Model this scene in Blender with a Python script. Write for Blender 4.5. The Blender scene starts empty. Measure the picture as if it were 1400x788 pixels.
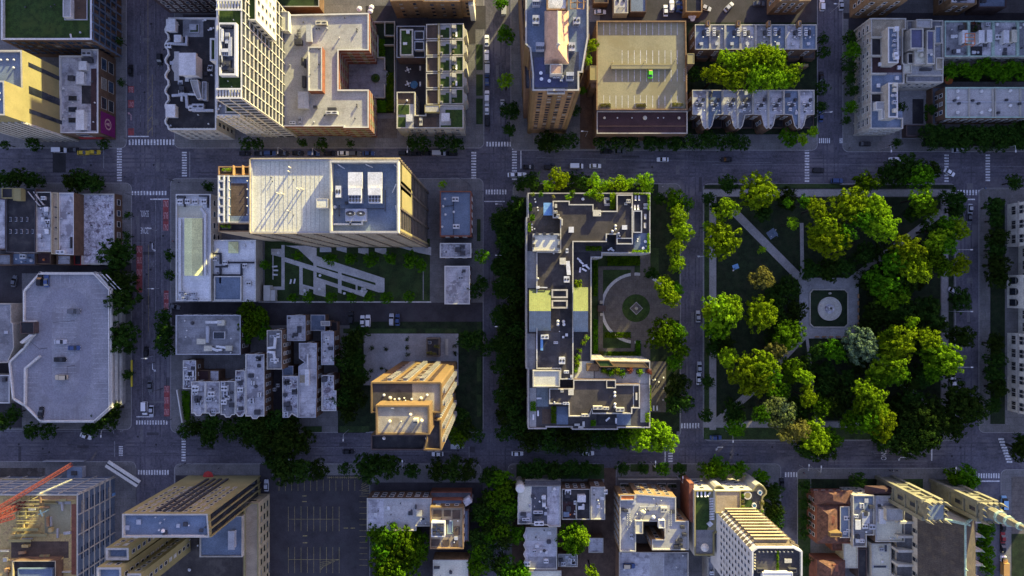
import bpy, math, random
from mathutils import Vector
C=bpy.context.scene.collection
D=bpy.data
R=math.radians
random.seed(7)
# ---- the camera is a drone looking straight down: pixel of the photo -> world point at a known height
H=270.0; F=933.33; NX,NY=700.0,394.0; K=350/1379
OX=OY=0.0; S=K
def org(x,y,s=K):
    global OX,OY,S
    OX,OY,S=x,y,s
def P(x,y,z=0.0):
    d=(H-z)/F
    return Vector(((OX+x*S-NX)*d,-(OY+y*S-NY)*d,z))
def rect(x0,y0,x1,y1): return [(x0,y0),(x1,y0),(x1,y1),(x0,y1)]
def pxm(z=0): return S*(H-z)/F      # metres per zoom unit
ORD='first second third fourth fifth sixth seventh eighth ninth tenth eleventh twelfth thirteenth fourteenth fifteenth sixteenth seventeenth eighteenth nineteenth twentieth'.split()
def od(i): return ORD[i]
def tag(o,label=None,cat=None,group=None,kind=None):
    if label: o['label']=label
    if cat: o['category']=cat
    if group: o['group']=group
    if kind: o['kind']=kind
    return o
# ------------------------------------------------------------------ materials
MT={}
def mk(name,col,col2=None,v=.22,sc=.35,rough=.85,seam=None,stain=None,spec=.25,metal=0,fine=2.5,fv=.15):
    m=D.materials.new(name); m.use_nodes=True; nt=m.node_tree; N=nt.nodes; L=nt.links
    b=N['Principled BSDF']; b.inputs['Roughness'].default_value=rough; b.inputs['Metallic'].default_value=metal
    b.inputs['Specular IOR Level'].default_value=spec
    g=N.new('ShaderNodeNewGeometry')
    n1=N.new('ShaderNodeTexNoise'); n1.inputs['Scale'].default_value=sc; n1.inputs['Detail'].default_value=6; L.new(g.outputs['Position'],n1.inputs['Vector'])
    r=N.new('ShaderNodeValToRGB'); c2=col2 or tuple(min(1,c*(1+v)) for c in col)
    r.color_ramp.elements[0].position=.34; r.color_ramp.elements[1].position=.66
    r.color_ramp.elements[0].color=tuple(c*(1-v) for c in col)+(1,); r.color_ramp.elements[1].color=tuple(c2)+(1,)
    L.new(n1.outputs['Fac'],r.inputs['Fac']); out=r.outputs['Color']
    def mix(a,bcol,fac,mode='MIX'):
        x=N.new('ShaderNodeMix'); x.data_type='RGBA'; x.blend_type=mode
        L.new(a,x.inputs['A'])
        if hasattr(bcol,'node'): L.new(bcol,x.inputs['B'])
        else: x.inputs['B'].default_value=tuple(bcol)+(1,)
        if hasattr(fac,'node'): L.new(fac,x.inputs['Factor'])
        else: x.inputs['Factor'].default_value=fac
        return x.outputs['Result']
    n2=N.new('ShaderNodeTexNoise'); n2.inputs['Scale'].default_value=fine; n2.inputs['Detail'].default_value=3; L.new(g.outputs['Position'],n2.inputs['Vector'])
    r2=N.new('ShaderNodeMapRange'); r2.inputs['From Min'].default_value=.3; r2.inputs['From Max'].default_value=.7; r2.inputs['To Min'].default_value=1-fv*1.6; r2.inputs['To Max'].default_value=1+fv*.9
    L.new(n2.outputs['Fac'],r2.inputs['Value'])
    out=mix(out,r2.outputs['Result'],1,'MULTIPLY')
    if stain:
        sc_,amt,scale=stain
        n3=N.new('ShaderNodeTexNoise'); n3.inputs['Scale'].default_value=scale; n3.inputs['Detail'].default_value=5; n3.inputs['Roughness'].default_value=.65; L.new(g.outputs['Position'],n3.inputs['Vector'])
        r3=N.new('ShaderNodeMapRange'); r3.inputs['From Min'].default_value=.52; r3.inputs['From Max'].default_value=.62; r3.inputs['To Max'].default_value=amt
        L.new(n3.outputs['Fac'],r3.inputs['Value']); out=mix(out,sc_,r3.outputs['Result'])
    if seam:
        w,h,dk=seam
        bt=N.new('ShaderNodeTexBrick'); bt.inputs['Scale'].default_value=1; bt.inputs['Brick Width'].default_value=w; bt.inputs['Row Height'].default_value=h
        bt.inputs['Mortar Size'].default_value=.09; bt.inputs['Mortar Smooth'].default_value=.4; bt.inputs['Color1'].default_value=(1,1,1,1); bt.inputs['Color2'].default_value=(.88,.88,.9,1); bt.inputs['Mortar'].default_value=(dk,dk,dk,1)
        L.new(g.outputs['Position'],bt.inputs['Vector']); out=mix(out,bt.outputs['Color'],1,'MULTIPLY')
    L.new(out,b.inputs['Base Color'])
    MT[name]=m; return m
dk=(.05,.05,.055)
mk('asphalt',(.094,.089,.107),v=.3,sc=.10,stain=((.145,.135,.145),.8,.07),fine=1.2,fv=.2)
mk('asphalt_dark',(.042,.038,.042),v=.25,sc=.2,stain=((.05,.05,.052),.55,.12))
mk('pavement',(.165,.16,.155),v=.15,sc=.25,seam=(3.2,3.2,.72),stain=((.13,.125,.12),.5,.15))
mk('plaza',(.27,.265,.26),v=.1,sc=.25,stain=((.2,.195,.19),.6,.2))
mk('paver',(.13,.115,.10),v=.15,sc=.4,seam=(1.6,1.6,.75))
mk('paver_brown',(.10,.065,.045),v=.2,sc=.4,seam=(3,3,.8))
mk('earth',(.07,.06,.05),v=.3,sc=.3,stain=((.16,.15,.14),.7,.2))
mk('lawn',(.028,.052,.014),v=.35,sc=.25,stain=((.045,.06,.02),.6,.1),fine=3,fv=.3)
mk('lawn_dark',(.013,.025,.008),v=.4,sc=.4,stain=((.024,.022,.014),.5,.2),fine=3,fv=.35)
mk('sedum',(.028,.058,.010),v=.3,sc=.5,stain=((.045,.065,.012),.6,.25),fine=3,fv=.3)
mk('kerb',(.26,.255,.25),v=.12)
mk('paint',(.62,.62,.62),v=.25,sc=1.5,stain=((.2,.2,.2),.7,1.2)); mk('paint_yellow',(.30,.24,.10),v=.25,sc=1.5,stain=((.12,.1,.07),.6,1.)); mk('paint_red',(.26,.06,.06),v=.2,sc=.8,stain=((.1,.06,.06),.6,.5)); mk('paint_pink',(.5,.3,.3),v=.2,sc=2)
mk('paint_dim',(.36,.36,.37),v=.25,sc=1.5); mk('paint_faint',(.20,.20,.21),v=.3,sc=1.5)
mk('brick_red',(.20,.075,.045),v=.2,sc=.5,fine=4); mk('brick_brown',(.13,.08,.05),v=.2,sc=.5,fine=4); mk('brick_tan',(.24,.15,.075),v=.18,sc=.5,seam=(2.6,3.2,.8),fine=4)
mk('brick_dark',(.085,.06,.055),v=.2,sc=.5,fine=4); mk('path_white',(.50,.49,.47),v=.12,sc=.3,stain=((.38,.37,.35),.6,.25)); mk('stone_gothic',(.20,.19,.13),v=.2,sc=.4,stain=((.2,.19,.14),.7,.3)); mk('brick_orange',(.15,.098,.044),v=.12,sc=.3,fine=4,fv=.08); mk('stone',(.40,.37,.31),v=.14,sc=.3,stain=((.28,.25,.2),.5,.2)); mk('stone_yellow',(.25,.215,.095),v=.1,sc=.2,fv=.06)
mk('stone_pale',(.42,.40,.34),v=.1,sc=.3,stain=((.36,.33,.27),.5,.2)); mk('concrete',(.34,.33,.31),v=.14,sc=.3,stain=((.22,.21,.2),.5,.2)); mk('conc_warm',(.40,.33,.21),v=.14,sc=.3,stain=((.27,.22,.14),.5,.2))
mk('white',(.54,.53,.49),v=.08,sc=.4,fv=.06); mk('library_stone',(.66,.62,.52),v=.12,sc=.3,stain=((.5,.46,.38),.5,.2)); mk('wheel_track',(.086,.082,.099),v=.25,sc=.3,fv=.25); mk('wheel_pale',(.104,.099,.117),v=.25,sc=.3,fv=.25); mk('tar',(.03,.03,.033),v=.2); mk('patch_new',(.055,.052,.06),v=.15,sc=.5); mk('patch_old',(.13,.125,.13),v=.15,sc=.5); mk('offwhite',(.58,.56,.5),v=.1,sc=.4)
mk('metal_grey',(.36,.37,.39),v=.12,rough=.5,spec=.5); mk('metal_white',(.56,.56,.55),v=.1,rough=.5,stain=((.4,.38,.34),.4,.8)); mk('metal_dark',(.05,.05,.055),v=.2,rough=.5)
mk('metal_cream',(.48,.45,.35),v=.1,rough=.6); mk('frame_dark',(.035,.035,.04),v=.1,rough=.5); mk('steel_blue',(.10,.14,.20),v=.15,rough=.4,spec=.6)
mk('r_white',(.40,.39,.365),v=.1,sc=.12,seam=(30,3.2,.86),stain=((.29,.28,.26),.75,.13)); mk('r_cream',(.60,.575,.44),v=.1,sc=.12,seam=(3.2,40,.88),stain=((.48,.455,.34),.6,.1))
mk('r_bounce_white',(.78,.78,.76),v=.08,sc=.2,seam=(30,3,.86),stain=((.55,.55,.54),.6,.2)); mk('r_lav',(.46,.45,.455),v=.2,sc=.3,seam=(14,2.2,.72),stain=((.20,.19,.20),.85,.25)); mk('r_mott',(.50,.49,.51),v=.3,sc=.6,seam=(9,1.6,.85),stain=((.13,.10,.115),.95,.42),fine=3,fv=.35)  # market roofs: bounced light put into the brightest white
mk('r_grey',(.25,.25,.255),v=.22,sc=.2,seam=(12,3,.75),stain=((.12,.12,.125),.75,.22)); mk('r_blue',(.15,.19,.25),v=.15,sc=.2,stain=((.10,.13,.18),.6,.18))
mk('r_dark',(.060,.056,.056),v=.25,sc=.2,seam=(14,3,.8),stain=((.11,.10,.095),.6,.15)); mk('r_black',(.03,.029,.032),v=.25,sc=.3,stain=((.06,.055,.05),.6,.3)); mk('r_tar',(.058,.050,.045),v=.22,sc=.2,seam=(2.6,30,.82),stain=((.095,.082,.07),.75,.16))
mk('r_maroon',(.06,.032,.032),v=.2,sc=.3,seam=(30,2.5,.85)); mk('r_tan',(.34,.27,.18),v=.14,sc=.25,stain=((.24,.18,.11),.6,.18)); mk('r_conc',(.27,.245,.145),v=.14,sc=.08,stain=((.22,.19,.10),.7,.10),fv=.1)
mk('r_park',(.26,.26,.275),v=.12,sc=.15,stain=((.17,.165,.175),.6,.12),seam=(9,18,.82)); mk('r_park_lane',(.215,.215,.24),v=.08,sc=.1); mk('r_gravel',(.36,.31,.22),v=.2,sc=.4,stain=((.24,.19,.12),.7,.3),fine=5,fv=.3)
mk('deck_brown',(.10,.07,.05),v=.2,sc=.4,seam=(8,.5,.7)); mk('deck_grey',(.075,.07,.07),v=.15,sc=.4,seam=(1.2,1.2,.8)); mk('slate_brown',(.075,.062,.05),v=.2,sc=.35,seam=(1.4,.7,.75),stain=((.11,.085,.055),.6,.3)); mk('r_slate',(.10,.105,.12),v=.2,sc=.6,seam=(.9,.5,.75)); mk('terracotta',(.125,.06,.042),v=.4,sc=.7,seam=(.8,.6,.72),stain=((.10,.055,.045),.75,.5)); mk('tile_pink',(.50,.32,.21),v=.12,sc=.5,seam=(.7,9,.9)); mk('copper_green',(.16,.185,.07),v=.08,sc=.5,seam=(.7,30,.86)); mk('copper_dark',(.19,.23,.25),v=.1,sc=.5,seam=(.7,30,.85)); mk('verdigris',(.30,.42,.34),v=.15,sc=.5)
mk('yellow',(.62,.5,.05),v=.1); mk('magenta',(.16,.015,.11),v=.12); mk('red',(.42,.04,.035),v=.12,rough=.5); mk('crane_red',(.14,.035,.03),v=.12,rough=.5); mk('orange',(.55,.17,.05),v=.15); mk('blue_cloth',(.16,.32,.55),v=.1); mk('skin',(.45,.28,.2)); mk('wood',(.3,.18,.09),v=.2); mk('ply',(.45,.33,.13),v=.25,sc=.5,stain=((.2,.12,.07),.7,.5)); mk('fabric_white',(.7,.7,.7),v=.06); mk('blue_water',(.05,.14,.24),rough=.1); mk('cloth_dark',(.03,.04,.07)); mk('bark',(.03,.025,.02),v=.3,sc=2); mk('light_lens',(.8,.8,.76),v=.02,rough=.3); mk('skylight_pale',(.74,.74,.36),v=.08,sc=.3,seam=(30,1.3,.86)); mk('panel_navy',(.045,.05,.11),rough=.3,spec=.6); mk('bronze',(.12,.10,.075),rough=.4)
def glassmat(name,col,rough=.12):
    m=mk(name,col,v=.35,sc=.3,rough=rough,spec=.7,fv=.25); return m
glassmat('glass',(.022,.026,.034)); mk('blind',(.22,.21,.19),v=.3,sc=1.5,rough=.5); glassmat('glass_blue',(.035,.06,.10)); glassmat('glass_lit',(.55,.55,.5),.25); glassmat('car_glass',(.015,.017,.02),.08)
def leafmat(name,a,b):
    m=D.materials.new(name); m.use_nodes=True; nt=m.node_tree; N=nt.nodes; L=nt.links; N.remove(N['Principled BSDF'])
    tc=N.new('ShaderNodeTexCoord'); oi=N.new('ShaderNodeObjectInfo')
    n=N.new('ShaderNodeTexNoise'); n.inputs['Scale'].default_value=.7; n.inputs['Detail'].default_value=4; L.new(tc.outputs['Object'],n.inputs['Vector'])
    r=N.new('ShaderNodeValToRGB'); r.color_ramp.elements[0].position=.32; r.color_ramp.elements[1].position=.68; r.color_ramp.elements[0].color=a+(1,); r.color_ramp.elements[1].color=b+(1,); L.new(n.outputs['Fac'],r.inputs['Fac'])
    hs=N.new('ShaderNodeHueSaturation'); mr=N.new('ShaderNodeMapRange'); mr.inputs['To Min'].default_value=.62; mr.inputs['To Max'].default_value=1.22; L.new(oi.outputs['Random'],mr.inputs['Value']); L.new(mr.outputs['Result'],hs.inputs['Value'])
    mh=N.new('ShaderNodeMapRange'); mh.inputs['To Min'].default_value=.488; mh.inputs['To Max'].default_value=.527; L.new(oi.outputs['Random'],mh.inputs['Value']); L.new(mh.outputs['Result'],hs.inputs['Hue']); L.new(r.outputs['Color'],hs.inputs['Color'])
    d=N.new('ShaderNodeBsdfDiffuse'); t=N.new('ShaderNodeBsdfTranslucent'); x=N.new('ShaderNodeMixShader'); x.inputs['Fac'].default_value=.25
    L.new(hs.outputs['Color'],d.inputs['Color']); L.new(hs.outputs['Color'],t.inputs['Color']); L.new(d.outputs[0],x.inputs[1]); L.new(t.outputs[0],x.inputs[2]); L.new(x.outputs[0],N['Material Output'].inputs['Surface']); MT[name]=m
leafmat('leaf_g',(.030,.074,.003),(.095,.182,.006)); leafmat('leaf_d',(.014,.033,.006),(.038,.066,.009)); leafmat('leaf_y',(.098,.172,.004),(.215,.31,.010)); leafmat('leaf_t',(.11,.11,.02),(.2,.18,.045)); leafmat('leaf_b',(.06,.09,.05),(.12,.16,.09)); leafmat('leaf_l',(.085,.12,.03),(.16,.19,.06)); leafmat('leaf_r',(.10,.02,.02),(.2,.05,.03))  # leaf_y and leaf_d put sunlit and shaded crowns into the leaf colour
def M(*a): return [MT[x] for x in a]
# ------------------------------------------------------------------ mesh builder
def wloc(o):
    v=Vector((0,0,0))
    while o is not None: v=v+o.location; o=o.parent
    return v
class MB:
    def __init__(s): s.v=[];s.f=[];s.m=[]
    def face(s,p,mi=0):
        n=len(s.v); s.v+=[tuple(q) for q in p]; s.f.append(tuple(range(n,n+len(p)))); s.m.append(mi); return s
    def prism(s,p,z0,z1,ms=0,mt=None,bot=False):
        p=ccw(p); n=len(p)
        for i in range(n):
            a,b=p[i],p[(i+1)%n]; s.face([(a[0],a[1],z0),(b[0],b[1],z0),(b[0],b[1],z1),(a[0],a[1],z1)],ms)
        s.face([(q[0],q[1],z1) for q in p],ms if mt is None else mt)
        if bot: s.face([(q[0],q[1],z0) for q in reversed(p)],ms)
        return s
    def box(s,c,sz,rot=0,mi=0,mt=None):
        x,y,z=c; a,b=sz[0]/2,sz[1]/2; cs,sn=math.cos(rot),math.sin(rot)
        return s.prism([(x+u*cs-w*sn,y+u*sn+w*cs) for u,w in ((-a,-b),(a,-b),(a,b),(-a,b))],z,z+sz[2],mi,mt,True)
    def cyl(s,c,r0,r1,h,n=12,mi=0,mt=None):
        x,y,z=c; A=[(x+r0*math.cos(6.2832*i/n),y+r0*math.sin(6.2832*i/n),z) for i in range(n)]; B=[(x+r1*math.cos(6.2832*i/n),y+r1*math.sin(6.2832*i/n),z+h) for i in range(n)]
        for i in range(n): j=(i+1)%n; s.face([A[i],A[j],B[j],B[i]],mi)
        if r1>.001: s.face(B,mi if mt is None else mt)
        return s
    def tube(s,a,b,r0,r1=None,n=6,mi=0):
        a,b=Vector(a),Vector(b); r1=r0 if r1 is None else r1; d=(b-a).normalized(); u=d.orthogonal().normalized(); w=d.cross(u)
        A=[a+(u*math.cos(6.2832*i/n)+w*math.sin(6.2832*i/n))*r0 for i in range(n)]; B=[b+(u*math.cos(6.2832*i/n)+w*math.sin(6.2832*i/n))*r1 for i in range(n)]
        for i in range(n): j=(i+1)%n; s.face([A[i],A[j],B[j],B[i]],mi)
        s.face(B,mi); s.face(A[::-1],mi); return s
    def dome(s,c,r,h,n=10,k=3,mi=0):
        x,y,z=c; prev=None
        for q in range(k+1):
            t=q/k*math.pi/2; rr=r*math.cos(t); zz=z+h*math.sin(t); ring=[(x+rr*math.cos(6.2832*i/n),y+rr*math.sin(6.2832*i/n),zz) for i in range(n)]
            if prev:
                for i in range(n):
                    j=(i+1)%n
                    s.face([prev[i],prev[j],ring[j],ring[i]] if q<k else [prev[i],prev[j],(x,y,zz)],mi)
            prev=ring
        return s
    def mesh(s,name,mats,o=(0,0,0)):
        me=D.meshes.new(name); me.from_pydata([(v[0]-o[0],v[1]-o[1],v[2]-o[2]) for v in s.v],[],s.f)
        for m in mats: me.materials.append(MT[m] if isinstance(m,str) else m)
        me.polygons.foreach_set('material_index',s.m); me.update(); return me
    def build(s,name,mats,parent=None,origin=None):
        o=D.objects.new(name,s.mesh(name,mats,wloc(parent) if parent is not None else (origin or (0,0,0))))
        if parent is not None: o.parent=parent
        elif origin: o.location=origin
        C.objects.link(o); return o
def area(p): return sum(p[i][0]*p[(i+1)%len(p)][1]-p[(i+1)%len(p)][0]*p[i][1] for i in range(len(p)))/2
def ccw(p):
    p=[Vector((q[0],q[1])) for q in p]
    return p if area(p)>0 else p[::-1]
def inset(p,d):
    n=len(p); out=[]
    for i in range(n):
        a,b,c=p[i-1],p[i],p[(i+1)%n]; e=(b-a).normalized(); f=(c-b).normalized(); ne=Vector((-e.y,e.x)); nf=Vector((-f.y,f.x)); k=1+ne.dot(nf)
        out.append(b+(ne+nf)*(d/max(k,.25)))
    return out
def place(name,me,loc,parent=None,rot=0,scale=None):
    o=D.objects.new(name,me); C.objects.link(o)
    if parent is not None: o.parent=parent; o.location=Vector(loc)-wloc(parent)
    else: o.location=loc
    o.rotation_euler=(0,0,rot)
    if scale: o.scale=scale
    return o
def empty(name,loc,rot=0):
    o=D.objects.new(name,None); o.empty_display_size=.5; C.objects.link(o); o.location=loc; o.rotation_euler=(0,0,rot); return o
# ------------------------------------------------------------------ buildings
WM={}
def winmesh(w,h,fm,gm,style):
    k=(round(w,2),round(h,2),fm,gm,style)
    if k in WM: return WM[k]
    b=MB(); t=min(.14,w*.12)
    # local x along wall, y outward, z up; pane set back inside a proud frame
    b.face([(-w/2,.03,-h/2),(w/2,.03,-h/2),(w/2,.03,h/2),(-w/2,.03,h/2)][::-1],1)
    for x0,x1,z0,z1 in ((-w/2-t,-w/2,-h/2-t,h/2+t),(w/2,w/2+t,-h/2-t,h/2+t),(-w/2,w/2,-h/2-t,-h/2),(-w/2,w/2,h/2,h/2+t)):
        b.box(((x0+x1)/2,.06,z0),(x1-x0,.12,z1-z0),0,0)
    if style=='sill': b.box((0,.12,-h/2-t-.12),(w+.5,.3,.12),0,0)
    if style=='arch':
        n=8; b.face([(w/2*math.cos(math.pi*i/n),.03,h/2+w/2*math.sin(math.pi*i/n)) for i in range(n+1)],1)
        for i in range(n):
            p=lambda q,r:(r*math.cos(math.pi*q/n),.12,h/2+r*math.sin(math.pi*q/n)); b.face([p(i,w/2),p(i,w/2+t),p(i+1,w/2+t),p(i+1,w/2)],0)
    if style=='mull': b.box((0,.05,-h/2),(.08,.08,h),0,0)
    WM[k]=b.mesh('window',[fm,gm]); return WM[k]
ALLB=[]
class Bd: pass
def B(name,label,pts,h,wall='brick_red',roof='r_grey',par=.9,pt=.35,pm=None,z0=.1,cat='building',group=None,world=False,noroof=False):
    w=ccw([P(x,y,h) for x,y in pts]) if not world else ccw(pts)
    c=sum(w,Vector((0,0)))/len(w); r=empty(name,(c.x,c.y,z0)); tag(r,label,cat,group)
    b=Bd(); b.root=r; b.p=w; b.h=h; b.rz=h-par; b.z0=z0; b.wl=[]; b.top=h
    m=MB(); n=len(w)
    for i in range(n):
        a,e=w[i],w[(i+1)%n]; m.face([(a.x,a.y,z0),(e.x,e.y,z0),(e.x,e.y,h),(a.x,a.y,h)])
    m.build('wall',[wall],r)
    if not noroof:
        q=inset(w,pt); m=MB(); m.face([(a.x,a.y,b.rz) for a in q]); m.build('roof',[roof],r)
        m=MB()
        for i in range(n):
            j=(i+1)%n; a,e,f,g=w[i],w[j],q[j],q[i]; m.face([(a.x,a.y,h+.004),(e.x,e.y,h+.004),(f.x,f.y,h+.004),(g.x,g.y,h+.004)]); m.face([(g.x,g.y,h+.004),(f.x,f.y,h+.004),(f.x,f.y,b.rz),(g.x,g.y,b.rz)])
        m.build('parapet',[pm or wall],r)
    ALLB.append(b); return b
def blk(b,part,pts,z1,z0=None,wall='brick_red',roof='r_grey',par=.35,pt=.25,pm=None):
    z0=b.rz if z0 is None else z0; w=ccw([P(x,y,z1) for x,y in pts]); q=inset(w,pt); m=MB(); n=len(w)
    for i in range(n):
        j=(i+1)%n; a,e,f,g=w[i],w[j],q[j],q[i]; m.face([(a.x,a.y,z0),(e.x,e.y,z0),(e.x,e.y,z1),(a.x,a.y,z1)],0); m.face([(a.x,a.y,z1),(e.x,e.y,z1),(f.x,f.y,z1),(g.x,g.y,z1)],2); m.face([(g.x,g.y,z1),(f.x,f.y,z1),(f.x,f.y,z1-par),(g.x,g.y,z1-par)],2)
    m.face([(a.x,a.y,z1-par) for a in q],1)
    o=m.build(part,[wall,roof,pm or wall],b.root); o2=Bd(); o2.root=b.root; o2.p=w; o2.h=z1; o2.z0=z0; o2.rz=z1-par; o2.wl=b.wl; return o2
def pat(b,pts,mat,z=None,part='roof_patch',dz=.012):
    z=(b.rz if z is None else z)+dz; m=MB(); m.face([(q.x,q.y,z) for q in ccw([P(x,y,z) for x,y in pts])]); return m.build(part,[mat],b.root)
def okd(only,i,nr):
    if only is None: return True
    if isinstance(only,str): return any({'E':nr.x,'W':-nr.x,'N':nr.y,'S':-nr.y}[c]>.75 for c in only)
    return i in only
def edges(b):
    n=len(b.p)
    for i in range(n):
        a,e=b.p[i],b.p[(i+1)%n]; d=e-a; L=d.length
        if L<1: continue
        d=d/L; nr=Vector((d.y,-d.x)); yield i,a,e,d,nr,L,nr.dot(-(a+e)/2)
def wins(b,floor=3.4,bay=3.2,w=1.3,h=1.8,fm='offwhite',gm='glass',style='plain',skip=(),z0=None,z1=None,mg=1.0,every=False,only=None,lit=0):
    z0=b.z0+.6 if z0 is None else z0; z1=b.h-1.2 if z1 is None else z1; nf=max(1,int((z1-z0)/floor))
    for i,a,e,d,nr,L,fc in edges(b):
        if i in skip or not okd(only,i,nr) or (fc<=0 and not every): continue
        nb=max(1,int((L-2*mg)/bay)); st=(L-2*mg)/nb
        if L<w+.8: continue
        for f in range(nf):
            for k in range(nb):
                p=a+d*(mg+st*(k+.5)); z=z1-floor*(f+.5)
                rv=random.random(); g='glass_lit' if rv<lit else 'blind' if rv>.84 else 'glass_blue' if rv>.66 else gm
                b.wl.append((Vector((p.x,p.y,z)),nr,w,h,fm,g,style))
def flushwins():
    for b in ALLB:
        if not b.wl: continue
        def seen(t):
            p=t[0]; v=Vector((-p.x,-p.y,H-p.z)); dd=v.length; n3=Vector((t[1].x,t[1].y,0)); vis=(abs(p.x)<215*(H-p.z)/H and abs(p.y)<122*(H-p.z)/H)
            return (n3.dot(v)/dd**3*t[2]*t[3])*(1 if vis else .01)
        L=sorted(b.wl,key=seen,reverse=True); cap=100
        for t in L[:cap]:
            me=winmesh(*t[2:]); place('window',me,t[0],b.root,math.atan2(-t[1].x,t[1].y))
        if L[cap:]:
            m=MB(); ms=[]
            for t in L[cap:]:
                me=winmesh(*t[2:]); a=math.atan2(-t[1].x,t[1].y); cs,sn=math.cos(a),math.sin(a)
                loc=[]
                for x in t[4:6]:
                    if x not in ms: ms.append(x)
                    loc.append(ms.index(x))
                for pl in me.polygons:
                    m.face([(t[0].x+v.x*cs-v.y*sn,t[0].y+v.x*sn+v.y*cs,t[0].z+v.z) for v in (me.vertices[q].co for q in pl.vertices)],loc[pl.material_index])
            tag(m.build('window',ms,b.root),kind='stuff')
def ribs(b,step,w=.5,d=.4,mat='offwhite',z0=None,z1=None,part='facade_rib',only=None,skip=()):
    m=MB(); z0=b.z0+.1 if z0 is None else z0; z1=b.h-.05 if z1 is None else z1
    for i,a,e,dr,nr,L,fc in edges(b):
        if not okd(only,i,nr) or i in skip: continue
        n=max(1,round(L/step))
        for k in range(n+1):
            p=a+dr*(w/2+(L-w)*k/n)+nr*(d/2+.002); m.box((p.x,p.y,z0),(w,d,z1-z0),math.atan2(dr.y,dr.x))
    return m.build(part,[mat],b.root)
def bands(b,step,th=.5,d=.35,mat='offwhite',z0=None,z1=None,part='floor_band',only=None):
    m=MB(); z=(b.z0+step) if z0 is None else z0; z1=b.h if z1 is None else z1
    while z<z1-.3:
        for i,a,e,dr,nr,L,fc in edges(b):
            if not okd(only,i,nr): continue
            p=(a+e)/2+nr*(d/2+.004); m.box((p.x,p.y,z),(L+2*d,d,th),math.atan2(dr.y,dr.x))
        z+=step
    return m.build(part,[mat],b.root)
# roof equipment templates, unit sized, one mesh each
def tm(fn,mats):
    m=MB(); fn(m); return m.mesh('unit',mats)
def _ac(m):
    m.box((0,0,0),(1,1,.9)); m.box((0,0,.9),(1.04,1.04,.1))
    for x in (-.25,.25): m.cyl((x,0,1),.2,.2,.04,10,1,1)
    m.box((0,-.501,.2),(.8,.02,.5),0,1)
def _fan(m):
    m.cyl((0,0,0),.3,.3,.45,10); m.cyl((0,0,.45),.5,.42,.2,10); m.dome((0,0,.65),.42,.3,10,2)
def _ven(m): m.cyl((0,0,0),.3,.3,.75,8); m.cyl((0,0,.75),.5,.5,.1,8); m.cyl((0,0,.85),.5,.1,.15,8)
def _sky(m): m.box((0,0,0),(1,1,.6),0,0); m.box((0,0,.6),(.86,.86,.15),0,1)
def _hat(m): m.box((0,0,0),(1,1,.8)); m.box((0,0,.8),(1.12,1.12,.2))
def _big(m):
    m.box((0,0,0),(1,1,.85)); m.box((0,.25,.85),(1.02,.5,.15))
    for i in range(4):
        for j in range(2): m.cyl((-.37+.245*i,-.12-.22*j,.85),.1,.1,.06,10,1,1)
def _chl(m):
    m.box((0,0,0),(1,1,.8))
    for x in (-.25,.25): m.cyl((x,.1,.8),.24,.22,.2,14,0,1); m.cyl((x,.1,1.0),.06,.06,.03,8,0)
def _bulk(m): m.box((0,0,0),(1,1,.9)); m.box((0,0,.9),(1.06,1.06,.1)); m.box((.2,-.505,0),(.25,.02,.65),0,1)
TM={}
def T_(kind,col):
    k=kind+col
    if k not in TM:
        f,m2={'ac':(_ac,'metal_dark'),'fan':(_fan,'metal_dark'),'ven':(_ven,'metal_dark'),'sky':(_sky,'glass'),'hat':(_hat,'metal_dark'),'big':(_big,'metal_dark'),'chl':(_chl,'metal_dark'),'blk':(_bulk,'frame_dark')}[kind]
        TM[k]=tm(f,[{'w':'metal_white','g':'metal_grey','d':'metal_dark','c':'metal_cream','r':'brick_red','b':'r_blue','y':'stone_yellow','o':'orange'}[col],m2])
    return TM[k]
PN={'ac':'air_handler','fan':'roof_fan','ven':'roof_vent','sky':'skylight','hat':'roof_hatch','big':'cooling_unit','chl':'chiller','blk':'stair_bulkhead'}
def U(b,kind,x,y,L,W,hh,col='w',rot=0,z=None):
    z=b.rz if z is None else z; k=pxm(z); q=P(x,y,z); return place(PN[kind],T_(kind,col),(q.x,q.y,z),b.root,R(rot),(L*k,W*k,hh))
def duct(b,pts,w=.7,hh=.7,mat='metal_white',z=None,lift=.4,part='duct'):
    z=b.rz if z is None else z; q=[P(x,y,z) for x,y in pts]; m=MB()
    for i in range(len(q)-1):
        a,e=q[i],q[i+1]; d=(e-a); L=d.length; c=(a+e)/2; m.box((c.x,c.y,z+lift+.01*i),(L+w*.98,w,hh),math.atan2(d.y,d.x))
    for a in q: m.box((a.x,a.y,z),(.2,.2,lift))
    return m.build(part,[mat],b.root)
def inpoly(p,q):
    c=False; n=len(q)
    for i in range(n):
        a,b=q[i],q[i-1]
        if (a.y>p.y)!=(b.y>p.y) and p.x<(b.x-a.x)*(p.y-a.y)/(b.y-a.y)+a.x: c=not c
    return c
def clutter(b,n,seed=1,kinds='vvvfhad',col='wgd'):
    rg=random.Random(seed); q=inset(b.p,1.0); xs=[a.x for a in q]; ys=[a.y for a in q]; done=0
    n=int(n*1.6)
    for _ in range(n*12):
        if done>=n: break
        p=Vector((rg.uniform(min(xs),max(xs)),rg.uniform(min(ys),max(ys))))
        if not inpoly(p,q): continue
        t=rg.choice(kinds); c=rg.choice(col); done+=1
        k,s,hh={'v':('ven',(.5,.5),rg.uniform(.5,1.0)),'f':('fan',(.9,.9),.8),'h':('hat',(1.0,.9),.5),'a':('ac',(1.4,1.2),1.0),'d':('ven',(.35,.35),1.3),'s':('sky',(1.3,1.0),.4)}[t]
        f_=rg.uniform(1.0,1.6); place(PN[k],T_(k,c),(p.x,p.y,b.rz),b.root,rg.choice((0,0,1.57)),(s[0]*f_,s[1]*f_,hh))
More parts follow.
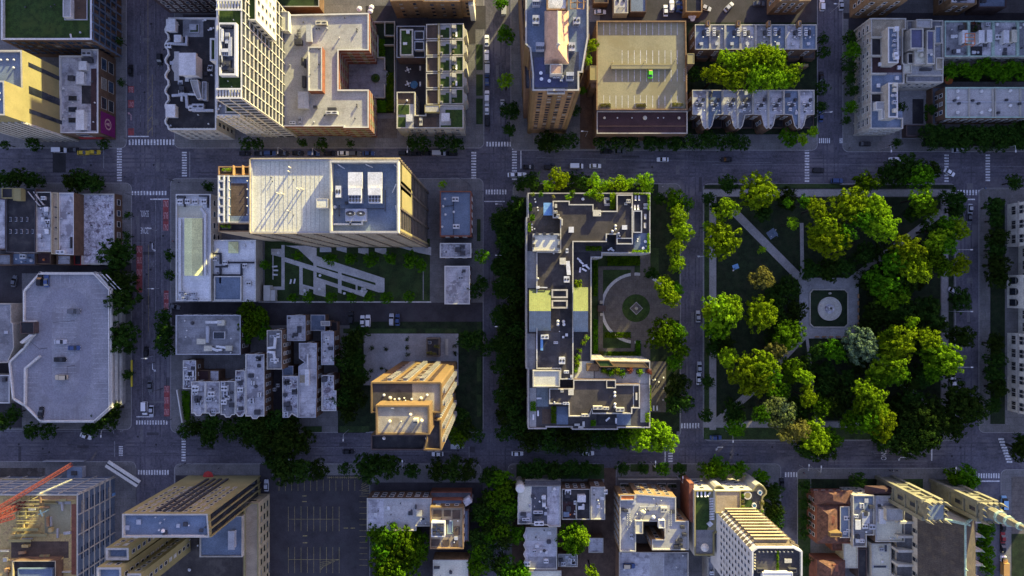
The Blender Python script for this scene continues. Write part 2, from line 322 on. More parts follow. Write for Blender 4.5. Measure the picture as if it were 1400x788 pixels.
# ------------------------------------------------------------------ ground
def sheet(name,pts,mat,z,kind='structure',parent=None,raw=False):
    m=MB(); m.face([(q[0],q[1],z) for q in (ccw(pts) if raw else ccw([P(x,y,z) for x,y in pts]))]); o=m.build(name,[mat],parent)
    if parent is None: tag(o,kind=kind)
    return o
def arcc(cx,cy,r,a0,a1,n=6): return [(cx+r*math.cos(R(a0+(a1-a0)*i/n)),cy+r*math.sin(R(a0+(a1-a0)*i/n))) for i in range(n+1)]
def rr(x0,y0,x1,y1,r=8): # rounded corners (screen space order)
    return arcc(x1-r,y0+r,r,-90,0)+arcc(x1-r,y1-r,r,0,90)+arcc(x0+r,y1-r,r,90,180)+arcc(x0+r,y0+r,r,180,270)
org(0,0,1)
sheet('ground',[(-1500,-1500),(1500,-1500),(1500,1500),(-1500,1500)],'earth',-.03,raw=True)
road=sheet('road',[(-300,-200),(300,-200),(300,200),(-300,200)],'asphalt',0,raw=True)
BL=[(-260,-260,173,203),(238,-260,662,203),(698,-260,1118,206),(1152,-260,1680,208),(-260,250,180,588),(233,244,661,592),(701,251,931,598),(961,251,1307,603),(1338,257,1680,592),(-260,631,186,1050),(238,634,658,1050),(694,634,826,1050),(842,634,1068,1050),(1090,640,1336,1050),(1368,642,1680,1050)]
for x0,y0,x1,y1 in BL:
    p=[P(x,y,.13) for x,y in rr(x0,y0,x1,y1)]; q=inset(ccw(p),.25); m=MB(); w=ccw(p); n=len(w)
    for i in range(n):
        j=(i+1)%n; a,e,f,g=w[i],w[j],q[j],q[i]; m.face([(a.x,a.y,0),(e.x,e.y,0),(e.x,e.y,.13),(a.x,a.y,.13)],1); m.face([(a.x,a.y,.13),(e.x,e.y,.13),(f.x,f.y,.13),(g.x,g.y,.13)],1)
    m.face([(a.x,a.y,.13) for a in q],0); tag(m.build('pavement',['pavement','kerb']),kind='structure')
def strip(a,b,w,mat,z,name='path'):
    a,b=Vector(a),Vector(b); d=(b-a).normalized(); n=Vector((-d.y,d.x))*w/2; return sheet(name,[a+n,b+n,b-n,a-n],mat,z)
LZ=.138
# lawns, alleys, yards (photo pixels)
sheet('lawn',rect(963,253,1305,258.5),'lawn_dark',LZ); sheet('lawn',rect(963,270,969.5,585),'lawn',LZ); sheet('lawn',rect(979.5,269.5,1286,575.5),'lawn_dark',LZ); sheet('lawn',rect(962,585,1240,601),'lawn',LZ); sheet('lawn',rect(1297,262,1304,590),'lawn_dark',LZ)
Z2=.15
for a,b,w in [((962,264),(1305,264),9),((974.5,262),(974.5,588),9),((1291.5,262),(1291.5,592),8.5),((962,581),(1296,581),7.5),((998,284),(1098,385),11),((1288,290),(1160,386),10),((1096,305),(1097,380),5),((980,577),(1030,534),10),((1030,534),(1100,460),8),((1162,458),(1285,572),9),((1103,460),(1112,530),4),((1112,530),(1116,580),4)]: strip(a,b,w,'plaza',Z2,'path'); Z2+=.004
sheet('plaza',[(1093,380),(1174,380),(1174,463),(1093,463)],'plaza',Z2+.004)
# alleys and yards
ZI=0
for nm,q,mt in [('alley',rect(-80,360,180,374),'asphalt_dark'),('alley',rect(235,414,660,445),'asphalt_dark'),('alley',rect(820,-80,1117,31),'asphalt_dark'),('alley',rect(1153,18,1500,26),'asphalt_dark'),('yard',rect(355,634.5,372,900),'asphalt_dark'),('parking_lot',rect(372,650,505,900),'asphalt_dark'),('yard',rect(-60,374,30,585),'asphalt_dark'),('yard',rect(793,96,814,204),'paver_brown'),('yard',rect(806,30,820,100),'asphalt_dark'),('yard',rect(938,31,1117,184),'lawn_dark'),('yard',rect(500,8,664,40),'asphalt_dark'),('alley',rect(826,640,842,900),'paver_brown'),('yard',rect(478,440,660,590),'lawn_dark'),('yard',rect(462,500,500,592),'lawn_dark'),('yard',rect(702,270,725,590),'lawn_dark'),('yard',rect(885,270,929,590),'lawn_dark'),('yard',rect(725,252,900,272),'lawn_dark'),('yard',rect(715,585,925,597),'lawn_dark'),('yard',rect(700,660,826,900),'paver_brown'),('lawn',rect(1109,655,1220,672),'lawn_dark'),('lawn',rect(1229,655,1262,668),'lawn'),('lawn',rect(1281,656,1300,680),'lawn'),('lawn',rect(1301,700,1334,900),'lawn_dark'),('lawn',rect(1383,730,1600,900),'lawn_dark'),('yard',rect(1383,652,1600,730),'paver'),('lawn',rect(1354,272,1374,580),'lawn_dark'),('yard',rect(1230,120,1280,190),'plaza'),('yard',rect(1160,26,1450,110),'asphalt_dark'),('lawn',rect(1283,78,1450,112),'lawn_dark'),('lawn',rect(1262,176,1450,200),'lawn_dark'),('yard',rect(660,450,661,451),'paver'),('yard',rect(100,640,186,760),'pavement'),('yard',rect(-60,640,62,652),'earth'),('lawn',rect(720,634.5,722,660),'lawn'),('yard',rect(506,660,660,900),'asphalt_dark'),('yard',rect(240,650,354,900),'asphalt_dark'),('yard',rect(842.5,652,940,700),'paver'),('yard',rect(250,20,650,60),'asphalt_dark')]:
    if mt=='paver' and q[0]==(660,450): continue
    ZI+=.0015; sheet(nm,q,mt,LZ+.004+ZI if nm!='lawn' else LZ+.012+ZI)
for x0,y0,x1,y1 in [(651,61,660,96),(651,102,660,131),(651,135,660,170),(1091,655,1108,900),(862,634.8,887,645),(892,634.8,914,645),(920,634.8,939,645),(1053,251.5,1148,257),(652,300,657,330),(652,440,658,470),(652,488,658,522),(652,540,658,570),(464,583,505,591),(415,583,440,591),(706,634.8,826,655)]: sheet('lawn',rect(x0,y0,x1,y1),'lawn',LZ+.10)
# tower garden: lawn with a lattice of pale paths
k7=245/1400; org(355,330,k7); sheet('lawn',rect(40,-20,1330,470),'lawn',LZ+.108)
zz=LZ+.112
for q in [[(170,30),(195,30),(195,380),(170,380)],[(90,60),(170,60),(170,125),(90,105)],[(100,105),(108,105),(108,300),(100,300)],[(60,355),(170,355),(170,380),(60,380)],[(195,125),(975,365),(975,400),(930,400),(195,160)],[(425,110),(640,180),(975,290),(975,365),(905,345),(905,325),(425,185)],[(310,180),(336,190),(336,340),(310,340)],[(420,40),(445,40),(445,420),(420,410)],[(310,330),(425,360),(425,380),(385,370),(385,400),(360,430),(310,415)],[(440,280),(750,382),(845,385),(815,435),(440,310)],[(612,235),(640,235),(640,410),(612,400)],[(445,310),(515,330),(515,435),(445,420)],[(750,320),(765,320),(765,400),(750,400)],[(200,35),(440,35),(440,190),(300,60)],[(470,45),(560,45),(560,85),(470,85)],[(600,45),(680,45),(680,90),(600,70)],[(770,55),(850,55),(850,110),(770,90)],[(900,55),(990,55),(990,110),(900,80)],[(1080,45),(1340,45),(1340,110),(1240,90)],[(-10,470),(1340,470),(1340,480),(-10,480)]]:
    sheet('path',q,'path_white',zz); zz+=.0035
sheet('yard',rect(1275,170,1281,460),'plaza',zz)
# plaza of the orange tower
org(350,400); sheet('plaza',rect(580,222,1090,500),'plaza',LZ+.105); sheet('lawn',rect(470,195,865,220),'lawn',LZ+.106); sheet('lawn',rect(912,195,1085,220),'lawn',LZ+.106)
# forecourt drive of the terrace block
org(700,400); sheet('yard',rect(425,-240,790,370),'lawn',LZ+.11); sheet('drive',arcc(668,85,192,0,360,40),'path_white',LZ+.114); sheet('drive',arcc(668,85,176,0,360,40),'paver',LZ+.118); sheet('lawn',arcc(668,85,75,0,360,28),'sedum',LZ+.126)
for q in [rect(690,-230,745,-60),rect(695,225,745,365),rect(465,-140,660,-122),rect(640,-140,660,-80),rect(465,-140,490,330),rect(480,300,660,318),rect(640,230,660,318),rect(745,20,860,140)]: sheet('path',q,'paver',zz+.02); zz+=.0035
sheet('drive',rect(820,30,905,150),'paver',LZ+.122); sheet('yard',rect(748,372,830,645),'paver',LZ+.13)
# courtyard of the brick U block
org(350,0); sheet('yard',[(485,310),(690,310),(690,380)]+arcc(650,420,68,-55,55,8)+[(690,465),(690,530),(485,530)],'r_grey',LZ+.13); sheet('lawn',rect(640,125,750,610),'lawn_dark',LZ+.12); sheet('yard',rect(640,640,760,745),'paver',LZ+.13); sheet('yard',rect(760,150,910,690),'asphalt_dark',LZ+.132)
# ------------------------------------------------------------------ road paint (parts of the road)
def bars(x0,y0,x1,y1,n,horiz,mat='paint',fr=.55):
    m=MB()
    for i in range(n):
        t=(i+.5)/n
        if horiz: a,b,c,d=x0,y0+(y1-y0)*(t-fr/2/n),x1,y0+(y1-y0)*(t+fr/2/n)
        else: a,b,c,d=x0+(x1-x0)*(t-fr/2/n),y0,x0+(x1-x0)*(t+fr/2/n),y1
        m.face([(q.x,q.y,.006) for q in ccw([P(u,v) for u,v in rect(a,b,c,d)])])
    m.build('crosswalk',[mat],road)
def line(x0,y0,x1,y1,w=.15,mat='paint_faint',dash=None,name='lane_line',z=.005,par=None):
    a,b=P(x0,y0),P(x1,y1); d=(b-a); L=d.length; d/=L; n=Vector((-d.y,d.x,0))*w/2; m=MB(); t=0
    while t<L:
        e=min(L,t+(dash or L)); m.face([(q.x,q.y,z) for q in (a+d*t+n*-1,a+d*e-n,a+d*e+n,a+d*t+n)]); t=e+(dash or 0)*1.6
    return m.build(name,[mat],par or road)
def text(s,x,y,hgt,wid,rot,mat,z=.012,parent=None,name='lettering'):
    c=D.curves.new(name,'FONT'); c.body=s; c.align_x='CENTER'; c.align_y='CENTER'; c.size=1; c.materials.append(MT[mat]); o=D.objects.new(name,c); C.objects.link(o)
    q=P(x,y,z); par=parent or road; o.parent=par; o.location=q-par.location; o.rotation_euler=(0,0,R(rot)); o.scale=(wid/len(s)/.62,hgt/.72,1)
org(0,0)
bars(690,752,942,782,15,False); org(0,200); bars(630,8,656,192,13,True); bars(980,28,1006,166,10,True); bars(705,242,900,264,12,False)
line(810,286,910,286,.5,'paint'); line(838,290,838,900,.18); line(872,290,872,790,.18); line(558,0,558,120,.4); line(1022,30,1022,168,.4); line(770,560,770,790,.15); line(800,530,800,1000,.14,'paint_yellow'); line(800,520,720,520,.1)
org(0,0); line(690,736,802,736,.45,'paint'); line(757,-20,757,735,.15,dash=3); line(797,-20,797,735,.15,'paint_yellow'); line(820,400,820,735,.15,'paint_yellow'); line(722,-20,722,735,.12)
for y in (520,580,640,700): line(798,y+15,818,y-10,.2,'paint_yellow')
line(835,-20,835,735,.12,dash=2.)
org(0,400); bars(730,690,905,712,12,False); line(735,670,825,670,.45,'paint'); line(767,-20,767,665,.15); line(806,-20,806,665,.14,dash=3); line(830,300,830,660,.14); line(905,-20,905,660,.14)
line(0,748,615,748,.2); line(612,715,612,760,.3); line(650,640,650,745,.3,'paint_yellow')
org(0,588); bars(640,85,662,142,5,True); bars(978,40,1000,172,9,True); bars(740,216,912,242,12,False); line(617,60,617,145,.35); line(655,0,655,12,1.2)
org(350,0); bars(1238,765,1379,790,9,False); org(350,200); bars(1160,28,1186,196,11,True); bars(1234,234,1352,260,8,False); line(1230,298,1340,298,.4,'paint')
org(700,200); bars(0,8,26,185,12,True); line(48,25,48,120,.4,'paint'); line(130,62,1400,90,.13)
org(1050,0); bars(272,745,336,772,6,False); bars(384,745,412,772,3,False); org(1050,200); bars(198,14,222,196,12,True); bars(950,42,973,196,10,True); bars(1172,42,1196,192,10,True); bars(1000,236,1162,264,10,False); line(1065,287,1115,287,.5,'paint')
line(-300,100,930,100,.13); line(1210,110,1400,110,.13)
org(700,400); bars(908,704,1012,732,7,False)
org(700,588); bars(842,120,866,176,4,True); line(825,100,825,175,.4,'paint'); line(1120,50,1420,50,.15); line(1120,70,1420,70,.15)
org(1050,588); bars(88,228,162,254,5,False); bars(-10,224,42,246,3,False); bars(1130,234,1250,260,9,False); line(1130,276,1250,276,.5,'paint'); line(882,90,882,165,.5,'paint'); line(570,127,880,127,.16); line(0,72,130,72,.15); line(330,168,860,168,.15); line(330,185,830,185,.13)
m=MB()
for i in range(9):
    t=i/8; x=1255+t*45; y=50+t*122; m.face([(q.x,q.y,.006) for q in ccw([P(u,v) for u,v in ((x-14,y-5),(x+16,y-5),(x+16,y+5),(x-14,y+5))])])
m.build('crosswalk',['paint'],road)
org(350,588); line(1148,90,1148,150,.35); line(280,95,620,95,.13); line(620,115,1140,118,.13)
rgp=random.Random(11); org(0,0,1); ZT=.0004
def track(x0,y0,x1,y1,mt):
    global ZT
    ZT+=.00003; m=MB(); m.face([(q.x,q.y,ZT) for q in ccw([P(u,v) for u,v in rect(x0,y0,x1,y1)])]); m.build('wheel_track',[mt],road)
for x,w_,mt in((184,3,'wheel_pale'),(191,2.2,'wheel_track'),(197,2,'wheel_track'),(206,4,'wheel_pale'),(212,2,'wheel_track'),(218,2,'wheel_track'),(224,4,'wheel_pale')): track(x,-50,x+w_,900,mt)
for y,w_,mt in((209,3,'wheel_pale'),(216,2,'wheel_track'),(221,2,'wheel_track'),(228,3,'wheel_pale'),(235,2,'wheel_track'),(240,2,'wheel_track'),(598,3,'wheel_pale'),(605,2,'wheel_track'),(610,2,'wheel_track'),(616,3,'wheel_pale'),(622,2,'wheel_track')): track(-50,y,1450,y+w_,mt)
for x in(668,674,684,690,936,941,950,955,1125,1130,1140,1145,1313,1318,1327): track(x,-50,x+1.8,900,'wheel_track')
for i in range(46):
    t=rgp.random()
    if t<.3: x,y=rgp.uniform(182,228),rgp.uniform(10,640)
    elif t<.6: x,y=rgp.uniform(10,1390),rgp.uniform(210,246)
    elif t<.85: x,y=rgp.uniform(10,1390),rgp.uniform(596,628)
    else: x,y=rgp.choice((678,945,1132,1322)),rgp.uniform(20,570)
    w_,h_=rgp.choice(((10,5),(16,4),(5,12),(4,20),(8,8),(24,3)))
    m=MB(); m.face([(q.x,q.y,.0015+.00004*i) for q in ccw([P(u,v) for u,v in rect(x,y,x+w_,y+h_)])]); m.build('road_patch',[rgp.choice(('patch_new','patch_old','patch_old'))],road)
m=MB(); m.face([(q.x,q.y,.0035) for q in ccw([P(u,v) for u,v in rect(72,203,90,236)])]); m.build('road_patch',['tar'],road)
for i in range(34):
    x,y=rgp.choice(((rgp.uniform(185,225),rgp.uniform(5,640)),(rgp.uniform(10,1390),rgp.uniform(212,244)),(rgp.uniform(10,1390),rgp.uniform(600,626))))
    q=P(x,y); m=MB(); m.cyl((q.x,q.y,.0),.42,.42,.0045,10); m.build('manhole_cover',['tar'],road)
for i in range(22):
    x,y=rgp.uniform(20,1380),rgp.choice((rgp.uniform(210,246),rgp.uniform(598,626))); x1=x+rgp.uniform(10,50); m=MB(); pts=[P(x+(x1-x)*k/6,y+rgp.uniform(-.8,.8)) for k in range(7)]
    for a,b in zip(pts,pts[1:]): m.face([(a.x,a.y-.06,.0042),(b.x,b.y-.06,.0042),(b.x,b.y+.06,.0042),(a.x,a.y+.06,.0042)])
    m.build('tar_seam',['tar'],road)
# red bus lane panels with lettering
def buspanel(x0,y0,x1,y1): sheet('bus_lane',rect(x0,y0,x1,y1),'paint_red',.007,parent=road)
org(0,200); buspanel(878,288,908,455); buspanel(735,537,767,788)
for x,y,s in [(893,310,'ONLY'),(893,372,'BUS'),(893,436,'ONLY'),(751,560,'ONLY'),(751,617,'BUS'),(751,682,'ONLY')]: text(s,x,y,2.6,1.9,180 if x>800 else 0,'paint_pink')
text('SCHOOL',779,362,2.6,3.0,180,'paint'); text('ZONE',779,453,2.6,2.9,180,'paint'); text('ONLY',818,634,2.3,1.8,180,'paint_faint')
org(0,0); 
for y0,y1 in ((465,500),(540,582),(692,730)): buspanel(690,y0,722,y1)
text('BUS',706,483,2.2,1.8,180,'paint_pink'); text('ONLY',706,561,2.2,1.8,180,'paint_pink')
org(0,400); buspanel(882,-10,908,95); buspanel(884,503,914,668)
for y,s in ((18,'BUS'),(72,'ONLY'),(520,'ONLY'),(580,'BUS'),(642,'ONLY')): text(s,896,y,2.6,1.8,180,'paint_pink')
def arrow(x,y,L,rot,turn,mat='paint'):
    m=MB(); a=R(rot); cs,sn=math.cos(a),math.sin(a); q0=P(x,y)
    def tr(p): return [(q0.x+u*cs-v*sn,q0.y+u*sn+v*cs,.011) for u,v in p]
    m.face(tr([(-.15,-L/2),(.15,-L/2),(.15,L/5),(-.15,L/5)])); 
    if turn: m.face(tr([(-.15,L/5),(.15,L/5),(-.7,L/2.4),(-.9,L/3.2)])); m.face(tr([(-1.4,L/2.1),(-.5,L/2),(-1,L/5)]))
    else: m.face(tr([(-.6,L/5),(.6,L/5),(0,L/2)]))
    m.build('arrow',[mat],road)
org(0,200); arrow(820,545,3.2,180,True); org(0,400); arrow(822,405,3.2,180,True); org(0,0); arrow(706,628,3.2,0,True,'paint_pink'); org(700,588); arrow(1117,93,3,90,True); org(1050,588); arrow(722,148,3,90,True); text('ONLY',625,130,2.2,4.5,90,'paint')
# surface parking lot lines
lot=[o for o in D.objects if o.name.startswith('parking_lot')][0]
org(350,588)
def pl(a,b,c,d,mt='paint_yellow',w=.14): line(a,b,c,d,w,mt,name='bay_line',z=.19,par=lot)
for i in range(15):
    if 125+34*i<560: pl(125+34*i,268,125+34*i,328)
for y0,y1,ym in ((412,545,480),(630,770,697)):
    pl(175,ym,450,ym)
    for i in range(9): pl(175+34.2*i,y0,175+34.2*i,y1)
for i in range(14): pl(558,325+31*i,600,325+31*i)
pl(385,255,566,255)
for i in range(18): pl(388+10*i,248,388+10*i,262)
for i in range(6): pl(568,290+10*i+5,600+4*i,270+14*i)
for i in range(5): pl(345,757-11*i,365+20*i,735-9*i)
for x,y in ((262,355),(262,385),(485,528),(522,528),(265,570),(265,607)): pl(x-12,y,x+12,y,w=.35)
# ------------------------------------------------------------------ trees
def crownmesh(r,n,seed,leaf=.5):
    rg=random.Random(seed); m=MB(); lobes=[]
    k=5+int(r*1.6)
    for i in range(k):
        a=6.2832*(i/k*1.618*k%1); rad=r*.62*math.sqrt(rg.uniform(.15,1)); lobes.append(Vector((rad*math.cos(a),rad*math.sin(a),rg.uniform(-.15,.5)*r-(rad/r)**2*r*.35)))
    lobes.append(Vector((0,0,r*.45)))
    cl=[]
    for lc in lobes:
        lr=r*rg.uniform(.36,.5)
        for _ in range(int(9+r*1.5)):
            d=Vector((rg.gauss(0,1),rg.gauss(0,1),rg.gauss(.25,.9))).normalized(); cl.append((lc+d*lr*rg.uniform(.75,1.08),d))
    per=max(4,n//len(cl))
    for c,d in cl:
        if rg.random()<.17: continue
        cr=rg.uniform(.5,.85)*min(1.0,.4+r*.11)
        for _ in range(per):
            u=Vector((rg.gauss(0,1),rg.gauss(0,1),rg.gauss(0,1))).normalized(); p=c+u*cr*rg.uniform(.5,1.1)
            nn=(u*.8+d*.5+Vector((rg.gauss(0,.4),rg.gauss(0,.4),rg.gauss(.05,.4)))).normalized(); t=nn.orthogonal().normalized(); t=(t*math.cos(rg.random()*6.28)+nn.cross(t)*math.sin(rg.random()*6.28)); w=nn.cross(t); s=leaf*rg.uniform(.6,1.25)/2
            m.face([p+t*s,p+w*s*.7,p-t*s,p-w*s*.7])
    return m
def trunkmesh(r,h,seed):
    rg=random.Random(seed); m=MB(); t=.07*r+.06; z=h*.42; m.tube((0,0,0),(0,0,z),t*1.25,t*.8,7)
    for i in range(4):
        a=1.57*i+rg.uniform(-.5,.5); e=(math.cos(a)*r*.45,math.sin(a)*r*.45,h*.72+rg.uniform(-.1,.1)*h); m.tube((0,0,z*rg.uniform(.8,1)),e,t*.6,t*.2,5)
    m.tube((0,0,z),(0,0,h*.85),t*.75,t*.2,5); return m.mesh('trunk',['bark'])
CR={}
SZ=((1.3,260,.36),(2.4,1200,.44),(4.0,3600,.52),(6.2,8000,.6))
for si,(r_,n_,l_) in enumerate(SZ):
    for v in range(4 if si<3 else 5): CR[(si,v)]=crownmesh(r_,n_,31*si+v,l_)
CMM={}
def crown(si,v,col):
    k=(si,v,col)
    if k not in CMM: CMM[k]=CR[(si,v)].mesh('crown',['leaf_'+col])
    return CMM[k]
TKM={}
TC=0
TREES=[]
def tree(x,y,r,label,group,col='g',h=None,z0=.13,px=True,cat='tree',name='tree'):
    global TC
    TC+=1; rg=random.Random(TC*17)
    k=pxm(10); rm=r*k if px else r
    h=h or min(13,3.6+rm*1.55); si=0 if rm<1.8 else 1 if rm<3.1 else 2 if rm<5.0 else 3; sr=SZ[si][0]; sc=rm/sr*(1.33 if si==3 else 1.16)
    cz=max(z0+rm*.55,z0+h-rm*.85); q=P(x,y,cz)
    v=rg.randrange(4 if si<3 else 5); a1,a2,a3=rg.uniform(0,6.28),rg.uniform(.85,1.0),rg.uniform(0,6.28)
    rec=(rm,q,z0,cz,si,v,sc,a1,a2,a3,col,label,group,cat,name,sr)
    if name=='tree': TREES.append(rec)
    else: grow(rec)
def grow(rec):
    rm,q,z0,cz,si,v,sc,a1,a2,a3,col,label,group,cat,name,sr=rec
    t=empty(name,(q.x,q.y,z0)); tag(t,label,cat,group)
    ax=.84+.32*((a3*7.3)%1); place('crown',crown(si,v,col),(q.x,q.y,cz),t,a1,(sc*ax,sc/ax**.6,sc*a2)); tk=(si,v)
    if tk not in TKM: TKM[tk]=trunkmesh(sr,sr*2.2,si*9+v)
    place('trunk',TKM[tk],(q.x,q.y,z0),t,a3,(sc,sc,(cz-z0+rm*.3)/(sr*2.2*.85)))
def plant_all(keep=292):
    L=sorted(TREES,key=lambda r:-r[0]*(1.6 if r[10] in 'ytlb' else 1)*(1 if abs(r[1].x)<205 and abs(r[1].y)<115 else .4))
    for r in L[:keep]: grow(r)
    m=MB(); mats=[]
    for r in L[keep:]:
        rm,q,z0,cz,si,v,sc,a1,a2,a3,col=r[:11]; lm='leaf_'+col
        for x in(lm,'bark'):
            if x not in mats: mats.append(x)
        cs,sn=math.cos(a1),math.sin(a1); src=CR[(si,v)]; n=len(m.v); m.v+=[(q.x+(x*cs-y*sn)*sc,q.y+(x*sn+y*cs)*sc,cz+z*sc*a2) for x,y,z in src.v]; m.f+=[tuple(i+n for i in f) for f in src.f]; m.m+=[mats.index(lm)]*len(src.f); m.tube((q.x,q.y,z0),(q.x,q.y,cz),.07*rm+.06,.04*rm,6,mats.index('bark'))
    if m.v: tag(m.build('small_trees',mats),'the remaining small dark trees tucked along kerbs and yards','trees',kind='stuff')
TONE={'g':'green','d':'dark green','y':'yellow-green','t':'tan-leaved','b':'blue-grey','l':'pale green','r':'reddish'}
def trees(where,group,lst,h=None,col='g',kind='tree',z0=.13):
    for i,t in enumerate(lst):
        x,y,r=t[:3]; c=t[3] if len(t)>3 and t[3] else col; hh=t[4] if len(t)>4 else h; rm=r*pxm(10)
        sz='small' if rm<2.2 else 'medium' if rm<4.2 else 'broad'
        lab=f"{sz} {TONE[c]} {kind}, {od(i)} {where}" if len(lst)>1 else f"{sz} {TONE[c]} {kind} {where}"
        tree(x,y,r,lab,group,c,hh,z0,name='tree' if kind=='tree' else 'shrub',cat='tree' if kind=='tree' else 'shrub')
org(350,0)
trees('from left on the main street kerb below the U block','street trees',[(-50,775,35),(10,778,32),(250,772,28),(355,778,32),(508,772,25)],col='d')
trees('from left on the main street kerb below the row houses','street trees',[(840,772,40),(900,775,42),(1000,770,40),(1075,778,42)],col='d')
org(0,0)
trees('from top along the left avenue pavement beside the shop block','street trees',[(645,222,22),(655,445,22),(560,778,28)],col='d')
trees('from left on the main street kerb at far left','street trees',[(30,778,28),(185,775,38)],col='d')
org(350,0)
trees('down the middle street above the crossing','street trees',[(1320,20,42,'g'),(1345,190,45,'g',11),(1345,440,40,'y',13),(1370,600,50,'d'),(1365,700,40,'d')],col='d')
org(700,0)
trees('from left on the main street kerb below the brown tower','street trees',[(180,765,55),(255,770,52),(320,758,40)],col='d')
trees('from left on the main street kerb below the parking garage','street trees',[(480,770,38),(560,768,42),(640,772,42),(740,768,46),(805,772,40),(880,768,46),(940,765,42)],col='d')
trees('from left on the main street kerb below the zigzag terrace','street trees',[(1010,770,42),(1065,752,46),(1130,772,38),(1190,765,46),(1245,772,38)],col='d')
trees('from top in the passage between tower and garage','passage trees',[(428,248,36,'y',17),(408,322,30,'y',16),(378,490,26),(335,600,32,'d')])
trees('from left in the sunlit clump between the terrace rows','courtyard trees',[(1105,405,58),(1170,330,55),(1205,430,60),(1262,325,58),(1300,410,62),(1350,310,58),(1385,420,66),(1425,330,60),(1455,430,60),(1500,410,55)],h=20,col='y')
trees('left of the sunlit clump beside the garage','courtyard trees',[(985,400,40,'d')])
org(1050,0)
trees('from left at the zigzag terrace street corner','street trees',[(110,745,48),(180,752,34,'y',13),(240,712,32,'y',12)],col='g')
trees('from top on the left kerb of the upper side street','street trees',[(295,210,28),(298,282,34),(290,475,36),(285,580,34)],col='d')
trees('from top on the right kerb of the upper side street','street trees',[(440,212,40,'d'),(450,280,44,'g',11),(438,358,40,'d'),(440,430,38),(452,490,36),(440,580,40,'g'),(420,650,26,'d')],col='d')
trees('from left beside the pit in the right apartment court','courtyard trees',[(718,580,26),(880,592,30)],col='d')
trees('from left in the row between the two right roofs','courtyard trees',[(975,385,42),(1045,375,42),(1105,395,46),(1160,355,42),(1210,378,44),(1270,400,48),(1312,362,42),(1362,390,46),(1410,370,46)],h=11,col='g')
trees('from left in the upper row before the pale grid roof','street trees',[(855,712,40),(925,722,45),(995,728,45),(1065,715,45),(1140,725,50),(1220,712,46),(1300,722,50),(1370,700,48)],col='d')
trees('from left in the kerb row before the pale grid roof','street trees',[(690,772,28),(880,772,42),(960,778,42),(1050,775,45),(1150,772,45),(1250,778,45),(1345,772,45)],col='d')
org(0,200)
trees('from left on the main street lower kerb at far left','street trees',[(30,180,50),(105,172,55),(180,188,48),(400,195,55),(465,182,58),(520,205,46)],col='d')
trees('down the left avenue pavement beside the pale garage','street trees',[(685,372,24),(685,482,24),(635,585,74),(655,730,62),(595,705,46),(660,825,72),(660,1025,76),(700,1095,32),(690,1230,32),(615,1420,52),(560,1472,60),(505,1520,40)],col='d')
trees('down the left avenue beside the yellow-skylight roof','street trees',[(1122,220,32),(912,590,32),(918,695,28)],col='d')
org(0,400)
trees('from left on the lower street kerb below the pale garage','street trees',[(30,690,50),(80,650,40),(180,742,45),(262,745,42),(470,738,30)],col='d')
trees('from top beside the grey roof on the left avenue','street trees',[(885,128,42),(895,195,50),(882,262,50),(900,312,38)],col='d')
trees('from left in the clump right of the grey roof','yard trees',[(1318,240,42),(1340,110,58),(1352,190,62),(1405,130,55),(1420,210,45)],col='g')
trees('from left on the lower street kerb by the scalloped roofs','street trees',[(1000,745,42),(1062,722,55),(1130,775,52),(1150,708,60),(1258,735,56),(1340,712,60),(1345,785,52),(1420,715,58),(1450,780,55),(1500,690,60),(1570,705,55),(1545,780,55)],col='d')
org(350,400)
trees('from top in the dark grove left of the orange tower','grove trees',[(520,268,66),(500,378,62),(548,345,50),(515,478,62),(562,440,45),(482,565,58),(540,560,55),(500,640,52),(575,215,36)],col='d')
trees('from left along the lower edge of the lattice garden','garden trees',[(200,25,28),(285,28,30),(405,28,30),(515,28,32),(610,22,32),(705,28,32),(825,22,30)],col='g')
org(350,200)
trees('from left along the tower side of the lattice garden','garden trees',[(50,640,30),(225,590,26),(405,605,38),(512,608,36),(620,610,38),(722,605,36),(835,612,42),(895,645,36)],col='g')
trees('from top along the left side of the middle street','street trees',[(1008,205,22,'y',9),(1215,595,38,'g',11),(1222,738,42),(1180,780,40),(1150,1045,56),(1192,1030,40),(1242,1085,42),(1130,1515,54),(1108,1445,44),(1195,1560,36)],col='d')
trees('from top along the right side of the middle street','street trees',[(1345,375,60),(1322,432,48),(1352,485,50),(1362,570,55),(1335,650,58),(1352,740,60),(1310,1058,48),(1342,1128,50),(1362,1090,40),(1352,1270,54),(1345,1360,58),(1350,1450,58),(1345,1540,50),(1320,900,46),(1350,980,52)],col='d')
org(700,200)
trees('from left along the main street before the terrace block','street trees',[(55,205,44,'d',8),(110,185,46,'d',9),(200,212,34,'y',13.5),(252,178,52,'y',14.5),(312,175,38,'d'),(378,190,46,'d',10),(447,192,40,'y',13.5),(500,216,30,'y',12),(575,203,44,'y',14),(638,196,32,'y',12.5),(712,198,48,'y',14)],col='g')
trees('down the park-side street beside the terrace block','street trees',[(795,285,38,'d'),(868,285,52,'g',11),(935,315,40,'g',9),(898,378,48,'y',14),(908,458,58,'y',14.5),(882,540,50,'y',14.5),(885,638,46,'y',14),(748,690,40,'d'),(818,762,56,'y',15),(880,775,44,'g',13),(850,818,52,'y',15),(815,1015,78,'g',14.5),(880,1000,58,'g',13),(905,1090,52,'g',13),(875,1165,46,'g',12),(895,1285,60,'d',11),(930,1375,50,'d',10),(870,1390,52,'d',10)],col='g')
org(700,588)
trees('from left under the terrace block on the lower street','street trees',[(60,25,52),(115,60,62),(200,55,66),(290,60,66),(375,55,66),(455,40,52),(530,45,56),(600,40,54,'g'),(700,50,64,'y',15),(800,38,78,'y',15.5)],col='d')
trees('from left on the lower street kerb by the turret house','street trees',[(75,215,48),(145,205,50),(225,215,52),(308,208,48),(390,208,46),(450,212,34)],col='d')
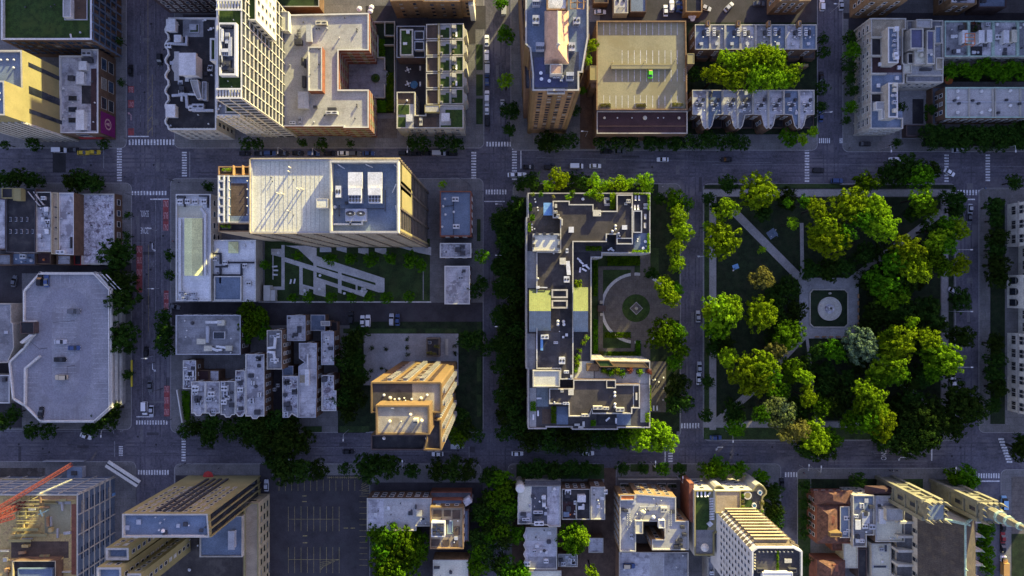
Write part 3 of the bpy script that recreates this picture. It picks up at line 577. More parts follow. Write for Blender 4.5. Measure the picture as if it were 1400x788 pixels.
trees('from left in the front gardens of the courtyard block','street trees',[(595,205,40),(705,205,36),(812,210,36,'g'),(905,210,36)],col='d')
trees('from left on the kerb before the roof-lawn podium','street trees',[(1060,212,56),(1095,172,42),(1135,215,46),(1220,208,46),(1340,250,44)],col='g')
trees('from top beside the roof-lawn podium on the right','street trees',[(1368,330,52),(1395,420,58),(1410,500,46)],col='d')
trees('from left in the yards behind the turret house','yard trees',[(12,415,50),(25,565,50),(45,760,62),(325,580,72,'g',13),(375,572,44,'y',14),(428,765,38,'y',13)],col='g')
org(350,588)
trees('from left in the grove above the parking lot','street trees',[(30,40,60),(70,92,60),(160,65,80),(250,58,62),(150,200,76),(250,212,70),(338,215,52),(100,160,50),(480,208,34)],col='d')
trees('from left on the kerb before the grey-white long roof','street trees',[(615,200,72),(715,188,70),(840,218,44),(980,212,60),(1062,215,62),(1138,218,54)],col='d')
trees('from top in the big clump below the long white roof','yard trees',[(660,560,66),(740,555,70),(810,590,76),(878,605,60),(690,640,66),(780,660,72),(860,680,58),(705,715,74),(790,735,76),(690,775,56)],col='g')
trees('down the lower end of the middle street','street trees',[(1092,32,54),(1310,258,60),(1345,330,64),(1285,378,58),(1352,430,60),(1235,478,48),(1330,520,60),(1262,560,50),(1200,648,54),(1192,738,54),(1350,745,58)],col='g')
# the park, by quarter around the fountain
org(700,200)
trees('from top in the park near the diagonal upper left path','park trees',[(1158,205,52,'d',11),(1058,285,40,'d'),(1155,342,58,'y',16),(1050,430,26,'y',11),(1125,502,84,'y',17),(1345,558,22,'y',9),(1345,712,56,'t',16),(1095,330,36,'d',9)],col='g')
org(1050,200)
trees('from left in the park above the fountain','park trees',[(-50,240,86,'y',17.5),(105,305,30,'g',13),(130,415,32,'y',13),(195,305,42,'g',14),(262,340,56,'y',16.5),(300,430,70,'y',17),(320,505,84,'y',17.5),(395,480,62,'g',17),(435,320,84,'y',17.5),(520,195,62,'g',15),(500,395,62,'g',17.5),(575,345,72,'y',17.5),(610,430,76,'y',17.5)],col='g')
trees('from left in the park near the library corner','park trees',[(660,150,70,'d'),(735,135,76,'d'),(815,172,66,'g',15),(825,280,56,'y',16.5),(838,330,66,'g',16),(860,140,58,'d'),(1000,285,60,'d'),(1005,350,46,'d'),(770,360,46,'d')],col='g')
trees('from top in the park right of the fountain','park trees',[(890,455,58,'d',14),(955,440,62,'g',15.5),(1028,452,52,'y',16),(900,510,64,'y',16.5),(950,530,56,'g',16.5),(740,570,76,'y',17),(880,600,60,'g',16),(680,625,66,'g',15.5),(770,650,80,'y',17),(1022,645,56,'y',15.5),(940,655,52,'g',15),(620,745,76,'g',14),(660,800,72,'g',14.5),(720,720,60,'d',14)],col='g')
org(1050,400)
trees('from top on the dark lawn right of the fountain','park trees',[(580,85,62),(720,120,70),(850,105,72),(1030,40,58),(1035,238,66),(770,165,36,'y',14.5),(660,110,54),(910,180,54)],col='d')
trees('from left in the park below the fountain','park trees',[(270,318,52,'d'),(365,300,40,'d'),(192,455,46,'y',15),(212,560,48,'y',15),(340,612,60,'d'),(430,460,48,'d'),(300,420,50,'d',8),(290,520,46,'d',8)],col='g')
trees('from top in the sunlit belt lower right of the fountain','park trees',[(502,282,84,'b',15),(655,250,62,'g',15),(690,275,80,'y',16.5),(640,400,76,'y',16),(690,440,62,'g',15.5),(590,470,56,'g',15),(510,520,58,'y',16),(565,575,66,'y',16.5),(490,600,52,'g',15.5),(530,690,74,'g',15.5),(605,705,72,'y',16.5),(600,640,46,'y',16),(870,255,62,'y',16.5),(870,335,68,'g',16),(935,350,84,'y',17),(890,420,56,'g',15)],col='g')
trees('from top in the dark trees near the cathedral corner','park trees',[(760,560,60),(830,640,80),(760,690,70),(900,700,76),(840,760,80),(1040,580,84),(1085,640,72),(960,660,60),(730,745,64),(1000,730,60),(820,450,62),(760,480,54)],col='d')
org(700,400)
trees('from left in the park beside the park-side street','park trees',[(1068,110,46,'y',15.5),(1120,120,92,'y',17.5),(1185,85,58,'y',17),(1100,200,62,'g',15),(1080,300,44,'d'),(1160,352,56,'y',14.5),(1045,660,36,'d'),(1050,480,42,'d')],col='g')
trees('from top in the park lower left of the fountain','park trees',[(1335,122,76,'y',16.5),(1255,430,72,'y',17),(1330,400,74,'y',17.5),(1375,440,60,'g',16.5),(1320,480,72,'y',17),(1485,235,72,'g',14.5),(1415,310,52,'t',15),(1350,650,56,'g',15),(1400,615,56,'l',15.5),(1470,645,58,'l',15.5),(1425,690,52,'l',15),(1440,610,40,'b',15),(1540,740,60,'t',16),(1480,760,50,'t',15),(1210,660,44,'d')],col='g')
org(1050,588)
org(0,0,1)
trees('from top in the dense row left of the terrace block','street trees',[(706,285,14),(700,306,15),(709,326,14),(701,346,15),(708,366,14),(699,386,16),(708,407,14),(700,428,15),(707,450,14),(699,471,15),(708,492,14),(701,514,15),(707,536,14),(700,558,14),(708,578,13)],col='d',h=10.5)
trees('from top in the dense row along the middle street','street trees',[(684,300,13),(688,330,12),(685,362,13),(687,398,13),(683,436,12),(688,466,13),(684,500,12),(687,540,13)],col='d',h=10)
trees('from top in the thicket at the lower middle street','street trees',[(672,652,15),(692,668,14),(668,684,14),(690,700,15),(672,718,14),(688,738,14),(664,752,13),(682,770,14),(655,700,12),(650,735,12)],col='d',h=10)
trees('in the dark park understory from the upper left','park trees',[(1075,395,17),(1058,412,17),(1085,425,15),(1068,442,15),(1106,368,13),(1130,370,17),(1152,366,15),(1196,385,19),(1200,430,19),(1186,457,15),(1226,400,19),(1242,432,19),(1215,352,17),(1180,348,16),(1060,472,17),(1100,502,15),(1132,522,17),(1152,542,17),(1090,562,17),(1172,492,15)],col='d',h=8.5)
trees('in the second dark park understory clump','park trees',[(1042,290,14),(1075,272,15),(1232,562,21),(1262,470,17),(1250,380,17),(1275,350,17),(985,470,15),(1000,560,14),(1290,500,16)],col='d',h=8)
org(0,0,1)
trees('from left in the park lower centre clump','park trees',[(1005,585,13,'g'),(1062,535,15,'g'),(1078,505,16,'g'),(1120,555,15,'g'),(1140,480,14,'g'),(1160,575,14,'g'),(1205,470,15,'g')],col='g',h=12)
org(1050,588)
trees('from left on the park edge above the red-roof house','park trees',[(245,38,74,'y',15.5),(200,95,66,'d',11),(290,85,72,'d',12),(330,50,60,'g',13),(625,45,64,'d'),(700,75,66,'d'),(780,62,72,'d'),(860,30,66,'d')],col='g')
trees('from top in the lawns around the red-roof house','street trees',[(480,268,40),(195,310,34),(195,392,32),(195,488,32),(195,560,32),(205,700,28),(30,330,48),(35,450,46)],col='d')
trees('from top between the cathedral and its street','street trees',[(1000,250,52),(1070,262,66),(1045,320,52),(1165,505,46),(1160,570,50),(1165,650,50),(1170,730,46)],col='g')
trees('at the bottom right crossing beyond the library street','street trees',[(1350,100,60),(1380,60,50)],col='d')
org(1050,200)
trees('from top in front of the library arches','street trees',[(1210,325,52),(1225,400,46),(1230,490,55),(1222,560,50),(1222,640,62),(1240,715,54),(1215,1065,52),(1225,1145,50),(1215,1225,50),(1228,1305,54),(1205,1395,46),(1320,195,44)],col='d')
# ------------------------------------------------------------------ hedges
def hedge(x0,y0,x1,y1,h,label,z0=.15,px_z=1,mat='leaf_g',group='clipped hedges'):
    rg=random.Random(int(x0*7+y0)); a,b=P(x0,y0,z0+h),P(x1,y1,z0+h); lx,rx=sorted((a.x,b.x)); ly,ry=sorted((a.y,b.y)); m=MB(); n=int((rx-lx)*(ry-ly)*26)+60
    for _ in range(min(n,4200)):
        p=Vector((rg.uniform(lx,rx),rg.uniform(ly,ry),z0+h*(1-rg.random()**2*.8)+rg.uniform(-.12,.12))); nn=Vector((rg.gauss(0,.6),rg.gauss(0,.6),1)).normalized(); t=nn.orthogonal().normalized(); w=nn.cross(t); s=rg.uniform(.14,.3)
        m.face([p+t*s,p+w*s,p-t*s,p-w*s])
    c=(a+b)/2; tag(m.build('hedge',[mat],None,(c.x,c.y,z0)),label,'hedge',group)
org(350,588)
# ------------------------------------------------------------------ vehicles
CL={'white':'metal_white','black':None,'grey':None,'blue':None,'red':None,'silver':None,'yellow':None,'lime':None,'tan':None}
for nme,c in (('white',(.75,.75,.75)),('black',(.012,.012,.014)),('grey',(.11,.115,.125)),('blue',(.04,.07,.17)),('red',(.25,.02,.02)),('silver',(.42,.43,.45)),('yellow',(.6,.42,.03)),('lime',(.12,.62,.02)),('tan',(.45,.38,.26)),('skyblue',(.25,.45,.62)),('orange',(.45,.25,.08))):
    mk('car_'+nme,c,v=.04,rough=.4,spec=.3,fv=.03)
mk('tyre',(.015,.015,.015),v=.1)
def carmeshes(kind):
    # sections along x (front = +x): x, half width, z of the body line; cabin sections
    Lh={'sedan':2.3,'suv':2.35,'van':2.6,'truck':3.6}[kind]; W={'sedan':.9,'suv':.96,'van':1.0,'truck':1.1}[kind]
    b=MB(); z0=.28
    if kind in('sedan','suv'):
        zb=.82 if kind=='sedan' else .98; S_=[(-Lh,.80,zb-.12),(-Lh+.15,.93,zb),(-1.2,1,zb+.04),(.6,1,zb+.03),(Lh-.5,.96,zb-.10),(Lh-.08,.84,zb-.2),(Lh,.72,zb-.3)]
    elif kind=='van': S_=[(-Lh,.92,1.05),(-Lh+.1,.98,1.1),(.9,1,1.1),(Lh-.3,.95,.95),(Lh,.8,.7)]
    else: S_=[(1.5,.95,1.1),(1.6,1,1.15),(Lh-.2,.97,1.1),(Lh,.88,.8)]
    for (xa,wa,za),(xb,wb,zb_) in zip(S_,S_[1:]):
        A=[(xa,-W*wa,z0),(xa,-W*wa,za-.12),(xa,-W*wa*.9,za),(xa,W*wa*.9,za),(xa,W*wa,za-.12),(xa,W*wa,z0)]; Bq=[(xb,-W*wb,z0),(xb,-W*wb,zb_-.12),(xb,-W*wb*.9,zb_),(xb,W*wb*.9,zb_),(xb,W*wb,zb_-.12),(xb,W*wb,z0)]
        for i in range(5): b.face([A[i],Bq[i],Bq[i+1],A[i+1]])
    for s_,fl in ((S_[0],0),(S_[-1],1)):
        x,w,z=s_; q=[(x,-W*w,z0),(x,-W*w,z-.12),(x,-W*w*.9,z),(x,W*w*.9,z),(x,W*w,z-.12),(x,W*w,z0)]; b.face(q if fl else q[::-1])
    g=MB(); rf=MB()
    def cab(x0,x1,x2,x3,zb,zt,wb,wt):
        Bt=[(x0,-wb,zb),(x3,-wb,zb),(x3,wb,zb),(x0,wb,zb)]; Tp=[(x1,-wt,zt),(x2,-wt,zt),(x2,wt,zt),(x1,wt,zt)]
        for i in range(4): j=(i+1)%4; g.face([Bt[i],Bt[j],Tp[j],Tp[i]])
        rf.prism([(x1-.06,-wt-.02),(x2+.04,-wt-.02),(x2+.04,wt+.02),(x1-.06,wt+.02)],zt-.01,zt+.05)
    if kind=='sedan': cab(-1.75,-1.05,.25,1.05,.84,1.42,W*.9,W*.72)
    elif kind=='suv': cab(-2.2,-1.95,.3,1.0,.98,1.68,W*.9,W*.78)
    elif kind=='van': cab(-2.55,-2.5,.9,1.75,1.08,2.05,W*.96,W*.9)
    else:
        cab(1.55,1.62,2.6,3.1,1.12,1.9,W*.92,W*.82); rf.box((-1.1,0,.5),(4.9,2.2,.35)); rf.box((-1.1,0,.85),(4.9,2.3,1.75))
    wh=MB(); r=.34
    for k in range(2):
        y=-.11+.22*k
    A=[(r*math.cos(6.2832*i/10),-.11,r*math.sin(6.2832*i/10)) for i in range(10)]; Bq=[(x,.11,z) for x,_,z in A]
    for i in range(10): j=(i+1)%10; wh.face([A[i],A[j],Bq[j],Bq[i]])
    wh.face(A[::-1]); wh.face(Bq); wh.face([(p[0]*.55,-.115,p[2]*.55) for p in A[::-1]],1); wh.face([(p[0]*.55,.115,p[2]*.55) for p in Bq],1)
    hl=MB(); hl.box((0,0,0),(.14,.34,.14))
    return b,g,rf,wh.mesh('wheel',['tyre','metal_grey']),hl.mesh('headlight',['light_lens']),Lh,W,(S_[-1][2]-.05)
CT={k:carmeshes(k) for k in('sedan','suv','van','truck')}
CMs={}
def carm(kind,col,part,i):
    k=(kind,col,part)
    if k not in CMs: CMs[k]=CT[kind][i].mesh(part,[col])
    return CMs[k]
def car(x,y,rot,col,label,kind='sedan',group=None,z=.004,roofcol=None,cat='car'):
    q=P(x,y,z+.7); t=empty('truck' if kind=='truck' else 'van' if kind=='van' else 'car',(q.x,q.y,z),R(rot)); tag(t,label,cat,group)
    def pt(nm,me,loc=(0,0,0)):
        o=D.objects.new(nm,me); C.objects.link(o); o.parent=t; o.location=loc; return o
    pt('body',carm(kind,'car_'+col,'body',0)); pt('window',carm(kind,'car_glass','window',1)); pt('cargo_box' if kind=='truck' else 'roof',carm(kind,'car_'+(roofcol or col),'roof',2))
    Lh,W,zh=CT[kind][5:8]
    for sx in(-1,1):
        for sy in(-1,1): pt('wheel',CT[kind][3],(sx*Lh*.62,sy*(W-.1),.34))
    for sy in(-1,1): pt('headlight',CT[kind][4],(Lh-.03,sy*W*.55,zh-.22))
def cars(where,group,lst,z=.004):
    for i,c in enumerate(lst):
        x,y,rot,col=c[:4]; kd=c[4] if len(c)>4 else random.choice(('sedan','sedan','suv')); nm={'suv':'car','sedan':'car','van':'van','truck':'truck'}[kd]
        lab=f"{col} {nm}, {od(i)} {where}" if len(lst)>1 else f"{col} {nm} {where}"
        car(x,y,rot,col,lab,kd,group,z,c[5] if len(c)>5 else None,nm)
org(350,0)
cars('from top in the row parked up the middle street','cars parked on the middle street',[(1243,220,90,'white'),(1243,302,90,'white','suv'),(1246,365,90,'silver','van'),(1244,430,90,'blue'),(1244,520,90,'white','suv'),(1244,588,90,'white'),(1246,650,90,'black')])
cars('driving down the middle street above the crossing',None,[(1328,568,-90,'silver','sedan')])
cars('from top parked opposite beneath the middle street trees',None,[(1335,50,90,'silver','van')])
org(0,0); cars('from top driving the left avenue beside the scalloped roof',None,[(860,322,-90,'black','suv'),(703,380,90,'black','sedan')])
org(0,200)
cars('from left parked on the main street near the left avenue','cars parked on the main street',[(322,22,0,'white','van'),(395,20,0,'black','sedan'),(447,36,0,'yellow','sedan'),(508,33,0,'yellow','sedan')])
cars('in the alley at left behind the pale garage',None,[(75,728,80,'grey','sedan')],z=.15)
cars('from left on the upper end of the garage deck','cars on the pale garage deck',[(215,722,88,'black','suv'),(250,727,92,'blue','sedan')],z=10.2)
org(0,400)
cars('from top in the middle of the pale garage deck','cars on the pale garage deck',[(398,102,0,'grey','suv'),(325,266,0,'silver','sedan'),(398,299,0,'blue','sedan'),(322,362,0,'black','sedan'),(330,458,180,'tan','suv'),(220,648,85,'black','sedan')],z=10.2)
cars('from top driving on the left avenue near the lower crossing','traffic on the left avenue',[(787,322,90,'black','sedan'),(808,507,-90,'grey','sedan'),(780,624,-90,'white','van'),(815,640,-90,'silver','sedan')])
cars('turning out of the alley onto the left avenue',None,[(938,76,-15,'grey','sedan')])
cars('slanting across the lower street at far left',None,[(462,775,-20,'white','sedan')])
org(350,200)
cars('from left parked below the U block along the main street','cars parked on the main street',[(-60,40,0,'black'),(20,40,0,'black'),(75,38,0,'blue'),(145,40,0,'black'),(225,38,0,'black'),(310,40,0,'blue'),(395,40,0,'black'),(470,38,0,'white','sedan'),(532,40,0,'grey','suv'),(605,40,0,'blue','sedan')])
cars('from left parked below the row houses along the main street','cars parked on the main street',[(800,38,0,'black'),(860,40,0,'black'),(925,38,0,'black'),(985,38,0,'silver','van'),(1055,40,0,'black')])
org(700,200)
cars('from left along the lower side of the main street','traffic on the main street',[(8,155,0,'white','sedan'),(46,154,0,'white','sedan'),(88,112,0,'black','sedan'),(205,114,0,'black','suv'),(348,108,0,'white','van'),(449,107,0,'white','sedan')])
cars('from left along the upper side of the main street near the garage','traffic on the main street',[(508,28,0,'black','sedan'),(580,28,0,'grey','sedan'),(812,72,180,'white','sedan'),(1155,72,180,'black','sedan')])
org(1050,200)
cars('from left on the main street by the park','traffic on the main street',[(272,130,0,'black','suv'),(372,187,0,'blue','suv'),(683,72,180,'white','sedan'),(978,142,-28,'white','sedan'),(1023,22,0,'silver','sedan')])
cars('from top on the library street beside the park','traffic on the library street',[(1090,342,-90,'silver','sedan'),(1085,390,-90,'grey','sedan'),(1000,782,-30,'silver','sedan'),(995,1280,90,'white','van')])
org(1050,0); cars('from left at the top of the top right side street',None,[(292,28,90,'white','suv'),(395,26,90,'silver','sedan')]); cars('from top parked along the top right side street trees',None,[(288,416,90,'black','sedan'),(285,626,90,'blue','sedan')])
cars('at the alley mouth below the right apartment block',None,[(525,776,0,'black','sedan')])
org(700,0); cars('from left in the alley lots above the garage','cars in the top alley lots',[(475,65,0,'white','sedan'),(828,58,90,'white','sedan'),(860,34,90,'white','suv'),(895,35,90,'blue','sedan'),(915,40,90,'blue','sedan'),(1043,42,-20,'silver','sedan'),(1168,38,45,'silver','sedan'),(1330,20,0,'grey','sedan')],z=.15)
org(350,400); cars('from left in the alley bay above the paved plaza','cars parked in the alley bay',[(512,136,90,'black','suv'),(573,155,90,'white','sedan'),(603,153,90,'white','suv'),(730,146,90,'silver','suv'),(762,148,90,'blue','sedan')],z=.15)
org(700,400); cars('from top on the park-side street',None,[(1006,466,90,'white','sedan'),(1010,405,90,'silver','sedan'),(1003,130,90,'silver','sedan')])
org(350,588); cars('from left on the lower street below the orange tower','traffic on the lower street',[(497,118,0,'black','sedan'),(978,130,180,'white','sedan'),(1085,86,0,'silver','van'),(1408,128,0,'white','sedan'),(1790,126,0,'white','sedan')])
cars('from top along the strip left of the parking lot','cars beside the parking lot',[(55,300,90,'silver','sedan'),(55,435,90,'white','suv'),(58,530,90,'black','sedan'),(60,742,90,'grey','sedan')],z=.15)
cars('under the trees at the lower end of the middle street',None,[(1325,630,90,'silver','sedan')])
org(700,588); cars('parked at the park corner of the lower street',None,[(1098,42,0,'blue','sedan')])
org(1050,588); cars('from top along the street beside the cathedral','cars beside the cathedral',[(1271,390,90,'skyblue','van'),(1268,450,90,'black','sedan'),(1267,520,90,'black','sedan'),(1266,580,90,'red','sedan'),(1267,635,90,'black','sedan'),(1268,728,90,'white','truck','orange')])
cars('from top at the kerb beside the red-roof house lawn',None,[(75,290,90,'black','sedan')])
# ------------------------------------------------------------------ street lamps, signals
def _lamp(arm):
    m=MB(); m.cyl((0,0,0),.16,.12,.8,8); m.tube((0,0,.8),(0,0,8.6),.1,.06); a=MB(); a.tube((0,0,8.5),(arm,0,8.9),.06,.05); h=MB(); h.box((arm,0,8.78),(.9,.4,.16),0,0); h.box((arm,0,8.7),(.7,.3,.08),0,1)
    return m.mesh('pole',['metal_grey']),a.mesh('arm',['metal_white']),h.mesh('lamp_head',['metal_white','light_lens'])
LM=_lamp(2.2); LM2=_lamp(5.4)
def _sig():
    m=MB(); m.cyl((0,0,0),.2,.15,.6,8); m.tube((0,0,.6),(0,0,6.2),.12,.08); a=MB(); a.tube((0,0,6),(7,0,6.3),.09,.05); h=MB(); h.box((0,0,-.5),(.3,.35,1.0)); 
    for i,c in enumerate((1,2,3)): h.cyl((.16,0,-.35+.3*i),.1,.1,.02,6,c)
    return m.mesh('pole',['metal_dark']),a.mesh('mast_arm',['metal_dark']),h.mesh('signal_head',['metal_dark','glass_blue','paint_yellow','red'])
SG=_sig()
def post(nm,ms,parts,x,y,rot,label,cat,group,zz=8.8,z0=.13,lx=0):
    q=P(x,y,zz); r=R(rot); q=Vector((q.x-lx*math.cos(r),q.y-lx*math.sin(r),0)); t=empty(nm,(q.x,q.y,z0),r); tag(t,label,cat,group)
    for p,me in zip(parts,ms): 
        o=D.objects.new(p,me); C.objects.link(o); o.parent=t
    return t
def lamps(where,lst,long=False):
    for i,(x,y,rot) in enumerate(lst):
        post('street_lamp',LM2 if long else LM,('pole','arm','lamp_head'),x,y,rot,f"grey street lamp, {od(i)} {where}" if len(lst)>1 else f"grey street lamp {where}",'street lamp','street lamps',lx=5.4 if long else 2.2)
org(1050,400); lamps('from top with a long arm over the library street',[(1095,-230,0),(1096,103,0),(1097,403,0)],True)
org(700,200); lamps('on the park-side street near the forecourt',[(1005,593,180)]); 
org(350,200); lamps('from left below the U block on the main street',[(118,36,-90),(304,42,-90),(815,30,-90)]); lamps('from top on the middle street',[(1295,312,180),(1295,588,180),(1293,972,180),(1311,1318,180)])
org(0,400); lamps('from top along the left avenue pavement',[(810,-345,0),(823,-20,0),(790,356,0),(545,775,-90)]); 
org(350,588); lamps('from left on the lower street by the parking lot',[(470,55,-90),(178,160,90),(788,168,90)])
org(700,588); lamps('from left on the lower street near the park',[(773,172,90),(1190,62,-90),(920,255,90)])
org(1050,588); lamps('from left along the lower street below the park',[(220,190,90),(286,198,90),(1012,205,90)])
org(1050,0); lamps('from top on the top right side street',[(360,22,180),(338,605,0)])
org(1050,200); lamps('from left on the main street above the park',[(663,28,-90),(1333,28,-90)])
org(700,0); lamps('at the kerb by the brown passage',[(378,708,180)])
for i,(ox,oy,x,y,rot) in enumerate([(0,0,690,752,0),(0,200,700,262,0),(0,200,912,180,180),(0,400,905,690,180),(0,400,620,715,-20),(0,588,980,190,15),(350,200,1150,208,150),(350,200,1230,280,0),(700,400,1010,735,180),(1050,200,1000,262,0),(0,400,855,523,0),(0,400,810,382,0)]):
    org(ox,oy); post('traffic_signal',SG,('pole','mast_arm'),x,y,rot,f"dark traffic signal with mast arm, {od(i)} of the signals counted from the upper left",'traffic signal','traffic signals',zz=3)
# ------------------------------------------------------------------ furniture
def _lounger():
    f=MB(); f.box((0,0,.25),(1.9,.65,.06)); 
    for sx in(-.85,.85):
        for sy in(-.28,.28): f.box((sx,sy,0),(.06,.06,.25))
    c=MB(); c.box((.25,0,.31),(1.35,.62,.1)); c.face([(-.42,-.31,.36),(-.42,.31,.36),(-.95,.31,.8),(-.95,-.31,.8)][::-1]); c.face([(-.42,-.31,.31),(-.42,.31,.31),(-.98,.31,.74),(-.98,-.31,.74)]); return f.mesh('frame',['metal_grey']),c.mesh('cushion',['fabric_white'])
LG=_lounger()
def _table():
    m=MB(); m.cyl((0,0,.7),.55,.55,.05,12); l=MB(); l.cyl((0,0,0),.3,.05,.06,8); l.cyl((0,0,.05),.05,.05,.66,6); return m.mesh('table_top',['fabric_white']),l.mesh('pedestal',['metal_dark'])
TBm=_table()
def _chair():
    m=MB(); m.box((0,0,.42),(.5,.5,.07)); b=MB(); b.box((-.24,0,.49),(.06,.5,.42)); l=MB()
    for sx in(-.2,.2):
        for sy in(-.2,.2): l.box((sx,sy,0),(.05,.05,.42))
    return m.mesh('seat',['fabric_white']),b.mesh('backrest',['fabric_white']),l.mesh('leg_frame',['metal_dark'])
CHm=_chair()
def _sofa():
    m=MB(); m.box((0,0,.1),(1.9,.8,.32)); b=MB(); b.box((0,.36,.42),(1.9,.16,.36)); a=MB()
    for x in(-.9,.9): a.box((x,0,.42),(.14,.8,.2))
    return m.mesh('seat',['offwhite']),b.mesh('backrest',['offwhite']),a.mesh('armrest',['offwhite'])
SFm=_sofa()
def _par():
    p=MB(); p.cyl((0,0,0),.3,.3,.08,8); p.cyl((0,0,.08),.03,.03,2.3,6); c=MB(); c.cyl((0,0,2.1),1.4,.02,.45,8); return p,c
def item(nm,cat,ms,parts,x,y,z,rot,label,group):
    q=P(x,y,z); t=empty(nm,(q.x,q.y,z),R(rot)); tag(t,label,cat,group)
    for p,me in zip(parts,ms): o=D.objects.new(p,me); C.objects.link(o); o.parent=t
    return t
def lounger(x,y,z,rot,label,g): return item('sun_lounger','lounger',LG,('frame','cushion'),x,y,z,rot,label,g)
def table(x,y,z,label,g): return item('round_table','table',TBm,('table_top','pedestal'),x,y,z,0,label,g)
def chair(x,y,z,rot,label,g): return item('patio_chair','chair',CHm,('seat','backrest','leg_frame'),x,y,z,rot,label,g)
def sofa(x,y,z,rot,label,g): return item('outdoor_sofa','sofa',SFm,('seat','backrest','armrest'),x,y,z,rot,label,g)
PMm={}
def parasol(x,y,z,col,label,g,s=1):
    if col not in PMm: p,c=_par(); PMm[col]=(p.mesh('pole',['metal_grey']),c.mesh('canopy',[col]))
    t=item('parasol','parasol',PMm[col],('pole','canopy'),x,y,z,0,label,g); t.scale=(s,s,1); return t
def planter(x,y,z,L,W,hh,label,g,col='g',box='deck_brown',r=.7,rot=0):
    q=P(x,y,z); t=empty('planter',(q.x,q.y,z),R(rot)); tag(t,label,'planter',g); m=MB(); m.box((0,0,0),(L,W,.55),0,0); m.box((0,0,.55),(L*.92,W*.85,.03),0,1); me=m.mesh('planter_box',[box,'earth']); o=D.objects.new('planter_box',me); C.objects.link(o); o.parent=t
    n=max(1,int(L/(r*1.3)))
    for i in range(n):
        o=D.objects.new('shrub',crown(0,(i+int(x))%4,col)); C.objects.link(o); o.parent=t; o.location=((i+.5)/n*L-L/2,0,.55+hh*.35); s=r/1.3*random.uniform(.85,1.2); o.scale=(s,s,s*hh/(2*r)*1.2); o.rotation_euler=(0,0,random.random()*6)
def dining(x,y,z,label,g,n=4):
    table(x,y,z,f"round white table {label}",g+' tables'); q=P(x,y,z); k=pxm(z); 
    for i in range(n):
        a=6.2832*i/n+.4; chair(x+math.cos(a)*.95/k,y-math.sin(a)*.95/k,z,math.degrees(a)+180,f"white chair at the round table {label}",g+' chairs of one table '+label)
# ================================================================== buildings, upper half
org(0,0)
b=B('office_building','dark office block with a green lawn roof and reddish terrace at the upper left corner',[(5,-120),(495,-120),(495,216),(5,216)],19,'brick_brown','sedum',1.2,.7,'metal_white')
blk(b,'roof_terrace',rect(345,-120,470,108),b.rz+.5,None,'metal_grey','paver_brown',.15,.3,'metal_grey'); blk(b,'penthouse',rect(338,-10,380,92),b.rz+2.5,None,'metal_white','r_white')
wins(b,3.6,3.4,2.2,2.2,'metal_dark','glass_blue'); ribs(b,3.4,.5,.5,'steel_blue',only='E'); bands(b,3.6,.4,.3,'steel_blue',only='E')
duct(b,[(385,190),(390,212),(480,212)],.5,.3,'metal_white')
clutter(b,6,3,'v')
b=B('stone_building','pale yellow stone building with slot windows beside the office block',[(-170,270),(118,270),(126,655),(-170,655)],31,'stone_yellow','r_blue',1.0,.6,'stone_pale',noroof=False)
m=MB()
for i,a,e,d,nr,L,fc in edges(b):
    if fc>0 and abs(nr.x)>.8:
        for t,w_ in((.16,1.5),(.52,2.6),(.82,1.5)):
            p=a+d*L*(1-t)+nr*.06; m.box((p.x,p.y,9),(w_,.14,19),math.atan2(d.y,d.x))
m.build('slot_window',['glass'],b.root)
for i,(x,y) in enumerate([(10,326),(45,326),(80,326),(78,368)]): U(b,'fan',x,y,12,12,1)
ribs(b,2.4,.9,.6,'stone_pale',only='S'); bands(b,3.5,.4,.3,'stone_pale',only='S')
ub=blk(b,'upper_block',[(-170,435),(22,435),(26,622),(-170,622)],40,None,'stone_yellow','r_blue',.8,.5,'stone_pale')
for x,y in((2,505),(2,540)): U(b,'fan',x,y,12,12,1,z=39.2)
duct(b,[(30,470),(30,600)],.5,.5,'metal_dark'); U(b,'hat',55,630,14,14,1.2); U(b,'hat',80,640,12,12,1)
b=B('shop_building','brick shop building with a magenta banner on its street corner',[(318,300),(438,300),(438,265),(530,265),(530,718),(318,718)],11.5,'brick_brown','r_lav',1.0,.45,'white')
wins(b,4.6,6.5,4.2,3.2,'stone','glass',z0=.6)
for y in(532,592,650): U(b,'sky',395,y,52,30,.6,'g')
U(b,'hat',464,364,38,42,2.2); U(b,'hat',447,428,36,58,1.8); U(b,'hat',452,655,40,95,2.4); U(b,'ac',478,295,50,30,1.5,'g'); U(b,'ac',478,330,55,22,1.2,'d'); pat(b,rect(440,462,490,560),'r_black',part='roof_well'); pat(b,rect(490,370,520,705),'r_maroon',part='roof_well'); U(b,'ac',390,425,30,26,1.2,'d'); U(b,'ven',345,480,16,16,1); U(b,'ven',350,645,14,14,1); clutter(b,8,5,'vv')
q=P(566,672,6); m=MB(); e=[x for x in edges(b) if abs(x[4].x)>.8 and x[6]>0][-1]
pe=Vector((e[1].x,P(0,672,6).y)); m.box((pe.x+.25,pe.y,1.2),(.3,8.2,9)); o=m.build('banner',['magenta'],b.root)
m=MB()
for i in range(14):
    a=6.2832*i/14; c=6.2832*(i+1)/14; f=lambda r,t:(pe.x+.42,pe.y+r*math.cos(t),6+r*math.sin(t)); m.face([f(1.6,a),f(2.2,a),f(2.2,c),f(1.6,c)])
m.face([(pe.x+.42,pe.y-.6,5.0),(pe.x+.42,pe.y+.8,5.0),(pe.x+.42,pe.y+.3,7.2),(pe.x+.42,pe.y-.3,7.2)]); m.build('emblem',['paint_pink'],o)
qq=P(470,722,3); m=MB(); m.box((P(500,0,3).x,b.p[0].y if False else min(v.y for v in b.p)-.2,2.6),(9,.3,2.0)); m.build('sign_board',['red'],b.root)
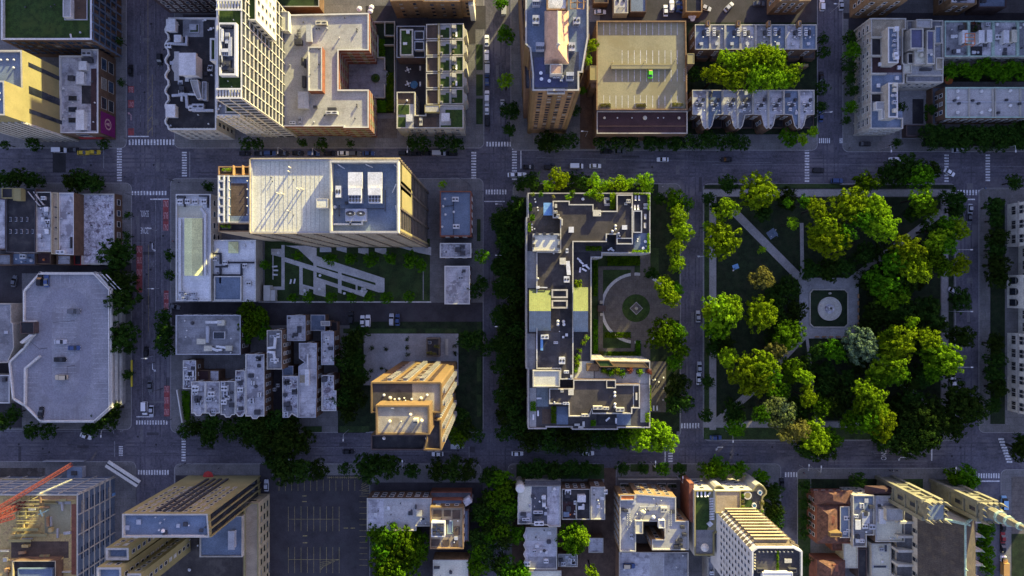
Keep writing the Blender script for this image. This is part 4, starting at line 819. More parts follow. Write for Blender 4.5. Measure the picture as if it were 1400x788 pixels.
# historic hotel-like block with wavy cornice
pts=[(905,95),(1165,95),(1165,700),(905,700)]
for y in range(680,110,-82): pts+= [(900,y),(888,y-12),(885,y-30),(893,y-48),(903,y-60)]
b=B('historic_building','dark flat roofed building with a wavy white cornice on the left avenue',pts,17,'stone_pale','r_black',1.0,.5,'white')
wins(b,3.6,3,1.5,2.1,'stone_pale','glass')
pat(b,rect(985,105,1095,200),'r_grey'); blk(b,'planter_bed',rect(1020,130,1070,176),b.rz+.6,None,'metal_grey','sedum',.1); U(b,'hat',1045,152,32,28,.9,'g')
for x,y,L,W,hh in[(938,150,44,58,2.6),(970,218,34,34,2),(938,607,46,60,2.8),(1050,374,80,105,6)]: U(b,'hat',x,y,L,W,hh)
pat(b,[(938,278),(966,278),(966,315),(982,335),(982,370),(966,392),(966,436),(938,436),(938,392),(924,370),(924,335),(938,315)],'r_white',part='skylight_cover',dz=.4)
blk(b,'bulkhead',[(1022,430),(1065,430),(1072,480),(1085,530),(1062,535),(1040,490)],b.rz+2.2,None,'metal_white','r_white'); blk(b,'bulkhead',rect(1088,440,1112,540),b.rz+1.8,None,'metal_grey','r_grey')
duct(b,[(940,520),(1010,515),(1015,580),(1050,600),(1150,600)],.9,.9,'metal_grey'); duct(b,[(985,545),(985,510),(1060,515)],.7,.7); duct(b,[(920,240),(1010,245),(1012,205)],.8,.8,'metal_grey'); U(b,'ac',1075,580,60,28,1.5,'g'); U(b,'ac',1045,590,40,22,1.4); clutter(b,14,8,'vvah')
for x,y in((1110,110),(1130,125),(1120,150),(1140,160),(1108,180)): dining(x,y+0,b.rz,f"on the terrace of the wavy-cornice building",'hotel terrace',2) if y in(110,160) else None
m=MB()
for i in range(14): q=P(915+18*i,700,17); m.box((q.x,q.y+.3,14.6),(.9,1.0,2.0),0)
m.build('cornice_bracket',['stone_pale'],b.root)
B('brick_building','dark brick building at the top edge beside the left avenue',[P(x/K,y/K,0) for x,y in((232,-142),(376,-142),(376,-10),(345,-10),(345,18),(232,18))],33,'brick_dark','r_black',.8,world=True)  # height and right-hand wing out of view are shaped for their shade
wins(ALLB[-1],3.4,3,1.4,1.8)
# white tower
tw=B('white_tower','tall white grid tower with green roof beds and a framed plant deck',[(1165,-220),(1305,-220),(1305,532),(1165,532)],55,'glass','sedum',.9,.5,'white')
ribs(tw,3.9,.26,.3,'offwhite'); bands(tw,3.5,.28,.25,'offwhite')
f=blk(tw,'plant_enclosure',rect(1180,122,1272,406),tw.rz+2.4,None,'white','r_grey',1.6,.6,'white')
for y0,y1 in((8,58),(484,532)): pat(tw,rect(1168,y0,1302,y1),'r_grey',part='terrace'); 
m=MB()
for y0,y1 in((8,58),(484,532)):
    for i in range(9): q=P(1172+16.2*i,(y0+y1)/2,55); m.box((q.x,q.y,55.02),(.35,(y1-y0)*pxm(55),.5))
    for y in(y0,y1): q=P(1237,y,55); m.box((q.x,q.y,55.53),(135*pxm(55),.5,.4))
m.build('pergola',['white'],tw.root)
for i,(x,y,L,W,c,k) in enumerate([(1212,150,30,14,'d','ac'),(1245,152,28,12,'d','ac'),(1205,200,16,60,'w','hat'),(1235,215,22,55,'g','ac'),(1220,290,40,36,'w','big'),(1250,260,16,90,'g','hat'),(1225,360,48,50,'d','chl'),(1200,340,14,60,'g','ac'),(1255,385,26,20,'d','ac')]): U(tw,k,x,y,L,W,1.6,c,z=tw.rz+.8)
duct(tw,[(1215,230),(1215,330),(1250,330)],.5,.5,'metal_dark',z=tw.rz+.8)
for x,y in((1260,110),(1250,470),(1230,440)): U(tw,'ven',x,y,6,6,.5)
blk(tw,'side_ledge',rect(1130,206,1163,328),47,20,'white','sedum',.6,.5,'white')
l2=blk(tw,'lower_block',rect(1162,448,1376,624),33,.1,'offwhite','r_grey',.9,.5,'white'); ribs(l2,2.6,.4,.5,'white',1,33,only='S'); bands(l2,3.4,.4,.4,'white',4,33,only='S'); wins(l2,3.4,3.2,1.1,1.8,'white','glass',only='E',z0=17); wins(l2,3.4,2.6,2.0,2.6,'white','glass',only='S',z0=2)
blk(tw,'roof_garden',rect(1212,560,1322,608),33.4,32.1,'metal_grey','sedum',.4,.5,'stone_pale'); duct(tw,[(1350,465),(1355,560)],.8,.8,'metal_grey',z=32.1)
for x,y in((1175,548),(1180,590),(1172,605),(1190,575)): U(tw,'ven',x,y,14,14,.8,z=32.1)
# lower white slabs of the tower with punched windows
sb=blk(tw,'white_bay',rect(1332,-300,1379,110),50,31,'white','sedum',.6,.4,'white'); wins(sb,3.5,3.4,1.3,1.8,'white','glass',z1=49.5,z0=31.5)
org(350,0)
sb=blk(tw,'white_slab',[(-120,395),(20,395),(20,560),(-120,560)],30,.1,'white','r_white') if False else None
# lawn terrace behind
org(0,0); b=B('terrace_house','low terrace building with small lawn roofs behind the white tower',[(1330,-150),(1560,-150),(1720,-150),(1720,38),(1330,38)],7,'brick_brown','lawn',.6,.4,'stone_pale')
for x,y in((1345,30),(1360,5)): chair(x,y,b.rz,0,'white chair on the lit lawn terrace behind the white tower','terrace chairs')
org(350,0)
b=B('apartment_block','U shaped red brick block with a pale cream roof around a court',[(120,80),(608,70),(608,272),(445,272),(445,483),(608,483),(608,690),(470,690),(470,682),(120,682)],16,'brick_red','r_white',.7,.5,'white')
wins(b,3.3,3.4,1.5,1.8,'stone_yellow','glass','sill'); bands(b,3.3,.25,.15,'stone')
blk(b,'corner_block',rect(105,62,175,166),18.5,None,'offwhite','r_cream'); pb=blk(b,'penthouse',rect(280,252,356,490),19.4,None,'brick_red','r_white',.4,.4,'white')
for x,y,L,W,hh,k,c in[(293,190,26,82,2,'hat','g'),(357,130,60,20,1.4,'ac','c'),(235,235,38,26,2,'ac','d'),(265,550,50,80,2.6,'hat','g'),(413,592,46,16,1.2,'ac','d'),(413,612,62,16,1.6,'ac','w'),(322,579,20,12,.8,'hat','d'),(252,335,8,40,1,'ac','d'),(266,345,8,46,1,'ac','d'),(262,445,18,60,1.2,'ac','d'),(200,665,30,16,1,'ac','w'),(240,650,14,36,1,'ac','g')]: U(b,k,x,y,L,W,hh,c)
for x,y in((328,158),(342,158),(545,160),(545,172),(545,566),(545,578),(480,100),(535,640),(150,130)): U(b,'ven',x,y,8,8,.8,'d')
for x,y in((293,268),(340,268),(293,405),(340,350)): U(b,'ven',x,y,7,7,.6,'d',z=pb.rz)
m=MB()
for i in range(7): q=P(232,165+9*i,b.rz); m.box((q.x,q.y,b.rz+.3),(22*pxm(16),.25,.1))
m.build('roof_ladder',['metal_dark'],b.root)
clutter(b,8,12,'vvv','gd')
t=planter(645,423,.2,.01,.01,.01,'x',None) if False else None
q=P(645,423,.3); r_=empty('round_planter',(q.x,q.y,.19)); tag(r_,'round stone planter with green shrub in the brick court','planter'); m=MB(); m.cyl((q.x,q.y,.19),1.75,1.75,.5,20,0,1); m.build('planter_rim',['stone_pale','lawn'],r_); o=place('shrub',crown(0,1,'g'),(q.x,q.y,.75),r_,0,(.8,.8,.5))
m=MB(); 
for a,e in(((750,125),(750,610)),((640,127),(750,127)),((660,200),(660,318)),((697,130),(697,200)),((697,200),(750,200)),((697,250),(750,250)),((697,465),(697,532)),((640,532),(697,532)),((697,318),(697,380)),((660,318),(697,318)),((640,200),(660,200))):
    p0,p1=P(*a),P(*e); d=p1-p0; c=(p0+p1)/2; m.box((c.x,c.y,.13),(d.length+.4,.4,1.5+.003*len(m.f)),math.atan2(d.y,d.x))
w_=m.build('garden_wall',['stone'],None,tuple(P(700,330))); tag(w_,'pale low garden wall edging the brick court','wall')
org(350,0); hedge(662,210,694,312,.9,'dark hedge inside the garden wall of the brick court'); hedge(702,390,745,600,.9,'dark hedge on the far side of the brick court wall'); hedge(645,540,700,605,.8,'dark hedge below the round planter court')
org(700-350,0)
b=B('row_house_wing','court wing with green roof box and low black boxes behind the row houses',[(757,140),(912,140),(912,312),(757,312)],8,'brick_dark','r_black',.4,.3,'metal_grey')
blk(b,'green_roof_box',rect(775,157,846,300),10.5,None,'metal_grey','sedum',.4,.5,'stone_pale'); U(b,'hat',820,176,16,16,.8,z=10.1); U(b,'hat',804,238,20,12,.6,z=10.1)
for y in(166,222): blk(b,'roof_box',rect(852,y,906,y+50),9.4,None,'metal_grey','r_black',.5,.4,'metal_grey')
for i in range(5):
    y0=(130,218,306,394,482)[i]; y1=y0+86
    b=B('row_house',f"row house with terrace lawns, {od(i)} from the top of its row",[(916,y0),(1118,y0-4),(1118,y1-6),(916,y1-4)],13,'stone','r_tar',.5,.35,'stone_pale',group='row houses with terrace lawns')
    pat(b,rect(920,y0+6,978,y1-8),'deck_brown',part='deck'); blk(b,'party_wall',rect(979,y0-4,990,y1-6),13.6,None,'stone_yellow','stone_pale',.05)
    pat(b,rect(990,y0-2,1114,y1-8),'r_white',part='terrace'); pat(b,[(994,y0+30),(1022,y0+30),(1022,y0+20),(1040,y0+20),(1040,y1-12),(994,y1-12)],'sedum',part='lawn_bed',dz=.2); pat(b,[(1054,y0+44),(1082,y0+44),(1082,y0+2),(1112,y0+2),(1112,y1-12),(1054,y1-12)],'sedum',part='lawn_bed',dz=.2)
    U(b,'hat',1068,y0+18,20,20,1.7,'c'); U(b,'ac',1000,y1-16,14,8,.9,'c'); blk(b,'divider',rect(1044,y0,1050,y1-8),13.5,None,'stone_pale','stone_pale',.05); U(b,'ac',1064,y1-22,8,10,1,'y')
    wins(b,3.2,2.6,1.3,2.0,'stone_pale','glass')
    e=[x for x in edges(b) if x[4].x>.8][0]; m=MB(); c=(e[1]+e[2])/2; 
    m.prism([(c.x-.1,c.y-2),(c.x+1.1,c.y-1),(c.x+1.1,c.y+1),(c.x-.1,c.y+2)],.1,11.6); m.build('bay_window',['stone_pale'],b.root)
    if i in(0,2,3): lounger(1080,y0+58,b.rz+.2,90,f"white lounger on the terrace lawn, {od(i)} row house from top",'row house loungers')
b=B('corner_house','corner row house with ornate front and big terrace lawn beside the main street',[(757,495),(857,495),(857,620),(912,620),(912,566),(1118,566),(1118,692),(757,692)],13.2,'stone','r_tar',.5,.4,'stone_pale')
pat(b,rect(764,502,846,556),'deck_brown',part='deck'); pat(b,rect(764,562,850,688),'r_white',part='terrace'); pat(b,rect(766,566,825,618),'sedum',part='lawn_bed',dz=.2); pat(b,rect(766,632,805,686),'sedum',part='lawn_bed',dz=.22); pat(b,rect(872,634,972,686),'deck_brown',part='deck'); pat(b,rect(920,568,1112,600),'r_white',part='terrace'); pat(b,rect(988,600,1112,688),'r_white',part='terrace',dz=.016); pat(b,[(1020,592),(1112,592),(1112,688),(1050,688),(1050,640),(1020,630)],'sedum',part='lawn_bed',dz=.2); pat(b,rect(995,676,1050,688),'sedum',part='lawn_bed',dz=.24); U(b,'ven',815,545,12,12,1); U(b,'hat',828,640,30,34,1.2); U(b,'hat',1022,635,40,40,.8); U(b,'ac',890,660,16,40,1.2,'c')
blk(b,'parapet_block',rect(908,566,988,606),14.4,None,'stone_yellow','stone_pale',.1)
wins(b,3.2,2.8,1.4,2.1,'stone_pale','glass')
m=MB()
for x in(800,945,1035): q=P(x,692,8); m.prism([(q.x-2.6,q.y+.2),(q.x-1.2,q.y-1.4),(q.x+1.2,q.y-1.4),(q.x+2.6,q.y+.2)],.1,11)
m.build('bay_window',['stone_pale'],b.root)
sofa(1028,640,b.rz+.1,0,'pale outdoor sofa on the corner house terrace',None) if False else None
dining(820,380,.2,'in the dark court behind the row houses, upper set','row court'); dining(820,455,.2,'in the dark court behind the row houses, lower set','row court')
for x,y,r in((885,370,90),(885,455,90)): lounger(x,y,.2,r,f"white lounger at the right wall of the dark court, {'upper' if y<400 else 'lower'} one",'court loungers')
q=P(853,460,.2); tt=empty('spa_tub',(q.x,q.y,.2)); tag(tt,'round blue water tub in the dark court','tub'); m=MB(); m.cyl((q.x,q.y,.2),1.5,1.5,.8,18,0,1); m.cyl((q.x,q.y,1.0),1.3,1.3,.01,18,1); m.build('basin',['metal_grey','blue_water'],tt)
b=B('brick_building','orange brick building with blue grey roof at the top edge over the alley',[(705,-140),(1170,-140),(1170,2),(1100,2),(1100,10),(900,10),(900,4),(722,8)],16,'brick_tan','r_blue',.6,.4); wins(b,3.3,3.6,1.3,1.7,'brick_tan','glass','sill')
sb=blk(b,'corner_bay',rect(1145,-60,1172,30),15,.1,'white','r_cream')
parasol(563,60,.2,'fabric_white','left white parasol of the group at the dark alley corner','alley parasols',.8); parasol(628,52,.2,'fabric_white','upper right white parasol at the dark alley corner','alley parasols',.8); parasol(622,72,.2,'fabric_white','lower right white parasol at the dark alley corner','alley parasols',.8)
# brown residential tower
org(700,0)
t=B('apartment_tower','tall brown brick tower with a pink tiled ridge roof',[(72,-260),(412,-260),(412,200),(395,300),(380,392),(362,392),(362,490),(110,490),(110,400),(95,260),(72,240)],58,'brick_tan','r_blue',1.0,.5,'stone_pale')
wins(t,3.3,3.0,1.3,1.8,'brick_brown','glass',z0=6); ribs(t,9,1.0,.35,'brick_orange')
def hip(b,pts,zr,z0,mat,part='hip_roof'): pass
z0=58; zr=64.5; m=MB(); A=[P(x,y,z0) for x,y in((175,60),(305,60),(305,345),(175,345))]; r1=P(246,262,zr); r0=P(246,60,zr)
m.face([A[0],A[3],r1,r0]); m.face([A[1],r0,r1,A[2]]); m.face([A[3],A[2],r1]); m.face([A[0],r0,A[1]])
for i in range(4):
    a,e=A[i],A[(i+1)%4]; m.face([(a.x,a.y,t.rz),(e.x,e.y,t.rz),e,a],1)
m.build('tiled_roof',['tile_pink','stone_pale'],t.root)
m=MB(); m.tube(r0+Vector((0,0,.05)),r1+Vector((0,0,.05)),.22); m.build('roof_ridge',['stone_pale'],t.root)
U(t,'fan',250,244,22,18,1.6,'c',z=zr-.6)
blk(t,'lower_gable',rect(206,345,272,400),60.5,None,'stone_pale','tile_pink',.1); blk(t,'glass_house',rect(186,-60,300,55),60,None,'brick_brown','glass_lit',.3,.5,'brick_tan')
pat(t,rect(100,280,360,488),'r_slate',part='terrace'); pat(t,[(120,310),(180,310),(180,400),(300,405),(300,470),(120,470)],'panel_navy',part='terrace_deck',dz=.03)
for x,y,L,W in((130,25,40,36),(128,120,36,44),(150,262,44,40),(345,125,36,34),(320,265,34,44),(310,420,40,40)): U(t,'big' if L>38 else 'ac',x,y,L,W,2.2,'g')
for i in range(3): U(t,'ac',228+20*i,420,16,12,1.2)
U(t,'ac',265,432,14,22,1.2)
for i,(x,y) in enumerate(((155,398),(158,430),(200,440))): table(x,y,t.rz+.05,f"round table on the navy tower terrace, {od(i)} from the top",'tower terrace tables')
m=MB()
for x,y in((315,-20),(350,-20),(385,-20),(315,20),(350,45),(385,45)): q=P(x,y,58); m.box((q.x,q.y,58),(.3,.3,5))
for y in(-20,15,48): 
    a,e=P(312,y,62.5),P(388,y,62.5); m.tube(a,e,.18)
for x in(315,350,385):
    a,e=P(x,-22,62.8),P(x,50,62.8); m.tube(a,e,.18)
m.build('steel_frame',['wood'],t.root)
blk(t,'step_wing',[(38,-260),(68,-260),(95,250),(100,480),(72,480),(60,200)],40,.1,'brick_brown','r_slate',.5)
blk(t,'balcony',rect(190,478,285,505),57.6,56.6,'stone_pale','r_grey',.3,.3,'stone_pale')
# parking garage
g=B('parking_garage','beige parking garage deck with painted bays and a lime green car',[(455,112),(938,112),(946,593),(455,593)],14,'brick_dark','r_conc',1.0,.45,'brick_tan')
blk(g,'front_roof',rect(456,598,946,721),12.5,.1,'brick_brown','r_maroon',.5,.4,'stone')
for i,(x,s) in enumerate(((497,15),(567,8),(645,8),(715,24),(785,8),(815,8),(898,16))): U(g,'fan',x,637,s,s,.9,'c' if s>12 else 'w',z=12.0)
duct(g,[(470,682),(935,682)],.3,.2,'brick_brown',z=12)
for x,y0,y1,yb in((945,288,345,0),(420,355,472,432)): blk(g,'stair_tower',rect(x,y0,x+37,y1 if not yb else yb),16.5,.1,'brick_brown','stone_yellow',.1,.2,'stone_yellow')
blk(g,'stair_tower',rect(424,434,457,471),13.4,.1,'brick_brown','brick_brown',.1)
blk(g,'ramp_wall',rect(535,350,862,371),14.0,None,'r_conc','r_conc',.05)
def gline(x0,y0,x1,y1,w=.13): line(x0,y0,x1,y1,w,'paint',name='bay_line',z=0,par=None) 
m=MB()
def gl(x0,y0,x1,y1,w=.16,z=g.rz+.012):
    a,e=P(x0,y0,z),P(x1,y1,z); d=(e-a); d.normalize(); n=Vector((-d.y,d.x,0))*w/2; m.face([a-n,e-n,e+n,a+n])
for i in range(13):
    x=494+33*i; gl(x,120,x,190); 
    if i>2: gl(x,272,x,345)
    if i>1: gl(x,373,x,440)
    gl(x,515,x,582)
for i in range(8): gl(924,375+9*i,944,365+9*i)
m.build('bay_marking',['paint'],g.root)
car(745,390,88,'lime','lime green car alone on the beige garage deck','sedan',None,g.rz)
for i,x in enumerate((503,692,886)): 
    pass
for i,(x,y) in enumerate(((503,572),(692,572),(886,568))): planter(x,y,g.rz,4,2,1.3,f"stand-in dry shrub planter at the garage deck front edge, {od(i)} from the left",'garage planters','t','concrete',.9)  # planters stand in for bushy marks of unclear origin
for x,y in((712,338),(878,328),(540,340)): U(g,'ven',x,y,6,6,2.2,'c')
# top alley
b=B('garage_shed','small white roofed garage with two dark skylights in the top alley',rect(550,-60,626,72),5,'stone_pale','r_white',.3); U(b,'sky',570,5,14,16,.4,'g'); U(b,'sky',602,5,14,16,.4,'g'); duct(b,[(575,42),(605,42)],.3,.3,'metal_grey')
B('garage_shed','dark blue roofed garage in the top alley beside the white one',rect(636,-60,724,66),5,'brick_dark','r_blue',.3)
B('garage_shed','brown brick garage with a black roof at the top alley',rect(935,-60,1025,66),6,'brick_tan','r_black',.6,.4)
B('garage_shed','low dark shed at the top alley left of the parked white car',rect(440,-80,520,18),4.5,'brick_brown','r_tar',.4)
for i,(x,y) in enumerate(((955,100),(972,98),(965,113))): parasol(x,y,.2,'fabric_white',f"white parasol at the garage corner, {od(i)} of three from the left",'garage corner parasols',.75)
def terrace_row(nm,n,x0,x1,y0,y1,h,pat_label,teeth=None):
    st=(x1-x0)/n
    for i in range(n):
        a=x0+st*i; e=a+st; pts=rect(a+.6,y0,e-.6,y1)
        if teeth: pts=[(a+.6,y0),(e-.6,y0),(e-.6,y1)]+([(e-.6,y1+72),(e-12,y1+78),(e-26,y1+60),(e-40,y1+4)] if i%2==0 else [])+([(a+40,y1+4),(a+26,y1+60),(a+12,y1+78),(a+.6,y1+72)] if i%2==1 else [])+[(a+.6,y1)]
        b=B('row_house',f"{pat_label}, {od(i)} house from the left",pts,h,'brick_brown',('r_blue','r_grey','r_blue','r_lav','r_grey','r_blue','r_lav','r_blue')[i] if not teeth else ('r_lav','r_blue','r_lav','r_grey','r_lav','r_lav','r_blue','r_lav')[i],.5,.3,'stone_pale',group=nm)
        wins(b,3.0,2.6,1.2,1.7,'offwhite','glass')
        yield i,a,e,b
org(700,0)
for i,a,e,b in terrace_row('flat terrace row above the sunlit clump',8,985,1642,132,268,10,'grey blue flat roofed row house above the sunlit trees'):
    sx=a+18 if i%2 else e-16
    if i%2==0: blk(b,'chimney',rect(e-17,112,e-1,140),11.8,None,'brick_tan','r_grey')
    for k in(0,1): U(b,'ac',sx,165+24*k,15,18,1.1,'w')
    U(b,'ac',sx+(-22 if sx>(a+e)/2 else 22),180,12,22,1,'d'); U(b,'ven',(a+e)/2,205,10,10,.9); U(b,'hat',(a+e)/2-8,240,16,14,.8,'g'); clutter(b,3,i,'vvv','gd')
    p0=P((a+e)/2,300,.2); blk(b,'rear_porch',rect(a+10,270,e-10,318),3.4,.1,'brick_brown','deck_grey',.3)
for i,a,e,b in terrace_row('zigzag terrace row',8,970,1630,485,618,10,'zigzag fronted row house below the sunlit trees',True):
    for k,(dx,dy) in enumerate(((22,78),(50,82),(30,108),(58,56))): U(b,'ac',a+dx,485+dy,13,15,1.0,'w' if k<3 else 'd')
    U(b,'ac',a+40,570,18,14,1,'d'); U(b,'ven',a+62,600,8,8,1); clutter(b,3,i+40,'vvh','gd')
    blk(b,'front_court',rect(a+4,622,e-30 if i%2==0 else e-4,688),2.2,.1,'brick_dark','r_black',.3)
org(1050,0); q=P(193,352,.2); table(193,352,.2,'yellow lit table patch in the yard right of the sunlit clump',None) if False else None
b=B('garden_shed','small yellow roofed shed beside the sunlit trees',rect(170,345,218,360),3.5,'wood','stone_yellow',.1,.1)
b=B('brick_building','orange brick walled building with white roof units at the top street corner',[(62,-140),(232,-140),(232,5),(62,8)],13,'brick_tan','r_white',.6); wins(b,3.2,3,1.3,1.7); U(b,'ac',100,-5,40,10,1.5,'g'); U(b,'ac',150,-8,40,12,1.5)
b=B('brick_building','red brown building with sunlit parapet right of the top right side street',[(560,-140),(765,-140),(765,-6),(600,4),(560,-2)],17,'brick_tan','r_cream',.6); wins(b,3.3,3.2,1.3,1.8)
b=B('brick_building','tan building with cluttered roof at the top edge right part',[(985,-140),(1125,-140),(1125,22),(985,22)],11,'brick_tan','r_lav',.6); wins(b,3.3,3.2,1.3,1.8); clutter(b,8,90)
b=B('brick_building','low blue grey building at the top edge far right',[(1135,-140),(1285,-140),(1285,40),(1135,40)],8,'brick_dark','r_blue',.5); clutter(b,4,91)
# apartment block with patchwork roof
a=B('apartment_block','pale apartment block with a patchwork roof and bay windows on the side street',[(555,98),(745,98),(745,160),(728,160),(728,340),(735,340),(735,452),(700,452),(700,635),(728,635),(728,694),(553,694)],12.5,'stone','r_grey',.8,.4,'stone_pale')
wins(a,3.1,4.6,2.8,2.0,'white','glass','mull'); bands(a,3.1,.3,.25,'stone_pale'); ribs(a,4.7,.6,.4,'stone_pale',only='W')
for q,mt in((rect(562,104,732,196),'r_gravel'),(rect(562,204,640,296),'r_black'),(rect(562,304,728,392),'r_maroon'),(rect(560,404,728,450),'r_blue'),(rect(560,450,640,496),'r_blue'),(rect(558,504,640,548),'r_black'),(rect(558,600,724,688),'r_blue')): pat(a,q,mt)
for y in(200,300,397,500): blk(a,'party_wall',rect(556,y-4,640,y+4),13.1,None,'stone_pale','stone_pale',.05)
pa=blk(a,'penthouse',rect(646,146,704,340),17,None,'stone','r_blue',.6,.5,'white'); pb=blk(a,'penthouse',rect(648,446,700,634),17,None,'stone','r_blue',.6,.5,'white'); blk(a,'penthouse',[(583,548),(640,548),(640,600),(628,600),(628,640),(614,640),(614,590),(583,590)],14.5,None,'white','r_white')
for x,y in((682,164),(682,315),(678,300)): U(a,'hat',x,y,20,22,1.6,z=16.4)
for x,y in((672,195),(676,225),(672,250),(680,275)): U(a,'ac',x,y,16,12,1.2,'g',z=16.4)
for x,y,kd in((676,462,'hat'),(676,490,'hat'),(665,518,'fan'),(682,518,'fan'),(674,555,'ac'),(676,600,'hat')): U(a,kd,x,y,20,18,1.4,'c' if kd=='hat' else 'g',z=16.4)
for x,y in((702,368),(690,424),(600,350),(590,465)): U(a,'hat',x,y,16,18,.8)
b=B('apartment_block','stepped pale apartment wing with navy panels beside the patchwork block',[(748,110),(945,110),(945,445),(745,445)],11,'stone','r_grey',.7,.4,'stone_pale')
for q,z1,rf in((rect(768,154,838,262),15.5,'panel_navy'),(rect(856,164,900,345),15,'r_white'),(rect(790,262,858,345),14,'r_cream'),(rect(752,285,800,345),13,'r_black'),(rect(900,140,938,235),12.5,'r_blue'),(rect(748,345,945,408),11.6,'r_white'),(rect(800,104,885,150),13.5,'r_white'),(rect(732,345,776,395),12.5,'r_cream'),(rect(905,310,946,375),12.5,'r_gravel')): blk(b,'upper_storey',q,z1,None,'stone',rf,.5,.35,'stone_pale')
pat(b,rect(862,168,888,264),'panel_navy',z=14.5,part='solar_panel',dz=.15); pat(b,rect(862,290,886,340),'steel_blue',z=14.5); U(b,'fan',875,297,14,14,1,z=14.5); U(b,'hat',815,272,28,16,.8,z=13.5); U(b,'fan',822,300,26,26,1.2,'c',z=13.5); U(b,'ac',845,378,60,12,1,'d',z=11.1); clutter(b,6,44); wins(b,3.1,3,1.4,1.8,'white','glass')
m=MB(); p0=[P(x,y,.2) for x,y in rect(778,534,838,668)]; o=sheet('yard',rect(778,534,838,668),'r_black',.2)
b=B('garage_entrance','low dark garage entrance below the right apartment court',rect(745,672,880,735),3.2,'brick_dark','r_black',.4)
hedge(848,560,900,650,1.0,'hedge right of the dark pit in the apartment court')
for i in range(4):
    x0=952+132*i; e=x0+131
    b=B('row_house',f"flat roofed row house with roof deck at right, {od(i)} from the left",rect(x0,112,e,306),11,'stone_pale',('r_grey','r_lav','r_lav','r_grey')[i],.7,.4,'verdigris',group='row houses with roof decks')
    wins(b,3.1,3,1.4,1.9,'white','glass'); z=b.rz
    U(b,'blk',x0+(88 if i==0 else 44 if i==1 else 2+42),210,28,64,2.4); U(b,'blk',x0+(88) if i else x0+66,206,26,62,2.3,'w' if i<2 else 'c') if i else None
    clutter(b,7,60+i,'vvhfa')
    if i==0:
        m=MB()
        for yy in(180,200,222,244):
            p0,p1=P(x0+108,yy,z+2.4),P(x0+160,yy,z+2.4); 
        pat(b,rect(x0+98,120,x0+130,240),'deck_brown',part='deck')
    if i==1:
        m=MB()
        for yy in(182,202,222,242): p0,p1=P(x0-22,yy,z+2.5),P(x0+30,yy,z+2.5); m.tube(p0,p1,.14)
        for xx in(-22,30): p0,p1=P(x0+xx,182,z+2.4),P(x0+xx,242,z+2.4); m.tube(p0,p1,.14); m.tube(p0,p0-Vector((0,0,2.4)),.1); m.tube(p1,p1-Vector((0,0,2.4)),.1)
        m.build('pergola',['orange'],b.root); pat(b,rect(x0+4,118,x0+66,176),'r_black',part='deck'); pat(b,rect(x0+6,250,x0+70,300),'r_black',part='deck'); pat(b,rect(x0+70,120,x0+112,176),'r_white',part='deck')
        for k,(dx,dy) in enumerate(((12,130),(26,150),(40,135),(52,160),(20,165))): planter(x0+dx,dy,z,1.2,1,1,f"dark plant pot on the black roof deck at right, {od(k)} of five",'roof deck pots','d' if k else 'r')
        sofa(x0,275,z,10,'red brown sofa below the orange pergola','roof deck sofas') if False else None
parasol(955,442,.2,'orange','orange parasol at the corner between the two right roofs',None,1.25)
b=B('row_house_block','pale grid roofed block with white domes behind the right tree rows',rect(955,470,1560,636),10,'brick_brown','r_white',.5,.5,'verdigris'); wins(b,3,3,1.3,1.8,'white','glass')
for x in(1086,1214,1226,1362): blk(b,'roof_divider',rect(x-3,474,x+3,632),10.1,None,'stone_pale','r_blue',.02)
duct(b,[(960,551),(1555,551)],.4,.25,'metal_grey',lift=.1)
for i,(x,y) in enumerate(((1017,494),(1017,531),(1017,609),(1145,494),(1145,608),(1300,492),(1300,571),(1190,596))): U(b,'fan',x,y,19,19,1.3)
for x,y in((1000,545),(1025,560),(1098,545),(1130,560),(1280,542),(1350,562),(1236,610)): U(b,'ac',x,y,12,12,.9,'d')
blk(b,'side_porch',[(884,470),(950,468),(952,640),(884,680)],4,.1,'brick_brown','r_slate',.3)
for i in range(4): 
    q=P(1255+11*i,656+((i*5)%7),.2)
# ================================================================== buildings, middle left
org(0,200)
b=B('black_roof_building','black roofed building with small skylights and a yellow lit corner at far left',rect(32,228,190,572),11,'brick_dark','r_black',.6,.3,'metal_dark')
for i in range(5):
    for y in(395,460): 
        if i<4 or y>400: U(b,'sky',58+30*i,y,10,24,.5,'g')
blk(b,'stair_head',rect(70,226,112,292),13,None,'stone_yellow','stone_yellow',.1); blk(b,'stair_head',rect(8,226,68,280),12.5,.1,'stone_yellow','r_black',.3); wins(b,3.4,3,1.4,1.8)
B('flat_roof_building','pale blue roofed building at the far left edge',rect(-160,282,31,556),10.5,'brick_dark','r_lav',.5)
B('flat_roof_building','low grey building at the far left below the black roof',rect(-60,582,58,642),6,'brick_brown','r_grey',.5); B('flat_roof_building','low dark building with roof decks below the black roof',rect(62,575,190,640),6.5,'brick_dark','r_blue',.5); clutter(ALLB[-1],4,70)
b=B('flat_roof_building','grey roofed building with a railed deck right of the black roof',rect(192,246,275,570),10.5,'brick_brown','r_lav',.6,.3,'stone_pale'); pat(b,rect(196,250,270,330),'r_black',part='deck'); clutter(b,12,71,'vvhad'); U(b,'hat',260,460,20,24,1); U(b,'hat',258,342,20,24,1)
duct(b,[(160,248),(220,322)],.15,.9,'metal_white',lift=.2,part='railing') ; duct(b,[(190,248),(242,318)],.15,.9,'metal_white',lift=.2,part='railing')
B('flat_roof_building','low brown building behind the railed deck',rect(194,572,273,636),6,'brick_brown','r_maroon',.5); U(ALLB[-1],'fan',240,612,14,14,1,'o')
b=B('flat_roof_building','narrow tan roofed building left of the pale blue roof',rect(276,250,312,582),11.5,'stone_yellow','r_tan',.5,.3,'conc_warm'); 
for y in(330,385,440,500): U(b,'ven',306,y,10,10,1,'d')
